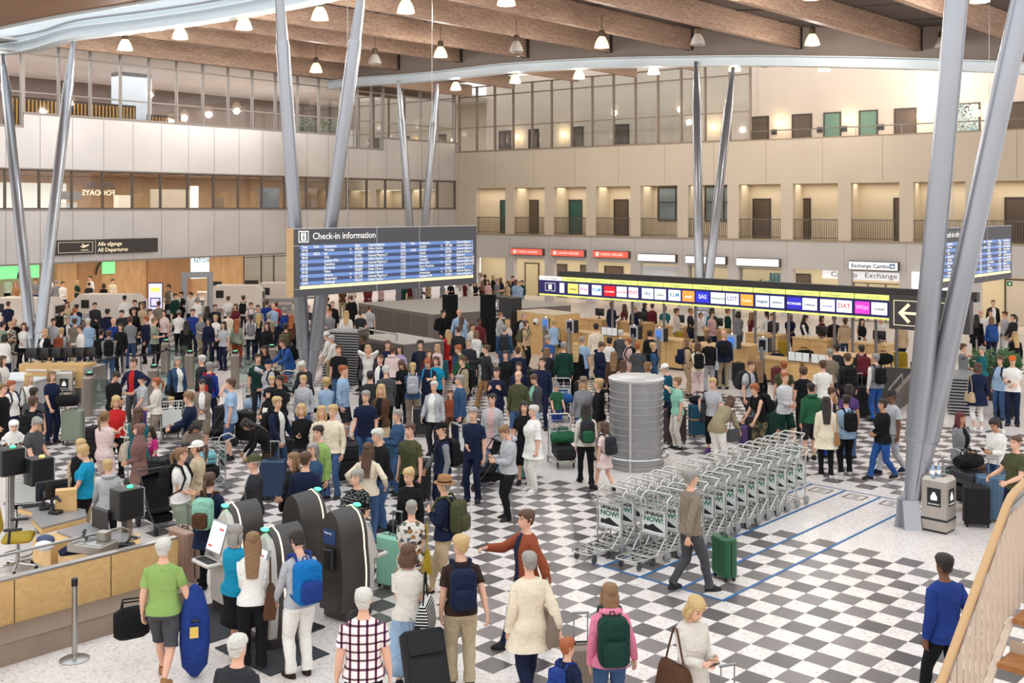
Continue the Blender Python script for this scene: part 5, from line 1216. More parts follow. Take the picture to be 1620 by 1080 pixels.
# exit sign, framed picture, wall lamps, small plaques
o = frame(FR).box(uR(1594), -.12, zR(1594, 452), uR(1602), -.02, zR(1602, 445)).build('exit_sign', mat('exit_green', (30,110,70), .5, emit=.3), None, False); tag(o, 'small green emergency exit sign on the wall near the stairs', 'sign')
m = frame(FR); m.box(uR(1597), -.125, zR(1597, 450), uR(1600), -.12, zR(1600, 447)); m.build('running_symbol', INK, o, False)
d_ = 3.2
m = frame(FR); a, e = uR(1513, d_), uR(1551, d_); m.box(a, d_-.06, 8.9, e, d_-.02, 10.9); o = m.build('framed_picture', FRAMEM, None, False); m = frame(FR); m.box(a+.06, d_-.07, 8.96, e-.06, d_-.06, 10.84)
pm = mat('abstract_paint', (160,170,170), .7); n_, l_, b_ = nodes(pm); vz = n_.new('ShaderNodeTexNoise'); vz.inputs['Scale'].default_value = 3.5; vz.inputs['Distortion'].default_value = 3; tcx = n_.new('ShaderNodeTexCoord'); l_.new(tcx.outputs['Object'], vz.inputs['Vector']); rr = ramp(n_, [(.3, (36,40,48)), (.42, (206,206,200)), (.5, (90,140,150)), (.6, (220,216,208)), (.7, (60,70,90))], 'CONSTANT'); l_.new(vz.outputs['Fac'], rr.inputs['Fac']); l_.new(rr.outputs['Color'], b_.inputs['Base Color'])
m.build('canvas', pm, o, False); tag(o, 'framed abstract picture in grey and blue on the upper gallery wall', 'picture')
LAMPW = mat('wall_lamp_glow', (255,226,170), .4, emit=5)
for k, (px, py) in enumerate(((1130, 195), (1236, 188), (1344, 182), (1455, 174), (893, 210), (820, 214), (1548, 168))):
    o = empty('wall_lamp', FR @ Vector((uR(px, d_), d_-.1, 10.35))); m = MB(); m.lathe([(.10, -.16), (.11, 0), (.10, .16)], 14, caps=False); m.build('shade', LAMPW, o); m = MB(); m.box(-.05, 0, -.05, .05, .12, .05); m.build('bracket', STEEL, o)
    reg(o, px, 'lamp', 'glowing wall lamp on the upper gallery wall', 'gallery wall lamps')
    l = bpy.data.lights.new('wall_lamp_light', 'POINT'); l.energy = 20; l.color = (1, .8, .5); l.shadow_soft_size = .08; q = bpy.data.objects.new('wall_lamp_light', l); COL.objects.link(q); q.location = FR @ Vector((uR(px, d_), d_-.35, 10.35))
for px, py in ((1225, 199), (1297, 193), (1336, 205), (1394, 188)):
    m = frame(FR); m.box(uR(px, d_)-.16, d_-.04, 9.75, uR(px, d_)+.16, d_-.01, 10.05); o = m.build('wall_plaque', DARKM, None, False); reg(o, px, 'plaque', 'small dark plaque on the upper gallery wall between the doors', 'gallery plaques')
# ------------------------------------------------------------------ check-in hall: gantry with screens
GL0 = Vector((1.08, 43.0, 0)); GE = Vector((.735, -.678, 0)); GN = Vector((-.678, -.735, 0))
def gp(u, d=0.0, z=0.0): return GL0+GE*u+GN*d+Vector((0, 0, z))
def gu(px, d=0.0):
    k = (px-810)/F; q = GL0+GN*d; return (k*q.y-q.x)/(GE.x-k*GE.y)
NAVY = mat('screen_navy', (34,28,92), .3, emit=.45); LIME = mat('screen_lime', (214,226,120), .3, emit=.75); CARDS = {}
gan = empty('check_in_gantry'); gan.matrix_world = face_mat(gp(0, 0, 2.24), GE)
GW = gu(1413)
m = MB(); m.box(0, 0, -.22, GW, .70, 0); m.box(1.0, .70, -.25, GW+2.5, .98, .0); m.build('beam', DARKM, gan, False)
seg = [gu(x) for x in (853, 889, 928, 967, 1009, 1050, 1096, 1143, 1192, 1243, 1297, 1352, 1413)]; seg[0] = 0
inkl = mat('screen_grey_ink', (150,150,110), .5)
for k in range(len(seg)-1):
    a, e = seg[k]+.015, seg[k+1]-.015; m = MB(); m.box(a, .60, 0, e, .76, .02); m.mi = 1; m.box(a, .07, 0, e, .59, .018); m.mi = 2; m.box(a, 0, 0, e, .06, .02)
    s = m.build('screen', [WHL if k == 0 else LIME, NAVY, LIME], gan, False)
    text('screen_heading', 'Oversize Baggage' if k == 0 else ('Service B21' if k == 11 else 'Self Baggage Drop'), .105, Matrix.Translation(((a+e)/2, .645, .021)), inkl, s, 'CENTER', .001)
cards = [((886, 893), 'white', '', None), ((899, 915), (226,214,110), 'vueling', (110,110,90)), ((917, 931), 'white', 'Wizz', (200,90,150)), ((937, 952), (226,236,244), 'KLM', (60,150,210)), ((956, 974), (214,24,40), 'norwegian', 'white'), ((976, 992), 'white', 'AUSTRIAN', (210,40,50)), ((995, 1010), (240,230,236), 'PLAY', (214,44,60)), ((1016, 1034), 'white', 'sky', (60,110,160)), ((1036, 1054), 'white', 'airBaltic', (60,110,60)), ((1058, 1077), 'white', 'KLM', (40,140,190)), ((1080, 1099), (240,150,70), 'easyJet', 'white'), ((1102, 1122), (40,50,200), 'SAS', 'white'), ((1125, 1147), 'white', 'TRANSAVIA', (40,120,70)), ((1149, 1169), 'white', 'LOT', (60,70,150)), ((1172, 1192), (244,160,64), 'Sunclass', 'white'), ((1196, 1217), (214,232,244), 'Aegean', (60,80,100)), ((1219, 1241), (226,236,246), 'jettime', (70,90,100)), ((1246, 1268), (48,44,180), 'RYANAIR', 'white'), ((1270, 1293), 'white', 'Lufthansa', (60,66,90)), ((1298, 1321), (232,226,240), 'brussels', (150,140,190)), ((1324, 1348), 'white', 'DAT', (200,60,60)), ((1353, 1376), (232,60,190), 'Wizz', (250,200,240)), ((1379, 1404), 'white', 'turkish', (70,90,110))]
for (x0, x1), c, t, ic in cards:
    c = (236,240,246) if c == 'white' else c; mm = mat('airline_card_%d_%d_%d' % c, c, .3, emit=.75); a, e = gu(x0), gu(x1)
    m = MB(); m.box(a, .14, .018, e, .52, .024); s = m.build('airline_card', mm, gan, False)
    if t:
        ic = (250,250,250) if ic == 'white' else ic; w = e-a; text('card_lettering', t, min(.2, w/(.62*len(t))), Matrix.Translation(((a+e)/2, .28, .0245)), mat('card_ink_%d_%d_%d' % ic, ic, .4, emit=.4), s, 'CENTER', .001, 1.05, .003)
m = MB(); c = gu(871)
for a in ((c-.26, .18, c+.26, .20), (c-.26, .48, c+.26, .50), (c-.26, .18, c-.24, .50), (c+.24, .18, c+.26, .50), (c-.10, .24, c+.08, .44)): m.box(a[0], a[1], .018, a[2], a[3], .024)
m.build('baggage_symbol', INK, gan, False)
for px in (953, 985, 1035, 1085, 1146, 1180, 1210, 1233, 1306, 1335, 1372, 1405):
    u = gu(px); m = MB(); m.tube([(u, -2.24, -.62), (u, .3, -.62)], .05, 8); m.box(u-.03, .2, -.62, u+.03, .3, -.2); m.build('gantry_post', mat('post_grey', (128,124,126), .4, .5), gan)
tag(gan, 'long gantry of lit airline screens over the check-in desks', 'gantry')
o = empty('arrow_sign'); o.matrix_world = face_mat(gp(GW+.02, .34, 2.02), GE); m = MB(); m.box(0, 0, -.28, 2.4, 1.02, 0); m.mi = 1
for a in ((.14, .12, 1.9, .14), (.14, .86, 1.9, .88), (.14, .12, .16, .88)): m.box(a[0], a[1], 0, a[2], a[3], .004)
m.build('panel', [SIGNB, CREAMI], o, False); m = MB(); m.box(.38, .46, 0, 1.0, .54, .01); m.prism([(.28, .5), (.58, .8), (.66, .74), (.42, .5), (.66, .26), (.58, .2)], 0, .01, 'xy'); m.build('arrow', CREAMI, o, False)
tag(o, 'dark sign with a cream arrow at the end of the gantry', 'sign')
# desks in two rows
def desk(name, p, rz, w, dpt, h, px, stem, grp, top=None):
    o = empty(name, p, rz); m = MB(); m.box(-w/2, -dpt/2, .08, w/2, dpt/2, h-.04); m.build('cabinet', BIRCH, o, False)
    m = MB(); m.box(-w/2-.03, -dpt/2-.03, h-.04, w/2+.03, dpt/2+.03, h); m.build('worktop', top or mat('desk_top_wood', (226,190,136), .4), o, False)
    m = MB(); m.box(-w/2+.03, -dpt/2+.03, 0, w/2-.03, dpt/2-.03, .08); m.build('plinth', DARKM, o, False)
    m = MB()
    for x in np.linspace(-w/2, w/2, max(2, int(w/.6)+1))[1:-1]: m.box(x-.004, dpt/2, .1, x+.004, dpt/2+.003, h-.05)
    if m.v: m.build('door_gaps', DARKM, o, False)
    reg(o, px, 'desk', stem, grp); e_ = Vector((math.cos(rz), math.sin(rz), 0)); occ_line(Vector(p)-e_*w*.35, Vector(p)+e_*w*.35, dpt*.55, 4); return o
grz = math.atan2(-GN.x, GN.y)
for px, w, dp, h, d0 in ((930, 1.2, .7, 1.0, .2), (988, 1.2, .7, 1.05, .2), (1062, 1.3, .7, 1.05, .2), (1122, .9, .7, 1.0, .2), (1176, .8, .7, 1.1, .2), (1240, 1.5, .7, .78, .35), (1297, .7, .7, .78, .35), (1352, 1.3, .7, 1.1, .1)):
    u = gu(px, d0); desk('bag_drop_desk', gp(u, d0), grz, w, dp, h, px, 'plywood bag drop counter in the front row under the gantry', 'front bag drop counters')
for k, px in enumerate((940, 1005, 1065, 1125, 1212, 1288, 1378)):
    u = gu(px, -3.9); o = desk('check_in_desk', gp(u, -3.9), grz, 1.35, .7, 1.0, px, 'plywood check-in desk in the back row behind the gantry', 'back check-in desks')
    p = gp(u+.3, -3.9, 1.0); monitor(p, grz+math.pi, px, 'black monitor on a back row check-in desk', w=.46)
    for q in range(3):
        c = gp(u-.45+.2*q, -3.75, 1.0); m = MB(); m.lathe([(.035, 0), (.035, .13), (.012, .16), (.012, .19)], 10); b = m.build('bottle', mat('white_plastic', (228,228,226), .4)); b.location = c; reg(b, px, 'bottle', 'small white bottle on a back row check-in desk', 'desk bottles')
for k, px in enumerate((1092, 1262, 1440, 1020)): u = gu(px, -2.6 if k else -2.2); task_chair(gp(u, -1.9), grz+math.pi*(.9+.1*k), px, 'mustard task chair behind the bag drop counters')
# self-service screens on posts
def kiosk_post(px, d, h=1.45, lit=False):
    u = gu(px, d); OCC.append((gp(u, d).x, gp(u, d).y, .25)); o = empty('bag_drop_terminal', gp(u, d), grz); m = MB(); m.box(-.06, -.05, 0, .06, .05, h-.3); m.build('post', STEEL, o, False)
    m = MB(); m.box(-.17, -.06, h-.48, .17, .0, h); m.build('front_frame', mat('terminal_silver', (186,188,192), .4, .4), o, False); m = MB(); m.box(-.20, -.28, h-.48, .2, -.06, h-.02); m.build('housing', BLACKP, o, False)
    m = MB(); m.box(-.12, 0, h-.40, .12, .006, h-.08); m.build('screen', SCRB if lit else SCREEN, o, False); m = MB(); m.sph((0, -.05, h+.01), .03); m.build('status_light', mat('status_white', (240,244,240), .3, emit=1.5), o)
    reg(o, px, 'terminal', 'self-service terminal on a steel post in front of the counters', 'bag drop terminals'); return o
for k, (px, lt) in enumerate(((862, 1), (901, 0), (1002, 0), (1042, 1), (1157, 1), (1206, 0))): kiosk_post(px, 1.1, 1.5, lt)
for k, px in enumerate((960, 1260, 1297)):
    u = gu(px, .9); o = empty('leaflet_stand', gp(u, .75, .78 if k else 1.0), grz); m = MB()
    for q in range(3): m.box(-.36+.25*q, -.01, .02, -.14+.25*q, .01, .30)
    m.build('sheets', mat('white_paper', (232,236,236), .6), o, False); m = MB(); m.box(-.38, -.03, 0, .38, .03, .02); m.box(-.38, -.02, 0, -.365, .02, .33); m.box(.365, -.02, 0, .38, .02, .33); m.build('holder', DARKM, o, False); reg(o, px, 'leaflet stand', 'dark leaflet stand with three white sheets on a bag drop counter', 'leaflet stands')
# plywood box wall and dark baggage sign at the left end of the desks, grey baggage housings
def gbox(name, px0, px1, Y, h, dep, m0, label, cat, z0=0):
    pass
def obox(name, a, b, dep, h, mats, label, cat, extra=None):
    """free-standing box: front edge from a to b on the floor, dep behind it"""
    a, b = Vector(a), Vector(b); L = (b-a).length; o = empty(name, a); o.matrix_world = face_mat(a, (b-a)) @ Matrix.Identity(4)
    m = MB(); m.box(0, 0, -dep, L, h, 0); m.build('casing', mats[0], o, False)
    m = MB(); m.box(-.01, h, -dep-.01, L+.01, h+.03, .01); m.build('top', mats[1], o, False)
    tag(o, label, cat); return o, L
HOUS = mat('housing_grey', (112,104,100), .5); HTOP = mat('housing_top', (176,170,164), .5); LOUV = mat('louvre_grey', (84,78,76), .5)
o, L = obox('baggage_housing', G(567, 520), G(685, 543), 7.4, 1.2, (HOUS, HTOP), 'long low grey baggage housing with louvred doors in mid hall', 'baggage housing')
for q in range(4):
    m = MB(); x0 = L*(.06+.225*q); x1 = x0+L*.2; m.box(x0, .06, 0, x1, 1.1, .02)
    m.mi = 1
    for z in range(10): m.box(x0+.03, .1+.1*z, .02, x1-.03, .15+.1*z, .035)
    m.build('louvred_door', [HOUS, LOUV], o, False)
occ_line(G(566, 575), G(638, 592), .8); o, L = obox('baggage_housing', G(566, 590), G(638, 607), 1.6, 1.25, (HOUS, HTOP), 'shorter grey baggage housing in front of the long one', 'baggage housing')
m = MB()
for z in range(11): m.box(.06, .1+.1*z, 0, L-.06, .15+.1*z, .03)
m.build('louvres', LOUV, o, False)
m = MB(); m.tube([(-.4, 1.25, -.3), (-.4, 1.5, -.3), (L*.7, 1.5, -.3), (L*.7, 1.25, -.3)], .03, 8); m.build('rail', STEEL, o)
def slat_rack(px, py, px1, h, dep, label):
    a, b = G(px, py), G(px1, py+3); nn = Vector((-(b-a).y, (b-a).x, 0)).normalized()*dep; occ_line(a+nn*.5, b+nn*.5, dep*.55); o = empty('louvred_partition', a); o.matrix_world = face_mat(a, b-a); L = (b-a).length; m = MB(); m.box(0, 0, -dep, .04, h, 0); m.box(L-.04, 0, -dep, L, h, 0); m.build('side_panel', HOUS, o, False); m = MB(); n = int(h/.085)
    for z in range(n): m.box(0, .04+.085*z, -dep, L, .085*z+.085, .04)
    tag(m.build('slats', mat('slat_grey', (150,150,152), .5, .3), o, False), kind='stuff'); tag(o, label, 'partition'); return o
slat_rack(510, 606, 567, 1.75, .8, 'grey slatted partition behind the pair of pale columns')
slat_rack(1500, 655, 1548, 1.05, 1.6, 'dark slatted baggage belt end beside the slanting columns')
o, L = obox('counter_wall', G(818, 556), G(876, 566), 1.3, 1.6, (BIRCH, mat('counter_wall_top', (216,200,176), .5)), 'tall plywood counter wall with a round camera at the end of the desks', 'counter')
m = MB(); m.sph((L*.55, 1.3, .02), .13, 12, 8); m.build('camera', mat('white_plastic', (228,228,226), .4), o); m = MB(); m.sph((L*.55, 1.24, .1), .07, 10, 6); m.build('lens', BLACKP, o)
o, L = obox('baggage_sign', G(779, 548), G(809, 554), .5, 2.05, (mat('sign_night', (44,44,52), .5), SIGNB), 'dark sign pillar reading Odd size baggage beside the plywood counter wall', 'sign')
text('lettering', 'Stor bagage\nOversize Baggage', .13, Matrix.Translation((.06, 1.35, .003)), INK, o, ext=.002); m = MB()
for a in ((.08, 1.55, .45, 1.57), (.08, 1.92, .45, 1.94), (.08, 1.55, .1, 1.94), (.43, 1.55, .45, 1.94), (.18, 1.62, .34, 1.86)): m.box(a[0], a[1], 0, a[2], a[3], .006)
m.build('baggage_symbol', INK, o, False)
for k, px in enumerate((712, 772)):
    c = G(px, 556); m = MB(); rs = []
    for z in (0, 2.25): rs.append([Vector((c.x+.28*math.cos(a)*(1+.12*math.sin(9*a)), c.y+.2*math.sin(a)*(1+.12*math.sin(9*a)), z)) for a in np.linspace(0, 2*math.pi, 40, endpoint=False)])
    m.loft(rs); o = m.build('black_curtain', fab('black')); tag(o, ('gathered black curtain at the inner side of the baggage passage', 'gathered black curtain beside the dark baggage sign pillar')[k], 'curtain')
# conveyor ramp by the desks, planter
o = empty('baggage_conveyor', G(1410, 655)); o.matrix_world = face_mat(G(1408, 658), G(1490, 600)-G(1408, 658)); L = 3.6
m = MB(); m.prism([(0, 0), (L, 0), (L, .75), (0, .35)], -1.3, 0, 'xy') if False else m.add([(0,0,0),(L,0,0),(L,.8,0),(0,.4,0),(0,0,-1.4),(L,0,-1.4),(L,.8,-1.4),(0,.4,-1.4)], [(0,1,2,3),(7,6,5,4),(3,2,6,7),(0,3,7,4),(1,5,6,2)]); m.build('bed', mat('conveyor_side', (96,88,84), .5), o, False)
m = MB(); m.add([(.1,.43,-.15),(L,.82,-.15),(L,.82,-1.25),(.1,.43,-1.25)], [(0,1,2,3)]); m.build('belt', RUBBER, o, False)
for z in (-.05, -1.35):
    m = MB(); m.tube([(.1, .42, z), (.12, .72, z), (1.7, .92, z), (1.75, .62, z)], .025, 7); m.build('guard_rail', STEEL, o)
c_ = G(1408, 658); d_2 = (G(1490, 600)-c_).normalized(); n_2 = Vector((-d_2.y, d_2.x, 0))*.7; occ_line(c_+n_2, c_+d_2*3.6+n_2, .7); tag(o, 'dark baggage conveyor with steel guard rails at the end of the desks', 'conveyor')
LEAF = mat('plant_leaf', (70,108,62), .5, var=.4, vscale=6)
def planter(p, r, h, n, seed, label, pot=(60,52,50), potr=.4, poth=.6, name='planter'):
    OCC.append((p[0], p[1], potr+.1)); o = empty(name, p); R = random.Random(seed); m = MB(); m.lathe([(potr*.85, 0), (potr, poth), (potr*.92, poth), (potr*.9, poth-.06)], 20); m.build('pot', mat('pot_%d' % pot[0], pot, .6), o); m = MB()
    for k in range(n):
        a = R.uniform(0, 6.28); rr = r*math.sqrt(R.random()); z = poth+h*R.random()*(1-.3*rr/r); s = R.uniform(.06, .11); c = Vector((rr*math.cos(a), rr*math.sin(a), z)); d = Vector((math.cos(a+R.uniform(-1, 1)), math.sin(a+R.uniform(-1, 1)), R.uniform(-.5, .6))).normalized(); q = d.orthogonal().normalized()*s*.45
        m.add([c, c+d*s+q, c+d*2.2*s, c+d*s-q], [(0, 1, 2, 3)])
    m.build('leaves', LEAF, o, False); m = MB()
    for k in range(7): a = R.uniform(0, 6.28); m.tube([(0, 0, poth-.08), (r*.5*math.cos(a), r*.5*math.sin(a), poth+h*.6)], .012, 5)
    m.build('stems', mat('stem_green', (70,80,44), .7), o); tag(o, label, 'plant'); return o
planter(G(1574, 630), .62, .8, 900, 3, 'bushy green plant in a dark square planter near the cap wearer', potr=.6, poth=.75)
planter(FR @ Vector((BAY[6][0]+1.0, .8, .9)), .38, .7, 160, 4, 'small potted plant in the shop window on the pale wall', potr=.18, poth=.3)
planter(FL @ Vector((uL(483, 1.4), -1.4, 8.5)), .7, 2.3, 1500, 5, 'taller indoor tree behind the upper glazing beside the slatted wall', potr=.35, poth=.4)
planter(FL @ Vector((uL(524, 1.4), -1.4, 8.5)), .7, 2.3, 1500, 6, 'indoor tree behind the upper glazing next to the lower parapet', potr=.35, poth=.4)
# ------------------------------------------------------------------ louvred steel ventilation cylinder
o = empty('ventilation_cylinder', (2.74, 23.9, 0)); R_ = .6; OCC.append((2.74, 23.9, .72))
VM = mat('perforated_steel', (168,168,168), .35, .7); n_, l_, b_ = nodes(VM); wv = n_.new('ShaderNodeTexWave'); wv.bands_direction = 'Z'; wv.inputs['Scale'].default_value = 22; tcx = n_.new('ShaderNodeTexCoord'); l_.new(tcx.outputs['Object'], wv.inputs['Vector']); rr = ramp(n_, [(0, (104,104,106)), (.6, (184,184,184))]); l_.new(wv.outputs['Fac'], rr.inputs['Fac']); l_.new(rr.outputs['Color'], b_.inputs['Base Color'])
m = MB(); m.lathe([(R_*.98, 0), (R_*.98, 1.92)], 48); m.build('drum', VM, o)
m = MB(); m.lathe([(R_+.01, 1.90), (R_+.02, 1.95), (R_-.02, 1.975), (.01, 1.985)], 48); m.build('lid', mat('lid_aluminium', (206,206,206), .35, .6), o)
m = MB()
for z in range(12): m.lathe([(R_*.985, .14+.155*z), (R_+.004, .145+.155*z), (R_*.985, .15+.155*z)], 48, caps=False)
m.build('seams', mat('lid_aluminium'), o)
for a in (-1.9, .35, 2.4): m = MB(); m.tube([(R_*math.cos(a), R_*math.sin(a), 0), (R_*math.cos(a), R_*math.sin(a), 1.92)], .035, 6); m.build('upright', mat('lid_aluminium'), o)
m = MB(); m.tube([((R_+.09)*math.cos(a), (R_+.09)*math.sin(a), .27) for a in np.linspace(0, 2*math.pi, 41)], .022, 8); m.build('bumper_rail', CHROME, o); m = MB(); m.lathe([(R_+.01, 0), (R_+.01, .1)], 48); m.build('skirting', STEEL, o)
tag(o, 'wide ribbed steel ventilation cylinder with a flat lid and low bumper rail', 'ventilation cylinder')
# litter bin by the columns
BINM = mat('bin_steel', (184,176,168), .35, .6, var=.08)
def litter_bin(a, w, dp, h, dirx, label, lines=True):
    o = empty('litter_bin', a); o.matrix_world = face_mat(a, dirx) @ Matrix.Rotation(-math.pi/2, 4, 'X')
    m = MB(); m.box(0, 0, .04, w, dp, h-.05); m.build('body', BINM, o, False); m = MB(); m.box(.02, .02, 0, w-.02, dp-.02, .04); m.build('plinth', BLACKP, o, False)
    m = MB(); m.box(-.005, -.005, h*.22, w+.005, dp+.005, h*.26); m.build('band', BLACKP, o, False)
    m = MB(); m.add([(0,0,h-.05),(w,0,h-.05),(w,dp,h-.05),(0,dp,h-.05),(.04,.04,h+.02),(w-.04,.04,h+.02),(w-.04,dp-.04,h+.02),(.04,dp-.04,h+.02)], [(0,1,5,4),(1,2,6,5),(2,3,7,6),(3,0,4,7),(4,5,6,7)]); m.mi = 1; m.box(.1, .12, h+.018, w-.1, dp-.12, h+.024); m.build('lid', [BINM, BLACKP], o, False)
    def plate(M, q):
        m = MB(); m.X = M; m.box(-q/2, .0, -q/2-.05, q/2, .006, q/2+.03); m.mi = 1; z = .02
        m.prism([(-.055, -.08+z), (.055, -.08+z), (.06, -.02+z), (.03, .03+z), (.02, .045+z), (.028, .06+z), (-.028, .06+z), (-.02, .045+z), (-.03, .03+z), (-.06, -.02+z)], -.004, 0); m.build('waste_plate', [BLACKP, INK], o, False)
        t = text('plate_lettering', 'RESTAFFALD', .036, M @ face_mat((0, -.005, -q/2-.02), (1, 0, 0)), INK, o, 'CENTER', .001)
    plate(Matrix.Translation((w*.5, -.006, h*.66)), .24)
    plate(Matrix.Translation((w+.006, dp*.5, h*.66)) @ Matrix.Rotation(math.pi/2, 4, 'Z'), .22)
    tag(o, label, 'litter bin'); return o
bb = litter_bin(G(1458, 838), .44, .42, .95, (.72, -.69, 0), 'square steel litter bin with black pictogram plates beside the slanting column foot')
for k, (px, py) in enumerate(((1479, 757), (1486, 757))):
    m = MB(); m.lathe([(.032, 0), (.034, .02), (.034, .14), (.013, .19), (.013, .215)], 12); o = m.build('water_bottle', mat('clear_blue_plastic', (150,176,206), .15)); q = AT(px, 779-6, 18.95+.1*k); o.location = (q.x-.0, 19.05+.03*k, .972); m = MB(); m.lathe([(.0145, 0), (.0145, .02)], 10, (0, 0, .213)); m.build('bottle_cap', mat('cap_blue', (40,80,150), .5), o); m = MB(); m.lathe([(.0345, .05), (.0345, .11)], 12); m.build('bottle_label', INK, o); tag(o, ('water bottle standing on the steel bin, the one nearer its front edge', 'water bottle standing on the steel bin, the one beside its twin')[k], 'bottle', 'bottles on the bin')
# ------------------------------------------------------------------ luggage trolleys and strollers
# --- trolleys nested in two rows
tz = math.radians(137.2)
rows = ((-8.95, 3.15, 14, 'nearer'), (-10.95, 2.6, 18, 'farther'))
for j, i0, n, wd in rows:
    for k in range(n):
        c = TG(i0+2.15+k*.97, j); trolley(c, tz, pxof(c), 'chrome luggage trolley, %s from the front of the %s row' % (SIDES[k], wd), 'nested luggage trolleys')
LOADED = {}
def loaded(px, py, face, stem, load, ht=.9):
    c = G(px, py); z = gz(face); f = Vector((-math.sin(z), math.cos(z), 0)); q = settle(c.x+f.x*.3, c.y+f.y*.3, .45); c = Vector((q[0]-f.x*.3, q[1]-f.y*.3, 0)); t = trolley(c, z, px, stem); f = Vector((-math.sin(z), math.cos(z), 0)); zz = .19
    LOADED[px] = c+f*.40
    for k, (kind, col, h) in enumerate(load):
        if kind == 'case': o = suitcase(px, py, h, face+90, col, k % 2 == 0, at=c+f*.42+Vector((0, 0, zz)), note='lying on a luggage trolley'); o.rotation_euler = (math.pi/2, 0, z); o.location = c+f*.42+Vector((0, 0, zz+.20*h))+f*.0; q = Vector((0, 0, 0)); o.location += Matrix.Rotation(z, 3, 'Z') @ Vector((0, h*.52+.03, .012)); o.scale = (.9, .9, .9); zz += h*.40+.02
        else: holdall(c+f*.4+Vector((0, 0, zz)), z, col, .55, px, '%s holdall on a loaded luggage trolley' % cname(col), .27); zz += .28
loaded(885, 730, 10, 'luggage trolley loaded with black cases and a green bag, beside the steel cylinder', (('case', 'black', .7), ('bag', 'green', 0)))
loaded(1508, 800, 20, 'luggage trolley stacked with three black cases by the litter bin', (('case', 'black', .74), ('case', 'charcoal', .7), ('bag', 'black', 0)))
loaded(272, 700, 200, 'luggage trolley with a dark load pushed by the person in navy jacket', (('case', 'black', .7),))
loaded(215, 770, 150, 'luggage trolley with dark cases where a child in pink sits', (('case', 'charcoal', .7),))
loaded(352, 770, 300, 'luggage trolley carrying a turquoise case and black bags', (('case', 'black', .74), ('case', (120,186,196), .62)))
loaded(455, 640, 330, 'luggage trolley heaped with black bags near the gates', (('case', 'black', .7), ('bag', 'black', 0), ('bag', 'rust', 0)))
loaded(497, 668, 180, 'empty looking luggage trolley amid the crowd near the grey hoodie', (('bag', 'black', 0),))
loaded(735, 745, 120, 'luggage trolley behind the black cap wearer heaped with bags', (('case', 'black', .7), ('bag', 'rust', 0), ('bag', 'charcoal', 0)))
loaded(400, 655, 20, 'luggage trolley with a pale blue bag near the gates', (('bag', 'paleblue', 0),))
loaded(888, 660, 0, 'luggage trolley behind the child in a grey cap', (('case', 'navy', .6), ('bag', 'blue', 0)))
loaded(770, 620, 340, 'luggage trolley by the navy sweater and glasses', (('bag', 'beige', 0),))
loaded(40, 830, 200, 'luggage trolley with a shoe advert behind the reader boxes', (('bag', 'black', 0),))
stroller(G(770, 770), gz(300), 770, 'black stroller beside the youth in pale grey hoodie', 'black')
stroller(G(345, 705), gz(300), 345, 'black folded hood stroller in front of the taupe suit')
stroller(G(252, 835), gz(40), 252, 'black stroller frame beside the white T-shirt and black pack')
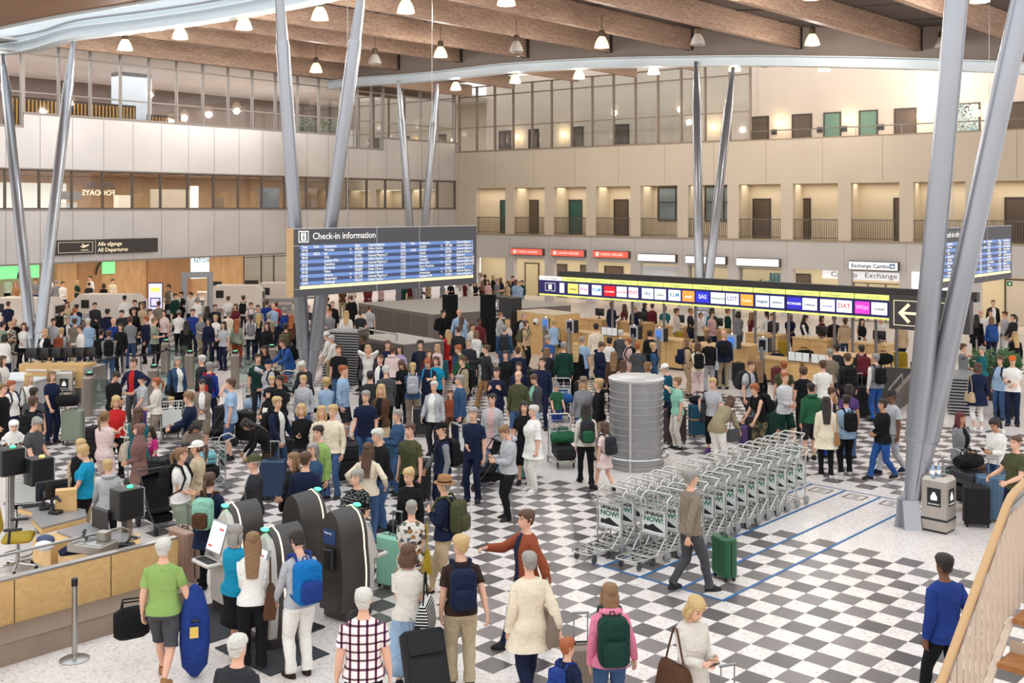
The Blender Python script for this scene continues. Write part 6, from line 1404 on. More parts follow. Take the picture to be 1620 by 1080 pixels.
# ------------------------------------------------------------------ check-in kiosks with light strips
KD = mat('kiosk_dark', (58,54,52), .35); KG = mat('kiosk_pale_grey', (196,190,184), .4); LED = mat('kiosk_light_strip', (255,224,184), .3, emit=2.6)
def outline(w, h, n=22, x0=0.0):
    """upright egg: wide at the middle, rounded top"""
    pts = []
    for t in np.linspace(0, 1, n):
        z = h*t; k = math.sin(math.pi*min(1, max(0, (t-.0)))**.9*.5); half = w/2*(.86+.14*math.sin(math.pi*min(1, t*1.6)))*(1 if t < .62 else math.sqrt(max(0.0, 1-((t-.62)/.38)**2.2)))
        pts.append((half, z))
    return [(a, z) for a, z in pts]+[(-a, z) for a, z in reversed(pts)]
def kiosk(p, rz, px, label, back=False):
    OCC.append((p[0], p[1], .42))
    o = empty('check_in_kiosk', p, rz); h = 1.52
    def slab(y0, y1, s0, s1, z0=.14):
        r = []
        for y, s in ((y0, s0), ((y0+y1)/2, (s0+s1)/2), (y1, s1)): r.append([Vector((x*s, y, z0+z*(.98+.02*s))) for x, z in outline(.62, h-z0)])
        return r
    m = MB(); m.loft(slab(-.30, .08, .80, 1.0)); m.build('back_shell', KD, o)
    m = MB(); m.tube([Vector((x*1.005, .085, .14+z)) for x, z in outline(.62, h-.14)], .010, 6, False); m.build('light_strip', LED, o)
    m = MB(); r = [[Vector((x*s, y+max(0, (z-.75))*-.0, .14+z*zz)) for x, z in outline(.62, h-.14)] for y, s, zz in ((.09, .98, 1.0), (.17, .96, .985))]; m.loft(r); m.build('collar', KD, o)
    m = MB(); rs = []; yf = lambda z: .40-.26*max(0, min(1, (z-.78)/.8)) if z > .78 else .30
    rs.append([Vector((x*.95, .16, .14+z*.98)) for x, z in outline(.62, h-.14)]); rs.append([Vector((x*.90, max(.17, yf(.14+z*.95)-.03), .14+z*.95)) for x, z in outline(.62, h-.14)]); rs.append([Vector((x*.78, max(.18, yf(.14+z*.9)), .16+z*.9)) for x, z in outline(.62, h-.14)])
    m.loft(rs); m.build('front_shell', KG, o)
    S = Matrix.Translation((0, .315, 1.08)) @ Matrix.Rotation(math.radians(18), 4, 'X'); m = MB(); m.X = S; m.box(-.20, -.03, -.21, .20, .014, .21); m.build('screen_bezel', mat('bezel_silver', (170,172,174), .4, .4), o, False)
    m = MB(); m.X = S; m.box(-.185, .014, -.19, .185, .02, .19); m.mi = 1; m.box(-.15, .02, -.06, .15, .022, .06); m.mi = 2; m.box(-.15, .02, .10, -.03, .022, .13); m.box(.05, .02, -.15, .15, .022, -.12); m.build('screen', [SCRW, mat('screen_map', (232,220,196), .3, emit=.7), mat('screen_red', (190,60,60), .3, emit=.6)], o, False)
    m = MB(); m.rbox(-.24, .30, .74, .24, .60, .79, r=.04); m.build('keyboard_shelf', KG, o); m = MB(); m.box(-.18, .42, .79, .18, .56, .80); m.build('keypad', BLACKP, o, False)
    m = MB(); m.rbox(-.26, -.22, 0, .26, .28, .16, r=.06); m.build('plinth', KD, o)
    m = MB(); m.sph((0, .20, h-.02), .05, 10, 6, (1.4, 1, .5)); m.build('status_light', mat('kiosk_green_light', (60,220,130), .3, emit=3.5), o)
    if back:
        m = MB(); m.box(-.13, -.312, 1.06, .11, -.300, 1.26); o2 = m.build('notice', mat('blue_notice', (36,66,120), .5), o, False); text('notice_heading', 'Wheelchair help', .030, face_mat((.10, -.3125, 1.20), (-1, 0, 0)), INK, o2, ext=.0005) if False else text('notice_heading', 'Please tap', .038, face_mat((-.11, -.3135, 1.20), (1, 0, 0)), INK, o2, ext=.0005)
        m = MB(); m.rbox(-.06, -.40, .72, .12, -.29, 1.02, r=.04); m.build('gel_dispenser', BLACKP, o)
        m = MB(); m.tube([(-.06, -.62, 0), (-.06, -.62, .72)], .02, 8); m.box(-.16, -.74, 0, .12, -.5, .02); m.rbox(-.14, -.70, .72, .10, -.54, .75, r=.02); m.build('gel_stand', BLACKP, o)
    tag(o, label, 'check-in kiosk', 'check-in kiosks'); return o
kf = math.atan2(.734, -.679)  # facing along the tile diagonal
def krz(dx, dy): return math.atan2(-dx, dy)
LFT = (-.80, -.60); RGT = (.80, .60)
kiosk(G(548, 972)+Vector((0, 0, 0)), krz(.62, .78), 540, 'dark backed check-in kiosk with a blue notice and a gel dispenser', True)
kiosk(G(440, 1012), krz(-.72, -.69), 455, 'pale fronted check-in kiosk used by the person with the blue backpack')
kiosk(G(486, 938), krz(.62, .78), 480, 'dark backed check-in kiosk beside the person in navy jacket')
kiosk(G(376, 962), krz(-.72, -.69), 385, 'pale fronted check-in kiosk in front of the person in teal waistcoat')
for k, (px, py) in enumerate(((333, 985), (430, 1030))):
    c = G(px, py); m = MB(); m.X = Matrix.Translation(c) @ Matrix.Rotation(.82, 4, 'Z'); m.box(-.45, -.62, 0, .45, .62, .012); o = m.build('floor_mat', mat('dark_mat', (54,54,58), .9), None, False); tag(o, ('dark floor mat under the person in teal waistcoat', 'dark floor mat under the person in white trousers')[k], 'mat')
# ------------------------------------------------------------------ manned check-in desk on the left with its plywood front wall
I1 = Vector((.679, .734, 0)); J1 = Vector((.734, -.679, 0))
def gridbox(m, i0, j0, z0, i1, j1, z1):
    P = [TG(i, j) for i, j in ((i0, j0), (i1, j0), (i1, j1), (i0, j1))]
    m.add([p+Vector((0, 0, z0)) for p in P]+[p+Vector((0, 0, z1)) for p in P], [(3,2,1,0),(4,5,6,7),(0,1,5,4),(1,2,6,5),(2,3,7,6),(3,0,4,7)])
o = empty('conveyor_front_wall', TG(-14, -20)); o.matrix_world = Matrix.Identity(4)
m = MB(); gridbox(m, -21, -20.4, .28, -11.4, -20.1, .86); m.mi = 1; gridbox(m, -14.2, -20.1, .28, -14.17, -20.09, .85); gridbox(m, -17.8, -20.1, .28, -17.77, -20.09, .85); m.build('plywood_panel', [BIRCH, DARKM], o, False)
m = MB(); gridbox(m, -21, -20.42, .86, -11.4, -20.08, .885); m.build('edge_trim', STEEL, o, False)
m = MB(); gridbox(m, -21, -20.1, 0, -11.3, -18.5, .27); m.mi = 1; gridbox(m, -21, -20.1, .27, -11.3, -18.48, .285); occ_line(TG(-20, -19.3), TG(-11.6, -19.3), .3)
m.mi = 0; m.build('step', [mat('step_stone', (146,128,114), .5, var=.12), mat('step_top', (128,112,102), .5)], o, False)
tag(o, 'low plywood wall with a brown stone step in front of the manned desk', 'counter wall')
o = empty('baggage_belt', TG(-15, -22)); o.matrix_world = Matrix.Identity(4)
m = MB(); gridbox(m, -24, -22.4, .0, -11.4, -20.45, .30); m.mi = 1; gridbox(m, -24, -22.3, .30, -11.6, -20.8, .33); m.build('belt_bed', [DARKM, mat('belt_brown', (84,66,58), .6, var=.15)], o, False)
for j, z in ((-22.3, .95), (-21.6, .62), (-20.75, .72)):
    m = MB(); a, b = TG(-22, j), TG(-12.6, j); m.tube([a+Vector((0, 0, z)), b+Vector((0, 0, z)), b+I1*.12+Vector((0, 0, z-.06)), b+I1*.14+Vector((0, 0, .3))], .022, 8); m.build('guard_rail', STEEL, o)
tag(o, 'brown baggage belt with steel guard rails beside the manned desk', 'baggage belt')
DTOP = mat('desk_grey_top', (146,140,140), .4)
def pdesk(name, poly, z0, z1, m0, parent=None):
    m = MB(); n = len(poly); m.add([Vector((*p, z0)) for p in poly]+[Vector((*p, z1)) for p in poly], [tuple(range(n-1, -1, -1)), tuple(range(n, 2*n))]+[(i, (i+1) % n, (i+1) % n+n, i+n) for i in range(n)]); return m.build(name, m0, parent, False)
def pz(px, py, z): Y = (H-z)*F/(py-HZ); return ((px-810)/F*Y, Y)
o = empty('service_desk', (0, 0, 0))
pdesk('worktop', [pz(*q, .76) for q in ((28, 801), (62, 794), (135, 805), (137, 816), (66, 834), (50, 818), (52, 807))], .73, .76, DTOP, o)
pdesk('worktop_edge', [pz(*q, .72) for q in ((28, 805), (62, 798), (135, 809), (137, 821), (66, 839), (50, 823), (52, 811))], .66, .725, BIRCH, o)
pdesk('lower_worktop', [pz(*q, .72) for q in ((90, 840), (138, 826), (222, 848), (165, 868))], .69, .72, DTOP, o)
pdesk('lower_cabinet', [pz(*q, .0) for q in ((140, 942), (176, 962), (222, 938), (222, 915), (170, 905))], .3, .69, BIRCH, o)
pdesk('drawer_box', [pz(*q, 0.3) for q in ((52, 893), (80, 905), (118, 893), (95, 880))], .35, .69, BIRCH, o)
pdesk('front_cabinet', [pz(*q, 0.3) for q in ((92, 910), (125, 926), (180, 905), (150, 893))], .35, .62, BIRCH, o)
pdesk('front_screen', [pz(*q, .72) for q in ((145, 832), (170, 842), (172, 838), (147, 828))], .72, 1.02, DARKM, o)
[OCC.append((*pz(a_, b_, .7), .42)) for a_, b_ in ((60, 812), (100, 815), (130, 840), (180, 850), (210, 860))]; tag(o, 'L-shaped service desk with grey tops and plywood cabinets', 'desk')
x, y = pz(28, 850, .5); task_chair((x, y, 0), math.radians(-75), 20, 'mustard task chair with a chrome foot ring at the service desk on the left')
x, y = pz(105, 805, .76); o = empty('leaflet_rack', (x, y, .762), math.radians(200)); m = MB(); m.prism([(-.14, 0), (.16, 0), (.16, .34), (.05, .36)], -.16, .16, 'yz'); m.build('plywood_wedge', BIRCH, o, False)
for k in range(6):
    m = MB(); zz = .05+.05*k; m.box(-.14, -.16+.035*k, zz, .14, -.10+.035*k, zz+.03); m.build('label_roll', mat(('rolls_orange', 'rolls_dark', 'rolls_white')[k % 3], ((214,96,44), (60,44,44), (220,210,200))[k % 3], .6), o, False)
tag(o, 'plywood wedge rack of orange and dark label rolls on the service desk', 'rack')
x, y = pz(56, 800, .76); o = empty('keyboard', (x, y, .762), math.radians(35)); m = MB(); m.rbox(-.21, -.07, 0, .21, .07, .02, r=.015); m.build('base', BLACKP, o); m = MB(); [m.box(-.19+.045*q, -.055+.04*r, .02, -.155+.045*q, -.022+.04*r, .028) for q in range(8) for r in range(3)]; m.build('keys', DARKM, o, False); tag(o, 'black keyboard on the service desk', 'keyboard')
for k, (px, py) in enumerate(((70, 805), (88, 812))):
    x, y = pz(px, py, .76); o = empty('label_printer', (x, y, .762), math.radians(30+40*k)); m = MB(); m.rbox(-.08, -.1, 0, .08, .1, .05, r=.03); m.build('base', BLACKP, o); m = MB(); m.tube([(0, .05, .04), (0, .08, .2), (0, -.02, .27), (0, -.1, .2)], [.02, .025, .03, .02], 8); m.build('arm', BLACKP, o); tag(o, ('black scanner arm on the service desk beside the keyboard', 'black scanner arm on the service desk beside the label rack')[k], 'scanner')
x, y = pz(82, 801, .76); monitor((x, y, .762), math.radians(215), 100, 'dark monitor seen from behind on the service desk', w=.5)
for k, (px, pyt, pyg) in enumerate(((17, 708, 845), (63, 723, 842), (202, 771, 912))):
    c = G(px-2, pyg); zt = H-(pyt-HZ)*c.y/F; o = empty('reader_pillar', c, math.radians(-42)); m = MB(); m.box(-.06, -.05, 0, .06, .05, zt-.42); m.box(.07, -.04, 0, .11, .04, zt-.42); m.build('post', STEEL, o, False); m = MB(); m.rbox(-.17, -.20, zt-.46, .17, .20, zt, r=.03); m.build('housing', BLACKP, o); m = MB(); m.box(-.17, .2, zt-.45, .17, .215, zt-.01); m.build('front_frame', mat('terminal_silver'), o, False)
    m = MB(); m.sph((.02, .05, zt+.01), .05, 10, 6, (1, 1, .6)); m.build('status_light', mat(('pillar_green_light', 'pillar_amber_light', 'pillar_green_light')[k], ((60,220,130), (250,190,90), (60,220,130))[k], .3, emit=2.5), o)
    tag(o, ('black reader box with green light on a steel post at the photo edge', 'black reader box with amber light on a steel post beside the service desk', 'black reader box with green light on a steel post near the rose suitcase')[k], 'reader', 'reader pillars')
x, y = pz(147, 862, .85); o = empty('baggage_scale', (x, y, 0), math.radians(-20)); m = MB(); m.rbox(-.30, -.2, .78, .30, .2, .90, r=.03); m.build('tray', mat('scale_steel', (166,158,150), .35, .6), o); m = MB(); m.rbox(-.26, -.16, .90, .26, .16, .905, r=.02); m.build('tray_floor', STEEL, o); m = MB(); m.box(-.05, -.05, 0, .05, .05, .78); m.build('post', STEEL, o, False); m = MB(); m.rbox(.02, .04, .905, .18, .18, 1.03, r=.015); m.build('display_box', mat('scale_steel'), o); m = MB(); m.tube([(-.2, .1, .905), (-.22, .05, 1.0), (-.12, -.02, 1.06), (-.1, -.08, .98)], .018, 7); m.build('hand_scanner', BLACKP, o)
tag(o, 'steel tray on a post with a display box and hand scanner', 'scale')
for k, (px, py, c) in enumerate(((70, 872, (226,226,226)), (60, 895, (232,232,230)), (72, 862, (70,80,110)))):
    x, y = pz(px, py, .66); m = MB(); m.sph((0, 0, .08), .11, 12, 8, (1.3, .8, .7)); o = m.build('cloth_bundle', mat('bundle_%d' % c[0], c, .8, bump=.6, bscale=14)); o.location = (x, y, .66 if k != 1 else .36); tag(o, ('white cloth bundle on the desk cabinet', 'white roll inside the desk cabinet', 'grey blue cloth bundle on the desk cabinet')[k], 'bundle')
x, y = pz(122, 872, .62); m = MB(); [m.box(-.25+.02*q, -.14, .01*q, .18+.02*q, .14, .01*q+.008) for q in range(6)]; o = m.build('folded_bag_stack', fab('navy'), None, False); o.location = (x, y, .625); o.rotation_euler = (0, 0, .5); tag(o, 'pile of folded navy bags on the low cabinet of the service desk', 'bags', kind='stuff')
x, y = pz(200, 868, .72); m = MB(); m.rbox(-.12, -.06, 0, .12, .06, .08, r=.03); m.tube([(0, 0, .08), (.05, .05, .16), (.14, .05, .14)], .02, 6); o = m.build('hand_scanner', BLACKP); o.location = (x, y, .725); tag(o, 'black hand scanner on the desk end by the reader pillar', 'scanner')
# shelf counter at the corner, lone queue post
o = empty('shelf_counter', (-6.7, 12.35, 0), math.radians(-43)); w, dp, h = 1.7, .62, 1.0
m = MB(); m.box(-w/2-.02, -dp/2-.02, h, w/2+.02, dp/2+.02, h+.03); m.build('top', mat('counter_grey_top', (190,188,188), .5), o, False)
m = MB(); m.box(-w/2, -dp/2, 0, -w/2+.03, dp/2, h); m.box(w/2-.03, -dp/2, 0, w/2, dp/2, h); m.box(-w/2, dp/2-.02, 0, w/2, dp/2, h); m.box(-w/2, -dp/2, h-.03, w/2, dp/2, h); m.build('carcass', BIRCH, o, False)
m = MB(); m.box(-w/2+.03, -dp/2+.02, .60, w/2-.03, dp/2-.02, .63); m.build('shelf', BIRCH, o, False); tag(o, 'open plywood shelf counter with a pale grey top in the corner', 'shelf counter')
o = post(G(118, 1043), 118, 'steel queue post with round base on the terrazzo in front of the plywood wall', 1.02)
# ------------------------------------------------------------------ stairs at the right with slatted balustrade
o = struct(empty('stairs', (0, 0, 0))); o.name = 'trim_stairs'
HR = mat('oak_handrail', (190,150,104), .45); BAL = mat('balustrade_cream', (206,186,166), .6); TREAD = wood('oak_tread', (150,96,52), (178,120,70), (2, 8, 8))
b0, b1 = Vector((3.05, 8.62, 0)), Vector((4.79, 10.5, 0)); dr = (b1-b0).normalized(); side = Vector((dr.y, -dr.x, 0)); slope = (2.81-1.62)/((b1-Vector((3.68, 9.3, 0))).length)
rz_ = lambda t: 2.81-slope*((b1-b0).length-t)
L = (b1-b0).length; land = b1+dr*2.2
o = empty('stair_balustrade', b0); o.matrix_world = Matrix.Identity(4)
m = MB(); m.tube([b0+Vector((0, 0, rz_(0))), b1+Vector((0, 0, 2.81)), b1+dr*.12+Vector((0, 0, 2.87)), b1+dr*.25+Vector((0, 0, 2.9)), land+Vector((0, 0, 2.9+.25))], .04, 10); m.build('handrail', HR, o)
m = MB(); a = b0+Vector((0, 0, rz_(0)-.09)); along(m, a, b1+Vector((0, 0, 2.72)), .05, .06); along(m, b1+Vector((0, 0, 2.72)), land+Vector((0, 0, 3.0)), .05, .06); m.build('top_bar', STEEL, o, False)
n = 30
for k in range(n):
    t = (L+2.0)*k/n; p = b0+dr*t; zt = (rz_(t) if t < L else 2.82+(t-L)*.12)-.08; m = MB(); q = dr*.038; s = side*.012
    z0, z1 = max(.0, zt-1.05), zt
    m.add([p+q+s+Vector((0, 0, z0)), p-q+s+Vector((0, 0, z0)), p-q-s+Vector((0, 0, z0)), p+q-s+Vector((0, 0, z0)), p+q+s+Vector((0, 0, z1)), p-q+s+Vector((0, 0, z1)), p-q-s+Vector((0, 0, z1)), p+q-s+Vector((0, 0, z1))], [(3,2,1,0),(4,5,6,7),(0,1,5,4),(1,2,6,5),(2,3,7,6),(3,0,4,7)]); m.build('slat', BAL, o, False)
tag(o, 'slatted cream stair balustrade with an oak handrail at the bottom corner', 'balustrade')
st = bpy.data.objects['trim_stairs']
nstep = 10
for k in range(nstep):
    t = L*(k+.5)/nstep*1.6-.6; z = rz_(t)-.98; p = b0+dr*t+side*.08
    if z < .05: continue
    m = MB(); q0, q1 = p, p+dr*.34; e = side*1.4
    m.add([q0+Vector((0,0,z)), q1+Vector((0,0,z)), q1+e+Vector((0,0,z)), q0+e+Vector((0,0,z)), q0+Vector((0,0,z-.05)), q1+Vector((0,0,z-.05)), q1+e+Vector((0,0,z-.05)), q0+e+Vector((0,0,z-.05))], [(0,1,2,3),(7,6,5,4),(0,4,5,1),(1,5,6,2),(2,6,7,3),(3,7,4,0)]); m.build('tread', TREAD, st, False)
    m = MB(); m.add([q1+Vector((0,0,z)), q1+e+Vector((0,0,z)), q1+e+Vector((0,0,z+.12)), q1+Vector((0,0,z+.12))], [(0,1,2,3)]); m.build('riser', mat('stair_riser', (196,180,164), .6), st, False)
m = MB(); m.tube([b0+side*.04+Vector((0, 0, max(.02, rz_(0)-1.0))), b1+side*.04+Vector((0, 0, 1.72))], .045, 4); m.build('stringer', BAL, st)
# ------------------------------------------------------------------ security hall on the left: machines, gates, desk
MW = mat('scanner_white', (232,222,212), .45); ROLL = mat('roller_steel', (150,150,152), .35, .7)
def at_z(px, py, z): x, y = pz(px, py, z); return Vector((x, y, 0))
def scanner(px, Y, w, rz, label):
    c = Vector(((px-810)/F*Y, Y, 0)); o = empty('baggage_scanner', c, rz); m = MB()
    m.prism([(-w/2, .35), (w/2, .35), (w/2, 1.25), (w/2-.35, 1.55), (-w/2+.5, 1.55), (-w/2, 1.1)], -.55, .55); m.build('housing', MW, o, False)
    m = MB(); m.box(w/2-.05, -.36, .85, w/2+.01, .36, 1.2); m.box(-w/2-.01, -.36, .8, -w/2+.05, .36, 1.05); m.box(-w/2+.6, -.56, .9, -w/2+1.0, -.54, 1.3); m.build('tunnel_curtain', BLACKP, o, False)
    m = MB(); m.box(-w/2-1.8, -.4, .66, -w/2, .4, .78); m.box(w/2, -.4, .66, w/2+1.8, .4, .78); m.build('roller_bed', ROLL, o, False)
    m = MB()
    for x in (-w/2-1.7, -w/2-.2, w/2+.2, w/2+1.7): m.box(x-.04, -.35, 0, x+.04, .35, .66)
    m.box(-w/2+.05, -.5, 0, w/2-.05, .5, .35); m.build('legs', STEEL, o, False); tag(o, label, 'scanner'); return o
scanner(172, 52, 3.4, math.radians(-8), 'pale cabin baggage scanner in the security hall beside the lit screen')
scanner(40, 50, 3.4, math.radians(-8), 'pale cabin baggage scanner behind the V of steel columns')
scanner(372, 58, 3.0, math.radians(4), 'pale cabin baggage scanner near the grey metal detector arch')
scanner(432, 60, 2.2, math.radians(4), 'pale scanner cabinet beside the dark monitors near the board')
o = empty('detector_arch', Vector(((312-810)/F*54.3, 54.3, 0)), math.radians(20)); m = MB(); m.rbox(-.75, -.35, 0, -.5, .35, 2.2, r=.06); m.rbox(.5, -.35, 0, .75, .35, 2.2, r=.06); m.build('side_panel', mat('arch_grey', (160,162,168), .5), o); m = MB(); m.box(-.75, -.3, 2.2, .75, .3, 2.45); m.build('header', mat('arch_grey'), o, False); tag(o, 'grey metal detector arch in the security hall', 'detector')
o = empty('info_screen', Vector(((246-810)/F*53.5, 53.5, 0)), math.radians(8)); m = MB(); m.box(-.35, -.06, .1, .35, .06, 2.0); m.build('stand', BLACKP, o, False); m = MB(); m.box(-.32, -.065, .2, .32, -.06, 1.95); m.mi = 1; m.lathe([(.13, 0), (.13, .005)], 16, (0, 0, 0)) if False else m.box(-.24, -.07, 1.55, .24, -.065, 1.75); m.box(-.12, -.07, .35, .12, -.065, .55); m.mi = 2; m.box(-.24, -.07, .8, .24, -.065, 1.25); m.mi = 0; m.box(-.19, -.074, .86, .19, -.07, 1.2); m.build('display', [mat('display_lilac', (206,206,236), .3, emit=.9), mat('display_yellow', (232,226,110), .3, emit=.8), mat('display_navy', (50,60,110), .3)], o, False); tag(o, 'upright lit information screen with yellow panels in the security hall', 'screen')
sg0, sg1 = ux(303, 331, 11.3); o = frame(FL).box(sg0, -11.4, 1.2, sg1, -11.3, 3.08).build('store_sign', mat('pale_lit_sign', (206,232,240), .4, emit=.6), None, False); tag(o, 'pale blue lit shop sign above the metal detector arch', 'sign')
text('lettering', 'NTOX', .42, face_mat(FL @ Vector((sg1-.15, -11.29, 2.2)), BH), BLUEI, o, ext=.003)
for k, (px, Y) in enumerate(((398, 61.5), (340, 60.5))):
    o = empty('operator_table', Vector(((px-810)/F*Y, Y, 0)), math.radians(8)); m = MB(); m.box(-.95, -.4, .96, .95, .4, 1.0); m.build('table_top', MW, o, False); m = MB(); [m.box(x-.03, -.35, 0, x+.03, .35, .96) for x in (-.88, 0, .88)]; m.build('legs', STEEL, o, False); reg(o, px, 'table', 'white operator table in the security hall'); monitor(Vector(((px-810)/F*Y, Y, 1.0)), math.radians(10), px, 'dark monitor on a white security operator table', w=.75, h=.45)
# staffed boarding desk with two banks of monitors
c = G(92, 634); occ_line(c+Vector((-.9, 0, 0)), c+Vector((.9, 0, 0)), .5); o = empty('boarding_desk', c, math.radians(172)); w = 2.05
m = MB(); m.box(-w/2, -.35, .45, w/2, .35, 1.12); m.build('plywood_front', BIRCH, o, False); m = MB(); m.box(-w/2, -.33, 0, w/2, .33, .45); m.box(-w/2-.28, -.4, 0, -w/2, .4, 1.06); m.build('steel_base', STEEL, o, False); m = MB(); m.box(-.75, .35, .92, .05, .37, .98); m.box(.15, .35, .92, .8, .37, .98); m.build('ledge', mat('scanner_white'), o, False)
tag(o, 'plywood boarding desk with monitors in front of the security queue', 'desk')
for k in range(6):
    px = 54+13*k; p = Vector((c.x-.85+.33*k, c.y+.15+.04*k, 1.12)); monitor(p, math.radians(-5), px, 'black monitor on the boarding desk', w=.34, h=.3)
c2 = at_z(22, 600, .9); o = empty('side_counter', (c2.x, c2.y, 0), math.radians(172)); m = MB(); m.box(-.8, -.3, .2, .8, .3, .9); m.build('body', mat('counter_pale', (176,176,180), .5), o, False); m = MB(); m.box(-.85, -.34, .9, .85, .34, .94); m.build('top', mat('counter_pale_top', (206,208,210), .5), o, False); m = MB(); m.box(-.78, -.28, 0, .78, .28, .2); m.build('plinth', STEEL, o, False); tag(o, 'pale counter beside the boarding desk', 'counter')
m = MB(); m.box(-.22, -.12, 0, .22, .12, .14); b = m.build('paper_box', mat('white_paper'), None, False); b.location = (c2.x+.1, c2.y, .94); b.rotation_euler = (0, 0, .1); tag(b, 'white box of papers on the pale counter', 'box')
lb = litter_bin(G(88, 643), .46, .3, .98, (.99, .12, 0), 'slim pale litter bin with a black pictogram in front of the boarding desk')
GATE = mat('gate_steel', (150,138,128), .35, .6); GLASSG = glass('gate_glass', (220,236,232), .35)
for k, (px, py) in enumerate(((243, 640), (372, 612), (140, 655), (300, 612), (430, 600), (262, 590))):
    c = G(px, py); OCC.append((c.x, c.y, .42)); o = empty('entry_gate', c, math.radians(14)); m = MB(); m.rbox(-.13, -.42, 0, .13, .42, 1.05, r=.04); m.build('cabinet', GATE, o); m = MB(); m.box(.12, -.02, .15, .75, .0, .95); m.build('flap', GLASSG, o, False); m = MB(); m.rbox(-.1, .1, 1.05, .1, .36, 1.12, r=.03); m.build('reader', BLACKP, o); m = MB(); m.box(-.05, .18, 1.12, .05, .28, 1.125); m.build('status_light', mat('kiosk_green_light'), o, False); m = MB(); m.box(-.131, -.36, .3, -.13, .36, .33); m.build('trim_line', STEEL, o, False)
    reg(o, px, 'entry gate', 'steel boarding pass gate with a glass flap in the security entrance', 'boarding pass gates')
pp = [(147, 620), (196, 606), (223, 607), (246, 603), (263, 596), (306, 604), (330, 585), (388, 590), (120, 600), (60, 600), (20, 605), (350, 575), (420, 580)]
PT = []
for k, (px, py) in enumerate(sorted(pp)): c = G(px, py); PT.append((c, px)); post(c, px, 'steel queue post among the security queue')
for (a, x0), (b, x1) in zip(PT, PT[1:]):
    if (a-b).length < 6: belt(a+Vector((0, 0, .88)), b+Vector((0, 0, .88)), (x0+x1)/2, 'dark retractable belt between two security queue posts')
for k, (px, py) in enumerate(((1545, 575), (1566, 573), (1584, 570))): post(G(px, py), px, 'steel queue post by the wall near the stairs')
# ------------------------------------------------------------------ the crowd
def p(px, hy, ht, face, sex, hair, top, bottom, arms='down', pose='stand', bp=None, sb=None, ph=False, note='', sbs=1, bp2=None, big=1.0, sbz=1.0, sbp='', **kw):
    if bp: kw.setdefault('occ', .31)
    d = person(px, hy, ht/100, face, sex, hair, top, bottom, pose, arms, '', note, **kw)
    if bp: backpack(d, bp, bp2, big)
    if sb: shoulder_bag(d, sb, sbs, sbz, pat=sbp)
    if ph: phone(d)
    return d
# --- near persons
p(258, 851, 172, 182, 'm', 'short:whitehair', 'tee:lime', 'shorts:darkgrey', ('side', 'down'), 'walk', note='striding by the plywood wall', wide=1.08, shoe='tan')
p(372, 829, 166, 140, 'f', 'bob:greyhair', 'vest:turquoise/turquoise', 'skirt:black', 'fold', note='helping at the kiosks', wide=1.1)
p(400, 841, 168, 190, 'f', 'long:lightbrown', 'long:white', 'wide:black', 'fold', sb='brown', note='at the kiosk', sbz=1.25)
p(468, 838, 174, 215, 'm', 'short:darkhair', 'long:lightgrey', 'wide:white', ('low', 'low'), bp='azure', nod=25, note='using the kiosk', shoe='darkbrown', bp2='royal', big=1.1)
p(331, 751, 172, 170, 'f', 'pony:brown', 'coat:navy', 'slim:black', ('side', 'down'), bp='mint', bp2='brown', note='holding the rose suitcase')
p(375, 1003, 170, 160, 'm', 'short:whitehair', 'jacket:charcoal', 'trousers:charcoal', 'down', note='cut off by the bottom edge')
p(575, 930, 176, 185, 'm', 'short:whitehair', 'tee:white#plaid', 'trousers:black', 'down', wide=1.12)
p(645, 860, 168, 175, 'f', 'bob:brown', 'tee:offwhite', 'long_skirt:paleblue', 'fold', sb='black', sbp='stripes', sbz=1.5, note='beside the person in brown T-shirt')
p(710, 845, 178, 190, 'm', 'short:blond', 'tee:darkbrown', 'wide:sand', ('back', 'down'), bp='navy', note='pulling a black suitcase', turn=-35)
p(651, 790, 166, 185, 'f', 'buzz:greyhair', 'dress:offwhite#floral', 'skirt:offwhite#floral', 'fold', sb='mustard', wide=1.08, note='behind the mint suitcase')
p(704, 752, 176, 250, 'm', 'short+hat=tan:greyhair', 'long:navy', 'trousers:beige', ('strap', 'strap'), 'walk', bp='olive', note='in a straw hat')
p(566, 742, 170, 320, 'f', 'bun:greyhair', 'dress:black#dots', 'long_skirt:black#dots', ('fold', 'fold'), wide=1.3, note='behind the dark kiosk')
p(646, 740, 166, 330, 'f', 'bun:blond', 'hoodie:black', 'slim:black', 'down', note='beside the tall petrol suitcase', nod=10)
p(834, 805, 178, 290, 'm', 'short:brown', 'jacket:rust/navy', 'trousers:navy', ('reach', 'back'), 'walk', note='hurrying across the checker tiles')
p(838, 872, 172, 200, 'f', 'short:greyhair', 'coat:cream', 'trousers:navy', ('back', 'down'), 'walk', sb='taupe', sbz=1.3, note='hurrying in front of the rust jacket', wide=1.12)
p(965, 922, 166, 185, 'f', 'long:lightbrown', 'hoodie:pink', 'slim:jeans', ('side', 'down'), bp='darkgreen', note='holding a child by the hand', big=1.15)
p(897, 1008, 122, 130, 'm', 'short:ginger', 'jacket:navy/white', 'trousers:jeans', ('side', 'down'), bp='royal', note='a child beside the pink hoodie', head=1.14, big=.9)
p(1106, 947, 168, 30, 'f', 'bob:blond', 'shirt:offwhite', 'wide:offwhite', 'phone', ph=True, sb='brown', sbs=1, nod=30, sbz=1.3, note='looking down at a phone')
p(1495, 875, 178, 200, 'm', 'short:darkhair', 'jacket:royal', 'trousers:black', ('back', 'down'), 'walk', note='walking beside the stairs', skin='brown')
p(1092, 742, 180, 110, 'm', 'short:greyhair', 'long:taupe', 'trousers:darkgrey', ('back', 'down'), 'walk', note='striding past the trolleys with a green suitcase')
p(1608, 688, 176, 285, 'm', 'buzz:brown', 'tee:olive', 'shorts:navy', 'push', note='at the photo edge by the blue suitcase', wide=1.06)
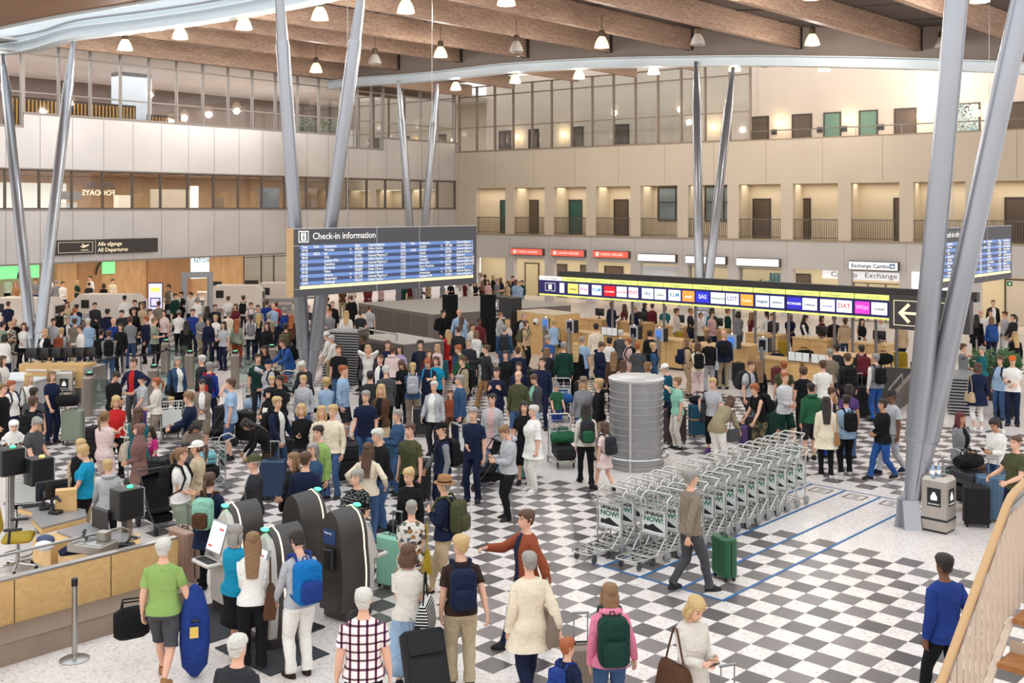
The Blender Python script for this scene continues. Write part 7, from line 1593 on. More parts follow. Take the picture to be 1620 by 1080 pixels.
# --- left front
p(62, 666, 174, 75, 'm', 'short:greyhair', 'tee:darkgrey', 'trousers:black', 'low', nod=30, note='behind the reader boxes')
p(22, 664, 164, 30, 'f', 'none+hijab=white', 'coat:white#floral', 'wide:white', 'low', lean=25, note='leaning by the reader boxes')
p(128, 716, 168, 280, 'f', 'bun:blond', 'tee:turquoise', 'trousers:black', 'low', note='on duty at the service desk', wide=1.1, nod=20)
p(128, 698, 168, 20, 'f', 'short:blond', 'vest:black/beige', 'trousers:beige', 'low', note='behind the service desk')
p(156, 726, 150, 210, 'm', 'short:blond', 'hoodie:lightgrey', 'trousers:black', 'low', nod=15, head=1.06, note='at the service desk')
p(206, 703, 138, 330, 'f', 'long:darkhair', 'tee:magenta', 'hot:black', 'low', nod=20, note='sitting on a trolley of bags', head=1.1, pose='sit', at=tuple(LOADED[215]+Vector((0, 0, .06))))
p(285, 708, 170, 80, 'f', 'pony:lightbrown', 'tee:white', 'wide:sage', 'fold', bp='black', note='facing the white cap wearer', big=1.1)
p(313, 701, 170, 290, 'f', 'pony+cap=white:brown', 'tunic:sand', 'slim:black', 'fold', note='in a white cap', sb='black')
p(293, 700, 128, 0, 'm', 'curly:darkhair', 'tee:darkgrey', 'trousers:black', note='a child behind the white cap wearer', head=1.12)
p(403, 718, 176, 285, 'm', 'short+cap=olive:greyhair', 'jacket:charcoal/lightgrey', 'trousers:black', ('low', 'down'), note='in an olive cap')
p(465, 715, 168, 300, 'f', 'long:lightbrown', 'long:black', 'trousers:black', 'fold', sb='black', note='near the kiosks')
p(483, 712, 180, 175, 'm', 'short:brown', 'jacket:navy', 'trousers:navy', 'down', note='behind the kiosks')
p(495, 700, 168, 330, 'f', 'pony:greyhair', 'jacket:denim', 'slim:jeans', 'fold', note='behind the navy jacket')
p(504, 672, 178, 330, 'm', 'short:darkhair', 'jacket:lime/navy', 'trousers:black', 'down', note='in a lime green jacket')
p(165, 650, 170, 160, 'f', 'braid:lightbrown', 'shirt:palepink', 'hot:palepink', 'fold', sb='black', sbs=-1, note='seen from behind, beside the red blouse')
p(184, 626, 170, 25, 'f', 'bob:blond', 'tee:red', 'trousers:black', 'fold', note='in a red blouse', nod=15)
p(218, 637, 170, 165, 'f', 'long:brown', 'coat:teal', 'slim:jeans', 'fold', sb='cream', sbs=-1, sbp='dots', sbz=1.3, note='seen from behind')
p(221, 669, 164, 290, 'f', 'none+hijab=mauve', 'coat:mauve', 'wide:beige', 'fold', note='in a mauve headscarf')
p(230, 592, 160, 300, 'm', 'short+beanie=navy:brown', 'tee:lightgrey', 'trousers:purple', ('reach', 'low'), 'walk', note='in a blue cap')
p(248, 595, 164, 300, 'f', 'pony:ginger', 'long:offwhite', 'trousers:taupe', 'fold', note='in a cream sweater')
p(212, 566, 178, 350, 'm', 'short:brown', 'long:navy/red', 'trousers:darkgrey', 'hip', note='hands on hips')
p(186, 588, 172, 60, 'm', 'short:darkhair', 'jacket:black', 'trousers:black', 'fold', nod=30, note='looking down by the gates')
p(81, 586, 172, 60, 'f', 'bob:lightbrown', 'tee:navy', 'trousers:navy', ('low', 'side'), note='by the sage suitcase')
p(53, 612, 174, 180, 'm', 'short:darkhair', 'tee:darkgrey', 'trousers:black', note='left of the sage suitcase')
p(52, 626, 180, 175, 'm', 'short:brown', 'tee:charcoal', 'trousers:black', 'fold', bp='black', note='with a bulky black pack')
p(50, 590, 168, 70, 'f', 'long:blond', 'long:white', 'wide:white', sb='black', note='near the pale counter')
p(18, 601, 158, 70, 'f', 'curly:ginger', 'long:white', 'trousers:navy', bp='navy', note='beside the pale counter')
p(3, 606, 172, 90, 'm', 'short:lightbrown', 'jacket:black', 'trousers:black', note='at the photo edge')
p(4, 562, 170, 80, 'f', 'long:brown', 'long:offwhite', 'trousers:black', sb='black', note='at the photo edge by the pale counter')
p(280, 564, 168, 45, 'f', 'bob:greyhair', 'jacket:denim/white', 'trousers:black', 'down', sb='black', note='by the gates', wide=1.12)
p(320, 561, 176, 250, 'm', 'short:whitehair', 'jacket:charcoal/white', 'trousers:darkgrey', note='talking by the gates')
p(331, 572, 174, 170, 'm', 'short:greyhair', 'long:royal', 'trousers:navy', bp='navy', bp2='red', note='with a red trimmed pack')
p(320, 598, 168, 10, 'f', 'bun:darkhair', 'jacket:taupe/white', 'shorts:taupe', 'fold', note='in a taupe suit', nod=10)
p(366, 598, 180, 280, 'm', 'short:brown', 'polo:paleblue', 'shorts:jeans', ('face', 'down'), note='with a hand at the neck')
p(298, 619, 178, 280, 'm', 'short:lightbrown', 'jacket:navy', 'trousers:navy', 'push', note='pushing a loaded trolley', nod=8)
p(281, 634, 95, 100, 'f', 'curly:blond', 'long:white', 'trousers:white', 'fold', note='a toddler riding a loaded trolley', head=1.3, pose='sit', at=tuple(LOADED[272]+Vector((0, 0, .24))))
p(313, 665, 166, 40, 'f', 'long:darkhair', 'long:taupe', 'trousers:black', 'low', nod=35, lean=30, note='bending over a trolley', skin='tan')
p(382, 666, 166, 290, 'f', 'long:darkhair', 'long:black', 'trousers:darkbrown', 'low', nod=35, lean=45, note='bending over the turquoise suitcase', skin='tan')
p(438, 633, 178, 60, 'm', 'short:blond', 'jacket:navy/white', 'slim:jeans', ('low', 'low'), bp='black', note='holding two case handles')
p(477, 638, 170, 10, 'f', 'bob:blond', 'long:black', 'trousers:darkgrey', ('phone', 'hip'), ph=True, note='holding a dark tablet')
p(509, 641, 170, 10, 'f', 'long:blond', 'long:cream', 'slim:jeans', 'down', note='in a cream sweater beside another one')
p(527, 638, 180, 335, 'm', 'short:blond', 'long:cream', 'slim:jeans', 'down', note='in a cream sweater, the other facing us')
p(430, 594, 150, 20, 'm', 'short:blond', 'tee:black', 'trousers:black', note='behind the person in black hoodie', head=1.06)
p(443, 593, 178, 320, 'm', 'short:darkhair', 'hoodie:black', 'trousers:black', 'push', note='pushing a trolley near the gates', skin='tan')
p(427, 614, 164, 330, 'f', 'none+hijab=black', 'coat:black/white', 'wide:black', 'phone', note='in a black headscarf')
p(480, 593, 168, 355, 'f', 'bun:blond', 'hoodie:lightgrey', 'shorts:jeans', 'down', note='mid queue')
p(516, 597, 158, 210, 'm', 'curly:blond', 'long:paleblue', 'trousers:black', 'fold', note='child in a pale sweatshirt', head=1.05)
p(542, 577, 184, 80, 'm', 'short:ginger', 'shirt:paleblue', 'shorts:charcoal', 'down', note='in shorts, side on')
p(408, 553, 178, 25, 'm', 'short:darkhair', 'tee:darkgreen', 'trousers:charcoal', note='facing us by the gates')
p(425, 568, 170, 320, 'f', 'none+beanie=navy:brown', 'hoodie:lightgrey', 'trousers:lightgrey', ('face', 'fold'), bp='black', note='in a navy beanie')
p(428, 546, 166, 330, 'f', 'long:darkhair', 'tee:black', 'trousers:black', 'fold', note='behind the navy beanie', skin='tan')
p(446, 538, 178, 310, 'm', 'short:brown', 'jacket:blue', 'slim:jeans', 'push', lean=25, bp='black', note='leaning over a basket trolley')
p(476, 567, 174, 330, 'm', 'short:whitehair', 'jacket:charcoal', 'trousers:black', 'low', nod=25, lean=12, note='over a pile of bags')
p(516, 523, 172, 260, 'm', 'short+cap=white:greyhair', 'long:white', 'trousers:khaki', 'low', lean=20, note='in a white cap')
p(524, 530, 166, 265, 'f', 'short:whitehair', 'long:white', 'trousers:sand', 'low', lean=20, note='by the slatted partition')
p(536, 545, 180, 355, 'm', 'pony:brown', 'tee:black', 'slim:jeans', note='standing by the slatted partition')
# --- middle
p(582, 545, 168, 10, 'f', 'long:blond', 'long:white', 'trousers:white', ('face', 'face'), sb='darkgrey', note='hands at the mouth')
p(575, 529, 172, 300, 'm', 'short:darkhair', 'jacket:black', 'trousers:black', note='by the short grey housing', skin='brown')
p(613, 538, 176, 20, 'm', 'short:brown', 'jacket:navy', 'trousers:navy', note='behind the suit wearer')
p(602, 560, 178, 330, 'm', 'buzz:brown', 'jacket:navy/white', 'trousers:navy', note='in a navy suit')
p(621, 547, 170, 165, 'm', 'short:brown', 'hoodie:palepink', 'trousers:navy', note='pale hood seen from behind')
p(629, 545, 166, 340, 'f', 'bob:darkhair', 'tee:lilac', 'trousers:black', note='half hidden')
p(634, 570, 166, 340, 'f', 'long:brown', 'long:black', 'trousers:black', 'phone', nod=30, note='looking down')
p(610, 578, 176, 195, 'm', 'short:whitehair', 'jacket:darkgrey', 'trousers:black', 'low', nod=20, note='in a padded jacket')
p(586, 586, 176, 180, 'm', 'short:darkhair', 'jacket:charcoal', 'trousers:black', note='dark suit seen from behind')
p(653, 573, 168, 185, 'f', 'pony:blond', 'jacket:denim', 'wide:taupe', 'fold', bp='lightgrey', note='with a white drawstring bag')
p(665, 538, 176, 0, 'm', 'curly:darkhair', 'jacket:navy/charcoal', 'trousers:black', note='standing alone mid hall')
p(678, 552, 168, 20, 'f', 'long:brown', 'long:maroon', 'trousers:black', note='mid hall')
p(692, 544, 140, 330, 'f', 'long:blond', 'long:palepink', 'trousers:palepink', note='child in pink', head=1.1)
p(709, 521, 158, 200, 'f', 'long:blond', 'coat:red', 'trousers:red', note='in a red tracksuit')
p(725, 515, 184, 200, 'm', 'buzz:brown', 'long:charcoal', 'slim:jeans', note='seen from behind, next to the red tracksuit')
p(701, 490, 176, 60, 'm', 'short:darkhair', 'long:black', 'trousers:charcoal', bp='black', note='beside the black curtain')
p(726, 489, 180, 20, 'm', 'bald', 'shirt:paleblue', 'trousers:navy', ('side', 'reach'), note='arm stretched out by the black curtain')
p(730, 500, 160, 170, 'f', 'long:brown', 'jacket:paleblue', 'slim:jeans', note='seen from behind')
p(747, 511, 166, 40, 'f', 'short:brown', 'long:offwhite', 'trousers:navy', note='by the curtain')
p(753, 522, 164, 170, 'f', 'bob:lightbrown', 'shirt:white', 'trousers:black', sb='black', note='white shirt seen from behind')
p(758, 503, 172, 10, 'm', 'short:darkhair', 'tee:maroon', 'trousers:black', note='in front of the second curtain', skin='brown')
p(724, 545, 174, 280, 'm', 'short:ginger', 'long:green', 'slim:jeans', ('low', 'low'), lean=25, note='bending in a green sweater')
p(741, 535, 178, 15, 'm', 'short:greyhair', 'jacket:charcoal', 'trousers:navy', note='passing by', pose='walk')
p(733, 563, 178, 290, 'm', 'short:brown', 'jacket:khaki', 'trousers:khaki', bp='black', note='with a black pack')
p(676, 567, 172, 350, 'm', 'short:ginger', 'tee:navy', 'trousers:navy', ('low', 'reach'), bp='turquoise', nod=20, note='with a turquoise pack')
p(690, 564, 168, 350, 'f', 'bob:brown', 'tee:turquoise', 'trousers:black', note='beside a large case')
p(770, 545, 180, 280, 'm', 'short:brown', 'jacket:charcoal', 'trousers:tan', ('reach', 'back'), 'walk', note='hurrying through the crowd')
p(786, 580, 178, 340, 'm', 'short:darkhair', 'long:navy', 'trousers:navy', 'strap', note='hand on a strap, facing us')
p(800, 554, 170, 350, 'f', 'pony:darkhair', 'long:black', 'trousers:black', sb='lightgrey', note='with a pale strap across the chest')
p(791, 494, 170, 70, 'm', 'short:lightbrown', 'long:lightgrey', 'trousers:jeans', note='by the plywood counter wall')
p(798, 514, 178, 178, 'm', 'short:greyhair', 'jacket:denim', 'slim:jeans', bp='charcoal', note='with a dark pack')
p(803, 505, 164, 60, 'f', 'long:blond', 'long:palepink', 'trousers:beige', note='by the counter wall')
p(828, 495, 180, 60, 'm', 'buzz:greyhair', 'tee:lightgrey', 'trousers:khaki', bp='black', note='by the plywood counter wall', big=1.15)
p(832, 507, 168, 70, 'f', 'bun:brown', 'tee:beige', 'trousers:black', bp='camo', note='with a camouflage pack')
p(819, 548, 178, 200, 'm', 'buzz:brown', 'jacket:navy', 'trousers:navy', note='passing, seen from behind', pose='walk')
p(876, 504, 174, 200, 'f', 'bun:blond', 'long:paleblue', 'trousers:khaki', 'fold', sb='charcoal', note='at the counters')
p(865, 530, 174, 310, 'm', 'short:greyhair', 'polo:blue', 'trousers:charcoal', 'low', nod=20, note='side on, bowing a little')
p(865, 549, 164, 175, 'f', 'bob:lightbrown', 'jacket:charcoal', 'slim:jeans', note='small, seen from behind')
p(892, 540, 182, 180, 'm', 'short:greyhair', 'jacket:darkgreen', 'trousers:black', note='seen from behind')
p(911, 542, 172, 175, 'f', 'long:blond', 'coat:black', 'trousers:black', note='back turned, beside the dark green jacket')
p(921, 531, 178, 160, 'm', 'buzz:greyhair', 'polo:paleblue', 'shorts:navy', note='back turned, at the counters queue')
p(943, 511, 184, 180, 'm', 'short:darkhair', 'shirt:cream', 'trousers:sand', note='back turned, at the counters')
p(954, 541, 178, 60, 'm', 'short:brown', 'hoodie:navy', 'shorts:navy', 'phone', ph=True, nod=25, note='reading a phone')
p(964, 533, 168, 150, 'f', 'bun:darkhair', 'tee:white', 'shorts:jeans', sb='brown', note='white top at the counters', skin='tan')
p(982, 521, 174, 180, 'm', 'short:whitehair', 'vest:darkgrey/charcoal', 'trousers:darkgrey', note='at the counters')
p(971, 556, 166, 170, 'f', 'long:lightbrown', 'jacket:brown', 'trousers:black', note='back turned, above the steel cylinder')
p(986, 569, 150, 170, 'f', 'long:brown', 'tee:rose', 'trousers:navy', note='behind the steel cylinder', head=1.06)
p(994, 534, 170, 280, 'f', 'short:ginger', 'tee:rose', 'skirt:rose', bp='black', note='side on, queueing at the counters')
p(1009, 541, 178, 165, 'm', 'buzz:ginger', 'tee:darkgrey', 'trousers:khaki', note='shoulder to the steel cylinder queue')
p(1028, 522, 170, 190, 'f', 'bun:darkhair', 'jacket:black', 'trousers:black', note='at the screens')
p(1033, 541, 168, 90, 'f', 'bun:blond', 'jacket:denim', 'trousers:navy', bp='black', note='behind the steel cylinder, near the screens')
p(1025, 572, 160, 100, 'f', 'bob:lightbrown', 'tee:palepink', 'shorts:jeans', note='behind the steel cylinder')
p(1050, 575, 172, 250, 'm', 'short+cap=white:greyhair', 'jacket:petrol', 'trousers:navy', nod=20, note='white cap behind the cylinder')
p(858, 565, 182, 340, 'm', 'buzz:darkhair', 'long:navy', 'trousers:navy', note='facing us, behind the olive top')
p(821, 572, 168, 350, 'f', 'bob:darkhair', 'jacket:navy', 'trousers:navy', note='in front of the navy long-sleeved tops')
p(820, 586, 180, 345, 'm', 'bald', 'long:olive', 'shorts:jeans', note='standing in the middle of the crowd')
p(843, 592, 166, 310, 'f', 'short:brown', 'jacket:darkgrey/mint', 'slim:paleblue', 'fold', nod=20, note='looking down')
p(829, 634, 168, 0, 'f', 'long:darkhair', 'dress:black', 'skirt:black', note='facing us, arms folded low')
p(845, 640, 170, 290, 'f', 'short:whitehair', 'tunic:white', 'wide:white', 'down', note='all in white', wide=1.12, shoe='white')
p(880, 604, 128, 20, 'm', 'short+cap=grey:brown', 'tee:green', 'shorts:royal', 'low', note='child behind a loaded trolley', head=1.12)
p(923, 596, 170, 350, 'f', 'long+hat=taupe:blond', 'shirt:grey', 'slim:jeans', 'down', note='in a brimmed hat', wide=1.06)
p(948, 598, 180, 260, 'm', 'short:blond', 'hoodie:black', 'trousers:sand', note='beside the steel cylinder')
p(927, 637, 168, 185, 'f', 'long:darkhair', 'long:offwhite', 'slim:black', bp='charcoal', bp2='green', note='walking away', pose='walk')
p(957, 664, 136, 220, 'f', 'bob:brown', 'tee:palepink', 'mini:palepink', ('reach', 'down'), 'walk', note='child passing the steel cylinder', head=1.1, bp='charcoal')
p(1072, 596, 166, 285, 'f', 'bun:lightbrown', 'tee:mint', 'trousers:offwhite', ('face', 'down'), sb='black', note='hand at the cheek')
p(579, 617, 178, 345, 'm', 'short:greyhair', 'polo:navy', 'shorts:jeans', ('low', 'down'), note='holding a case handle')
p(603, 607, 172, 345, 'f', 'long:blond', 'jacket:brown/black', 'long_skirt:beige', 'fold', note='in a brown cardigan')
p(630, 647, 166, 290, 'f', 'short:greyhair', 'jacket:denim', 'slim:jeans', 'phone', note='side on, reading something')
p(597, 677, 178, 300, 'm', 'short:whitehair', 'long:black', 'slim:jeans', ('low', 'low'), lean=12, note='leaning on a case handle')
p(582, 700, 168, 170, 'f', 'long:brown', 'long:cream', 'slim:jeans', 'hip', note='hands on hips, seen from behind')
p(649, 668, 178, 330, 'm', 'short:brown', 'tee:olive', 'trousers:black', note='facing us, by the black cap wearer')
p(687, 667, 178, 290, 'm', 'short+cap=black:brown', 'vest:navy/grey', 'trousers:navy', ('low', 'down'), bp='black', note='in a black cap')
p(687, 602, 168, 340, 'f', 'short:whitehair', 'jacket:lightgrey/white', 'trousers:charcoal', ('low', 'down'), sb='black', note='facing us in a black dress', wide=1.08)
p(713, 616, 120, 350, 'm', 'short:brown', 'long:rust', 'trousers:brown', note='child beside the denim jacket', head=1.14)
p(728, 592, 178, 280, 'm', 'short:greyhair', 'jacket:denim', 'trousers:navy', note='side on, facing the rust child')
p(749, 643, 180, 340, 'm', 'short:greyhair', 'polo:navy', 'trousers:navy', ('fold', 'down'), note='behind the stroller, handing over papers')
p(779, 622, 174, 345, 'f', 'bun:darkhair', 'coat:lightgrey/rose', 'slim:paleblue', note='facing us in an open grey coat')
p(794, 673, 172, 290, 'm', 'short:lightbrown', 'hoodie:lightgrey', 'trousers:black', 'phone', ph=True, nod=30, note='beside the stroller')
# --- right
p(1087, 535, 170, 90, 'f', 'long:lightbrown', 'long:beige', 'wide:beige', bp='navy', note='at the terminals')
p(1104, 541, 166, 180, 'f', 'bob:brown', 'long:cream', 'wide:palepink', ('behind', 'behind'), bp='black', note='in pink trousers')
p(1122, 532, 170, 175, 'm', 'short:darkhair', 'long:black', 'trousers:lightgrey', sb='lightgrey', note='with a pale strap')
p(1145, 522, 182, 178, 'm', 'bald', 'jacket:navy', 'trousers:khaki', bp='black', note='at the terminals', big=.8)
p(1188, 570, 180, 40, 'm', 'buzz:brown', 'tee:lightgrey', 'shorts:charcoal', ('down', 'down'), bp='charcoal', lean=12, note='striding', pose='walk')
p(1200, 571, 170, 190, 'f', 'long:lightbrown', 'long:black', 'slim:jeans', note='back turned, near the low counter')
p(1240, 570, 176, 175, 'm', 'short:ginger', 'tee:olive', 'trousers:black', note='at the low counter')
p(1271, 580, 170, 180, 'm', 'curly:brown', 'tee:black', 'trousers:black', note='back turned, by the low counter')
p(1302, 569, 182, 175, 'm', 'short:brown', 'tee:white', 'trousers:lightgrey', sb='tan', note='with a tan strap')
p(1327, 550, 178, 170, 'm', 'short:greyhair', 'long:taupe', 'trousers:charcoal', note='at the tall counter')
p(1337, 547, 174, 200, 'm', 'short:darkhair', 'tee:charcoal', 'trousers:black', note='half hidden at the tall counter')
p(1341, 558, 182, 178, 'm', 'short:brown', 'long:charcoal', 'trousers:black', bp='black', note='at the tall counter')
p(1241, 588, 178, 30, 'm', 'buzz:ginger', 'shirt:lightgrey#stripes', 'shorts:darkgreen', ('fold', 'fold'), note='crossing', pose='walk')
p(1283, 605, 172, 190, 'm', 'short:darkhair', 'hoodie:green', 'shorts:charcoal', note='green hood seen from behind')
p(1307, 627, 168, 170, 'f', 'long:darkhair', 'coat:cream', 'slim:black', sb='tan', note='back turned, by the trolley row', shoe='white')
p(1339, 626, 168, 190, 'f', 'bun:darkhair', 'jacket:paleblue', 'trousers:black', 'fold', bp='black', note='arms full', shoe='white', big=.9)
p(1343, 607, 166, 160, 'f', 'bob:darkhair', 'tee:purple', 'slim:jeans', note='behind two others', skin='tan')
p(1322, 615, 160, 90, 'm', 'short:brown', 'tee:palepink', 'slim:royal', lean=25, note='bending')
p(1128, 597, 170, 340, 'f', 'short:blond', 'tee:lightgrey', 'crop:black', ('hip', 'low'), sb='charcoal', note='by the teal suitcase', sbz=1.2, shoe='purple')
p(1193, 607, 168, 290, 'f', 'curly:ginger', 'tank:black', 'trousers:khaki#camo', 'low', bp='black', lean=20, note='over dark cases')
p(1158, 626, 172, 130, 'f', 'bob:brown', 'jacket:khaki', 'wide:white', 'low', lean=55, sb='darkgrey', note='bending to a purple suitcase')
p(1275, 498, 168, 60, 'f', 'long:darkhair', 'vest:black/white', 'skirt:black', 'low', note='on duty at the back desk', nod=15)
p(1363, 503, 166, 10, 'f', 'long:darkhair', 'tank:black', 'skirt:black', 'fold', note='behind the back desk')
p(1393, 500, 170, 330, 'm', 'short:brown', 'shirt:white', 'trousers:black', 'low', lean=20, note='behind the back desk')
p(1426, 507, 172, 190, 'm', 'short:brown', 'shirt:beige', 'trousers:navy', note='behind the desks')
p(1363, 545, 178, 178, 'm', 'short:darkhair', 'tee:charcoal', 'trousers:black', bp='maroon', note='at the counter', big=1.15)
p(1386, 557, 178, 195, 'm', 'short:greyhair', 'vest:grey/white', 'trousers:blue', ('low', 'down'), bp='black', note='holding a tall black case', big=.9)
p(1545, 497, 168, 150, 'f', 'long:darkhair', 'coat:black', 'slim:black', sb='black', note='by the wall')
p(1552, 490, 176, 340, 'm', 'bald', 'shirt:white', 'trousers:maroon', note='by the wall')
p(1571, 474, 180, 350, 'm', 'buzz:brown', 'jacket:black/white', 'trousers:black', note='by the wall near the stairs')
p(1566, 489, 170, 20, 'f', 'bun:darkhair', 'long:white', 'trousers:navy', note='by the wall')
p(1569, 500, 170, 170, 'f', 'bob:lightbrown', 'long:blue', 'trousers:navy', bp='blue', note='with a blue pack')
p(1590, 492, 176, 270, 'm', 'short:brown', 'tee:lightgrey', 'trousers:white', note='by the wall')
p(1597, 496, 170, 280, 'f', 'pony:darkhair', 'jacket:charcoal', 'trousers:lightgrey', 'low', note='by the wall')
p(1606, 524, 168, 180, 'f', 'long:blond', 'long:black', 'trousers:black', note='back turned, by the green plant')
p(1523, 549, 172, 60, 'm', 'short:brown', 'polo:grey', 'trousers:navy', ('face', 'fold'), note='by the dark belt end')
p(1541, 554, 166, 280, 'f', 'short:greyhair', 'long:teal', 'trousers:navy', 'fold', note='by the dark belt end')
p(1547, 573, 170, 185, 'f', 'bob:brown', 'coat:navy', 'crop:white', ('side', 'down'), sb='beige', sbs=-1, note='with a rose case', shoe='white')
p(1583, 562, 168, 300, 'f', 'bun:brown', 'jacket:paleblue', 'slim:jeans', bp='black', note='by the cap wearer')
p(1602, 562, 180, 330, 'm', 'short+cap=orange:brown', 'tee:white', 'trousers:navy', ('phone', 'fold'), ph=True, note='in an orange cap')
p(1397, 630, 168, 285, 'f', 'bun:darkhair', 'jacket:black', 'trousers:blue', 'fold', 'walk', note='walking', skin='tan')
p(1411, 617, 176, 290, 'm', 'short+cap=charcoal:darkhair', 'tee:lightgrey', 'trousers:lightgrey', 'down', 'walk', note='in a dark cap', skin='brown', shoe='navy')
p(1519, 656, 168, 30, 'f', 'long:maroon', 'jacket:grey/black', 'skirt:black', 'fold', note='behind the stacked black luggage', skin='tan')
p(1571, 662, 168, 300, 'f', 'pony:darkhair', 'hoodie:white', 'hot:jeans', 'phone', ph=True, nod=25, note='reading a phone', skin='tan')
# --- security hall
for a in ((12, 437, 172, 0, 'm', 'short:darkhair', 'shirt:white', 'trousers:black'), (31, 434, 170, 30, 'f', 'long:darkhair', 'shirt:white', 'trousers:black'), (25, 446, 168, 20, 'f', 'bob:ginger', 'tee:tan', 'trousers:navy'),
          (80, 437, 178, 90, 'm', 'short:brown', 'shirt:white', 'trousers:black'), (89, 443, 174, 200, 'm', 'short:greyhair', 'long:grey', 'trousers:navy'), (99, 445, 174, 60, 'm', 'short:darkhair', 'shirt:white', 'trousers:black'),
          (122, 443, 168, 90, 'f', 'long:blond', 'tee:darkgreen', 'trousers:navy'), (143, 436, 178, 330, 'm', 'short:darkhair', 'shirt:white', 'trousers:charcoal'), (141, 446, 170, 190, 'm', 'short:brown', 'tee:charcoal', 'trousers:black'),
          (164, 448, 166, 180, 'f', 'bob:darkhair', 'jacket:black', 'trousers:black'), (178, 441, 172, 40, 'm', 'short:darkhair', 'shirt:cream', 'trousers:black'), (267, 450, 182, 330, 'm', 'short:darkhair', 'vest:taupe/white', 'trousers:charcoal'),
          (56, 441, 170, 10, 'm', 'short:brown', 'tee:grey', 'trousers:navy')):
    p(*a, arms=('fold', 'down'), note='far back among the security scanners')
S1 = 'in the security queue'
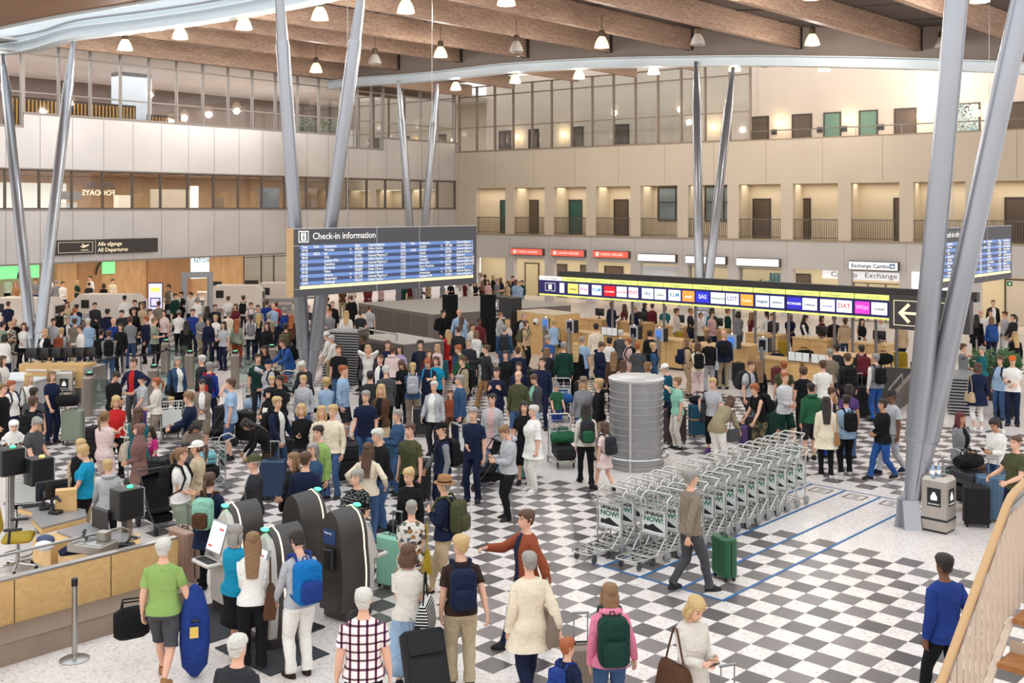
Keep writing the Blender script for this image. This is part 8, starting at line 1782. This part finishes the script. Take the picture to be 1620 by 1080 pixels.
for a in ((13, 476, 182, 185, 'm', 'buzz:brown', 'tee:navy', 'trousers:navy'), (4, 508, 176, 150, 'm', 'short:darkhair', 'tee:sage', 'trousers:black'), (23, 503, 174, 20, 'm', 'bald', 'jacket:black', 'trousers:black'),
          (17, 511, 170, 60, 'f', 'short:blond', 'tee:white#floral', 'trousers:white'), (38, 510, 168, 10, 'f', 'long:brown', 'tee:white', 'trousers:black'), (55, 509, 176, 175, 'm', 'short:greyhair', 'tee:black', 'trousers:black'),
          (7, 528, 166, 170, 'f', 'bob:darkhair', 'shirt:white', 'trousers:navy'), (71, 520, 168, 340, 'f', 'long:blond', 'jacket:black/white', 'trousers:black'), (57, 498, 174, 180, 'm', 'short:darkhair', 'jacket:black', 'trousers:black'),
          (85, 503, 176, 10, 'm', 'short:darkhair', 'tee:lightgrey', 'trousers:navy'), (97, 514, 168, 175, 'f', 'short:blond', 'long:lightgrey', 'trousers:navy'), (99, 485, 174, 170, 'm', 'short:darkhair', 'tee:cream', 'trousers:khaki'),
          (118, 486, 180, 180, 'm', 'buzz:ginger', 'shirt:paleblue', 'trousers:navy'), (107, 500, 172, 30, 'm', 'short:greyhair', 'jacket:navy/white', 'trousers:navy'), (118, 503, 174, 190, 'm', 'short:brown', 'tee:taupe', 'trousers:beige'),
          (128, 516, 172, 300, 'm', 'short:brown', 'long:white', 'trousers:navy'), (139, 503, 180, 200, 'm', 'short:whitehair', 'shirt:paleblue', 'trousers:navy'), (106, 477, 168, 20, 'f', 'bob:brown', 'jacket:beige', 'trousers:navy'),
          (121, 481, 172, 180, 'm', 'short:darkhair', 'jacket:navy', 'trousers:black'), (170, 488, 178, 180, 'm', 'short:darkhair', 'jacket:navy', 'trousers:navy'), (179, 503, 174, 60, 'm', 'bald', 'jacket:royal', 'trousers:navy'),
          (190, 490, 172, 350, 'm', 'short:darkhair', 'tee:charcoal', 'trousers:black'), (206, 500, 182, 190, 'm', 'short:brown', 'long:grey', 'slim:jeans'), (197, 467, 176, 200, 'm', 'short:darkhair', 'shirt:white', 'trousers:navy'),
          (213, 474, 178, 30, 'm', 'short:darkhair', 'tee:black', 'trousers:black'), (212, 487, 172, 350, 'm', 'buzz:darkhair', 'hoodie:black', 'trousers:black'), (237, 488, 174, 60, 'm', 'short:brown', 'tee:white', 'trousers:jeans'),
          (244, 502, 178, 90, 'm', 'short:lightbrown', 'tee:sage', 'trousers:black'), (260, 490, 168, 340, 'f', 'bun:darkhair', 'tee:palepink', 'trousers:navy'), (160, 520, 172, 180, 'm', 'short:darkhair', 'jacket:charcoal', 'trousers:grey'),
          (172, 521, 174, 200, 'm', 'short:brown', 'hoodie:grey', 'slim:jeans'), (191, 511, 168, 0, 'f', 'bob:darkhair', 'jacket:black', 'trousers:black'), (232, 500, 170, 280, 'm', 'short:ginger', 'jacket:navy', 'trousers:black'),
          (277, 464, 172, 60, 'm', 'short:darkhair', 'jacket:darkgreen', 'trousers:black'), (287, 462, 176, 330, 'm', 'short:darkhair', 'jacket:black/white', 'trousers:black'), (302, 462, 176, 320, 'm', 'short:darkhair', 'shirt:offwhite', 'trousers:black'),
          (312, 470, 178, 200, 'm', 'short:greyhair', 'shirt:white', 'trousers:navy'), (305, 488, 180, 15, 'm', 'short:brown', 'polo:royal', 'trousers:navy'), (283, 490, 172, 190, 'm', 'short+cap=grey:brown', 'tee:white', 'trousers:black'),
          (295, 507, 168, 190, 'f', 'long:darkhair', 'jacket:black', 'trousers:black'), (317, 496, 172, 60, 'm', 'short+cap=grey:brown', 'tee:grey', 'trousers:khaki'), (330, 503, 166, 350, 'f', 'long:darkhair', 'jacket:navy', 'trousers:navy'),
          (341, 498, 168, 10, 'f', 'short:blond', 'shirt:white', 'trousers:navy'), (354, 508, 168, 340, 'f', 'long:darkhair', 'tee:lightgrey', 'trousers:navy'), (361, 491, 170, 190, 'f', 'short:greyhair', 'jacket:cream', 'trousers:beige'),
          (375, 504, 170, 180, 'f', 'long:ginger', 'long:sage', 'trousers:rust'), (397, 497, 168, 190, 'f', 'pony:darkhair', 'shirt:white', 'trousers:navy'), (361, 468, 172, 180, 'm', 'short:brown', 'tee:white', 'trousers:navy'),
          (385, 467, 176, 185, 'm', 'short:brown', 'tee:white', 'trousers:charcoal'), (422, 474, 178, 190, 'm', 'short:brown', 'tee:royal', 'trousers:navy'), (432, 480, 170, 20, 'm', 'bald', 'shirt:paleblue', 'trousers:navy'),
          (425, 495, 174, 190, 'm', 'short:greyhair', 'tee:khaki', 'trousers:beige'), (409, 497, 166, 180, 'f', 'long:blond', 'jacket:navy', 'trousers:navy'), (408, 482, 172, 10, 'm', 'short:darkhair', 'tee:grey', 'trousers:navy'),
          (450, 486, 176, 190, 'm', 'short:greyhair', 'tee:black', 'trousers:navy'), (461, 497, 168, 180, 'f', 'long:ginger', 'jacket:brown', 'trousers:black'), (452, 511, 176, 180, 'm', 'short:darkhair', 'long:brown', 'trousers:brown'),
          (423, 509, 168, 340, 'f', 'long:darkhair', 'jacket:black', 'trousers:black'), (437, 477, 172, 200, 'm', 'buzz:brown', 'tee:red', 'trousers:navy'), (397, 478, 174, 20, 'm', 'short:brown', 'tee:palepink', 'trousers:navy'),
          (340, 481, 170, 30, 'm', 'short:brown', 'jacket:charcoal', 'trousers:black'), (373, 480, 166, 340, 'f', 'bob:brown', 'tee:maroon', 'trousers:navy'), (328, 484, 168, 170, 'f', 'long:darkhair', 'long:black', 'trousers:navy'),
          (251, 476, 170, 200, 'm', 'short:brown', 'tee:taupe', 'trousers:black'), (150, 478, 172, 30, 'm', 'short:darkhair', 'jacket:charcoal', 'trousers:black'), (225, 478, 168, 340, 'f', 'bob:lightbrown', 'jacket:beige', 'trousers:navy'),
          (487, 482, 174, 20, 'm', 'short:greyhair', 'jacket:charcoal', 'trousers:black'), (488, 506, 170, 190, 'f', 'short:whitehair', 'shirt:white', 'trousers:navy'), (517, 483, 174, 330, 'm', 'bald', 'tee:rose', 'trousers:navy'),
          (526, 476, 176, 10, 'm', 'short:greyhair', 'jacket:black', 'trousers:black'), (522, 490, 170, 350, 'm', 'buzz:ginger', 'tee:grey', 'trousers:navy'), (518, 470, 172, 180, 'm', 'short:darkhair', 'jacket:black', 'trousers:black')):
    k = len(PEOPLE); q = {100: 0}
    bpk = {99: 'black', 97: 'rust', 118: None, 172: 'black', 160: 'black', 361: None, 385: 'black', 450: 'royal', 452: 'camo', 354: None, 397: 'grey', 71: None, 179: None}.get(a[0])
    p(*a, arms=(('fold', 'down'), 'down', 'fold', ('phone', 'down'))[k % 4], note=S1, bp=bpk, sb='black' if a[4] == 'f' and k % 3 == 0 else None)
# --- crowd beyond the housings, by the right wall and behind the desks
R3 = random.Random(11)
def rnd_person(px, hy, note, face=None):
    sx = R3.choice('mf'); hc = R3.choice(['darkhair', 'brown', 'darkhair', 'lightbrown', 'greyhair', 'blond'])
    hr = '%s:%s' % (R3.choice(['short', 'short', 'buzz'] if sx == 'm' else ['long', 'bob', 'bun', 'pony']), hc)
    tk = R3.choice(['jacket', 'tee', 'long', 'tee', 'shirt', 'hoodie']); tc = R3.choice(['black', 'navy', 'charcoal', 'white', 'beige', 'grey', 'darkgreen', 'maroon', 'offwhite', 'paleblue', 'brown', 'teal', 'rose'])
    return p(px, hy, R3.randint(164, 182) if sx == 'm' else R3.randint(158, 172), face if face is not None else R3.uniform(-60, 240), sx, hr, '%s:%s' % (tk, tc), R3.choice(['trousers:navy', 'slim:jeans', 'trousers:black', 'trousers:khaki', 'shorts:charcoal']), R3.choice(['down', 'fold', ('phone', 'down')]), note=note, skin=R3.choice(['skin', 'skin', 'tan', 'brown']))
FARC = []
for px, hy in ((760, 431), (767, 434), (780, 435), (786, 440), (792, 439), (803, 445), (771, 443), (763, 444), (776, 442), (811, 436), (805, 443), (816, 442), (826, 443), (822, 444), (744, 444), (752, 445), (735, 443), (726, 445), (713, 444), (700, 443), (678, 444), (664, 445), (650, 443), (640, 445), (632, 446), (603, 447), (582, 448), (557, 450), (542, 452), (787, 445)):
    FARC.append(rnd_person(px, hy, 'in the distant crowd'))
for px, hy in ((988, 481), (1003, 480), (1020, 479), (1032, 480), (1052, 485), (1070, 487), (1092, 484), (1117, 483), (1132, 488), (1151, 490), (1168, 492), (1186, 494), (1213, 492), (1222, 496), (1250, 495), (1300, 499), (1320, 500), (1334, 503), (970, 476), (1108, 494)):
    rnd_person(px, hy, 'behind the check-in desks')
for px, hy, t, c in ((556, 467, 'jacket', 'black'), (571, 484, 'tee', 'offwhite'), (548, 491, 'long', 'white'), (584, 482, 'tee', 'lightgrey'), (570, 490, 'tee', 'charcoal')):
    p(px, hy, 174, 180, 'm', 'buzz:brown' if px != 548 else 'long:blond', '%s:%s' % (t, c), 'trousers:black', note='beside the slatted partition')
def merge(people, name, label, cat):
    vs, fs, mi, mats = [], [], [], []
    for d in people:
        r = d['root']; M = Matrix.Rotation(d['rz'], 4, 'Z'); M.translation = Vector(d['loc'])
        for c in list(r.children):
            me = c.data; b = len(vs); vs += [tuple(M @ v.co) for v in me.vertices]; ms = []
            for q in me.materials:
                if q not in mats: mats.append(q)
                ms.append(mats.index(q))
            for q in me.polygons: fs.append(tuple(i+b for i in q.vertices)); mi.append(ms[q.material_index])
            bpy.data.objects.remove(c)
        bpy.data.objects.remove(r); PEOPLE.remove(d)
    me = bpy.data.meshes.new(name); me.from_pydata(vs, [], fs)
    for q in mats: me.materials.append(q)
    me.polygons.foreach_set('material_index', mi); me.polygons.foreach_set('use_smooth', [True]*len(fs)); me.update()
    tag(link(name, me), label, cat, kind='stuff')
merge(FARC, 'crowd', 'dense distant crowd of travellers beyond the long grey housing', 'crowd')
# ------------------------------------------------------------------ luggage standing about
suitcase(293, 936, .74, 140, (176,142,124), note='rose gold, ridged, by the person in navy long jacket', up=True)
suitcase(106, 700, .74, 175, 'sage', note='ridged, carrying a black holdall'); holdall(AT(106, 636, G(106, 702).y)-Vector((0, 0, .10)), .1, 'black', .52, 106, 'black holdall on top of the sage suitcase')
suitcase(607, 926, .72, 150, 'mint', note='with a black seam', up=True)
q = G(607, 926); o = suitcase(607, 900, .36, 150, 'black', at=(q.x+.12, q.y+.35, .0), note='with a striped band on top of the mint suitcase', stripe='yellow'); o.location.z = .42
suitcase(690, 1095, .72, 200, 'black', True, note='tilted on two wheels behind the teenager', up=True, at=(-.92, 12.2, .12), tilt=-.55)
suitcase(1146, 915, .6, 110, 'green', note='bright green, pulled past the trolleys', up=True)
o = empty('sports_bag', (-3.84, 13.12, .35), .3); m = MB(); m.loft([[Vector((a*math.cos(t), b*math.sin(t)+y, z)) for t in np.linspace(0, 2*math.pi, 14, endpoint=False)] for a, b, y, z in ((.05, .05, .05, -.33), (.15, .10, .03, -.2), (.18, .12, 0, .1), (.17, .12, -.02, .45), (.10, .08, -.03, .72), (.03, .03, -.03, .80))]); m.build('bag_body', fab('royal'), o)
m = MB(); m.tube([(-.03, -.13, .38), (-.02, -.19, .42), (.04, -.19, .42), (.05, -.13, .38)], .014, 6); m.build('bag_handle', BLACKP, o); m = MB(); m.box(-.06, -.16, .20, .04, -.15, .33); m.build('luggage_tag', mat('tag_yellow', (224,186,84), .6), o, False)
tag(o, 'tall tapered royal blue sports bag with a yellow tag', 'bag')
d = G(208, 1055); holdall((d.x, d.y, .35), .4, 'black', .42, 208, 'black bag hanging from the hand of the person in lime green T-shirt', .4)
suitcase(1067, 708, .78, 20, (62,46,48), True, note='dark plum, beside the steel cylinder')
suitcase(1106, 690, .74, 20, 'petrol', note='teal with a tan strap', stripe='tan'); holdall(G(1106, 690)+Vector((0, -.02, .82)), .2, 'black', .46, 1106, 'black bag on top of the teal suitcase with the tan strap', .2)
suitcase(1176, 705, .42, 60, 'purple', True, note='being opened'); suitcase(1187, 700, .62, 60, 'charcoal', note='by the bending person', up=True)
suitcase(1228, 700, .72, 30, 'darkgreen', True, note='very dark green, by the trolleys'); suitcase(1236, 672, .6, 40, (70,74,82), note='slate, ribbed')
suitcase(1364, 660, .78, 200, 'black', True, note='tall, by the jeans wearer', up=True); suitcase(1168, 606, .6, 180, 'black', True, note='by the olive trousers')
suitcase(1545, 832, .66, 350, 'black', note='ribbed, by the slate blue suitcase'); suitcase(1569, 838, .76, 350, (74,104,132), note='slate blue, next to the black one', up=True); suitcase(1553, 812, .6, 350, 'brown', True, note='behind the slate blue one')
suitcase(1588, 662, .72, 350, 'black', note='ridged, by the orange cap wearer'); suitcase(1534, 640, .48, 350, 'rose', note='by the person in navy long jacket', up=True)
suitcase(826, 766, .62, 100, (104,164,156), note='turquoise, beside the person all in white'); suitcase(812, 745, .66, 100, (140,110,104), note='dusty rose, behind the white outfit')
suitcase(628, 772, .86, 160, 'petrol', True, note='very tall, petrol blue, by the dotted dress'); suitcase(660, 790, .74, 160, 'black', True, note='dark, behind the floral dress')
suitcase(433, 785, .70, 180, (44,62,92), note='blue, by the kiosks', up=True); suitcase(452, 742, .62, 180, 'black', note='by the teenager in navy jacket', up=True); suitcase(548, 762, .72, 200, 'black', True, note='behind the cream sweaters', up=True)
suitcase(566, 700, .70, 200, 'royal', True, note='bright blue, by the pale blue shirt', up=True); suitcase(594, 722, .62, 200, 'charcoal', note='held by the person in navy short-sleeved shirt', up=True)
suitcase(355, 690, .70, 200, 'black', True, note='by the pale blue short-sleeved shirt'); suitcase(388, 700, .68, 160, 'black', note='behind the bending person'); suitcase(262, 672, .6, 160, 'charcoal', True, note='near the gates')
suitcase(245, 792, .76, 170, 'black', True, note='bulky, beside the child with dark curls'); suitcase(268, 770, .6, 150, 'black', note='behind the white T-shirt')
suitcase(150, 720, .6, 170, 'black', True, note='by the pale pink shirt', up=True); suitcase(75, 690, .6, 170, 'charcoal', True, note='by the sage one'); suitcase(20, 690, .62, 170, 'navy', True, note='at the photo edge')
suitcase(520, 640, .62, 180, 'black', True, note='in the pile by the white haired person'); suitcase(668, 690, .66, 180, 'charcoal', note='mid crowd'); suitcase(742, 600, .55, 180, (168,150,112), note='beige, speckled, mid crowd'); suitcase(720, 668, .6, 180, 'black', True, note='by the rust child')
suitcase(905, 640, .6, 180, 'black', True, note='behind the loaded trolley'); suitcase(700, 600, .58, 180, 'teal', note='by the turquoise pack'); suitcase(1012, 640, .6, 180, 'charcoal', note='behind the cylinder'); suitcase(845, 620, .62, 180, 'black', note='by the shaved head')
suitcase(1062, 660, .72, 200, 'petrol', note='teal, half behind the steel cylinder'); suitcase(1140, 612, .55, 180, 'navy', note='by the pink trousers')
suitcase(955, 600, .6, 180, 'black', note='by the counters'); suitcase(925, 588, .55, 180, 'darkgreen', True, note='by the counters'); suitcase(1225, 606, .5, 180, 'maroon', note='in front of the low counter'); suitcase(1330, 610, .6, 180, 'navy', note='at the tall counter')
p_ = gp(gu(1272, -1.2), -1.2, .62); holdall(p_, .2, 'black', .6, 1272, 'bulky black bag on the belt behind the low counter'); holdall(gp(gu(1228, -.6), -.6, .5), .2, 'navy', .5, 1228, 'navy bag on the belt behind the front counters')
holdall(gp(gu(1396, -.4), -.4, .78), .4, 'black', .7, 1396, 'black case on the conveyor beside the steel rails', .36)
suitcase(1157, 1070, .55, 200, 'black', note='handle raised, at the bottom edge by the phone reader', up=True, at=(2.26, 11.2, 0))
suitcase(931, 1050, .62, 185, 'taupe', note='between the pink hoodie and the child', up=True, at=(.80, 12.45, 0))
# ------------------------------------------------------------------ labels: each one singles out one thing
PLACES = ((lambda x, y: y < 17.5, 'near the front'), (lambda x, y: x < -6 and y < 30, 'in the crowd on the left'), (lambda x, y: x < 1.2 and y < 30, 'in the crowd by the kiosks'), (lambda x, y: y < 30 and x >= 1.2, 'on the open floor to the right'))
cl = lambda s: ' '.join(s.split())
def words_cut(s, n=16):
    w = s.split(); w = w[:n]
    while len(w) < len(s.split()) and w[-1].strip(',') in ('the', 'a', 'in', 'of', 'by', 'and', 'to', 'at', 'on', 'with', 'behind', 'over', 'beside', 'from', 'for'): w.pop()
    return ' '.join(w).rstrip(',')
for d in PEOPLE:
    o = d['root']; o['category'] = 'person'; who = 'child' if d['child'] and 'child' not in d['note'] else 'person'
    s = 'person in %s, %s' % (d['desc'], d['note']); d['lab'] = cl(s)
groups = {}
for d in PEOPLE: groups.setdefault(words_cut(d['lab'], 11), []).append(d)
def ordinal(k, n):
    if n == 2: return ('left of two such', 'right of two such')[k]
    return '%s such from left' % SIDES[k] if k < 20 else '%s such from right' % SIDES[n-1-k]
for s, L in groups.items():
    L.sort(key=lambda d: d['px'])
    for k, d in enumerate(L): d['root']['label'] = words_cut(d['lab'], 16) if len(L) == 1 else words_cut(s, 11)+', '+ordinal(k, len(L))
for it in ALLTH: it[2] = cl(it[2])
g2 = {}
for it in ALLTH: g2.setdefault(words_cut(it[2], 11), []).append(it)
for s, L in g2.items():
    L.sort(key=lambda it: it[1])
    for k, it in enumerate(L): it[0]['label'] = words_cut(it[2], 16) if len(L) == 1 else words_cut(s, 11)+', '+ordinal(k, len(L))
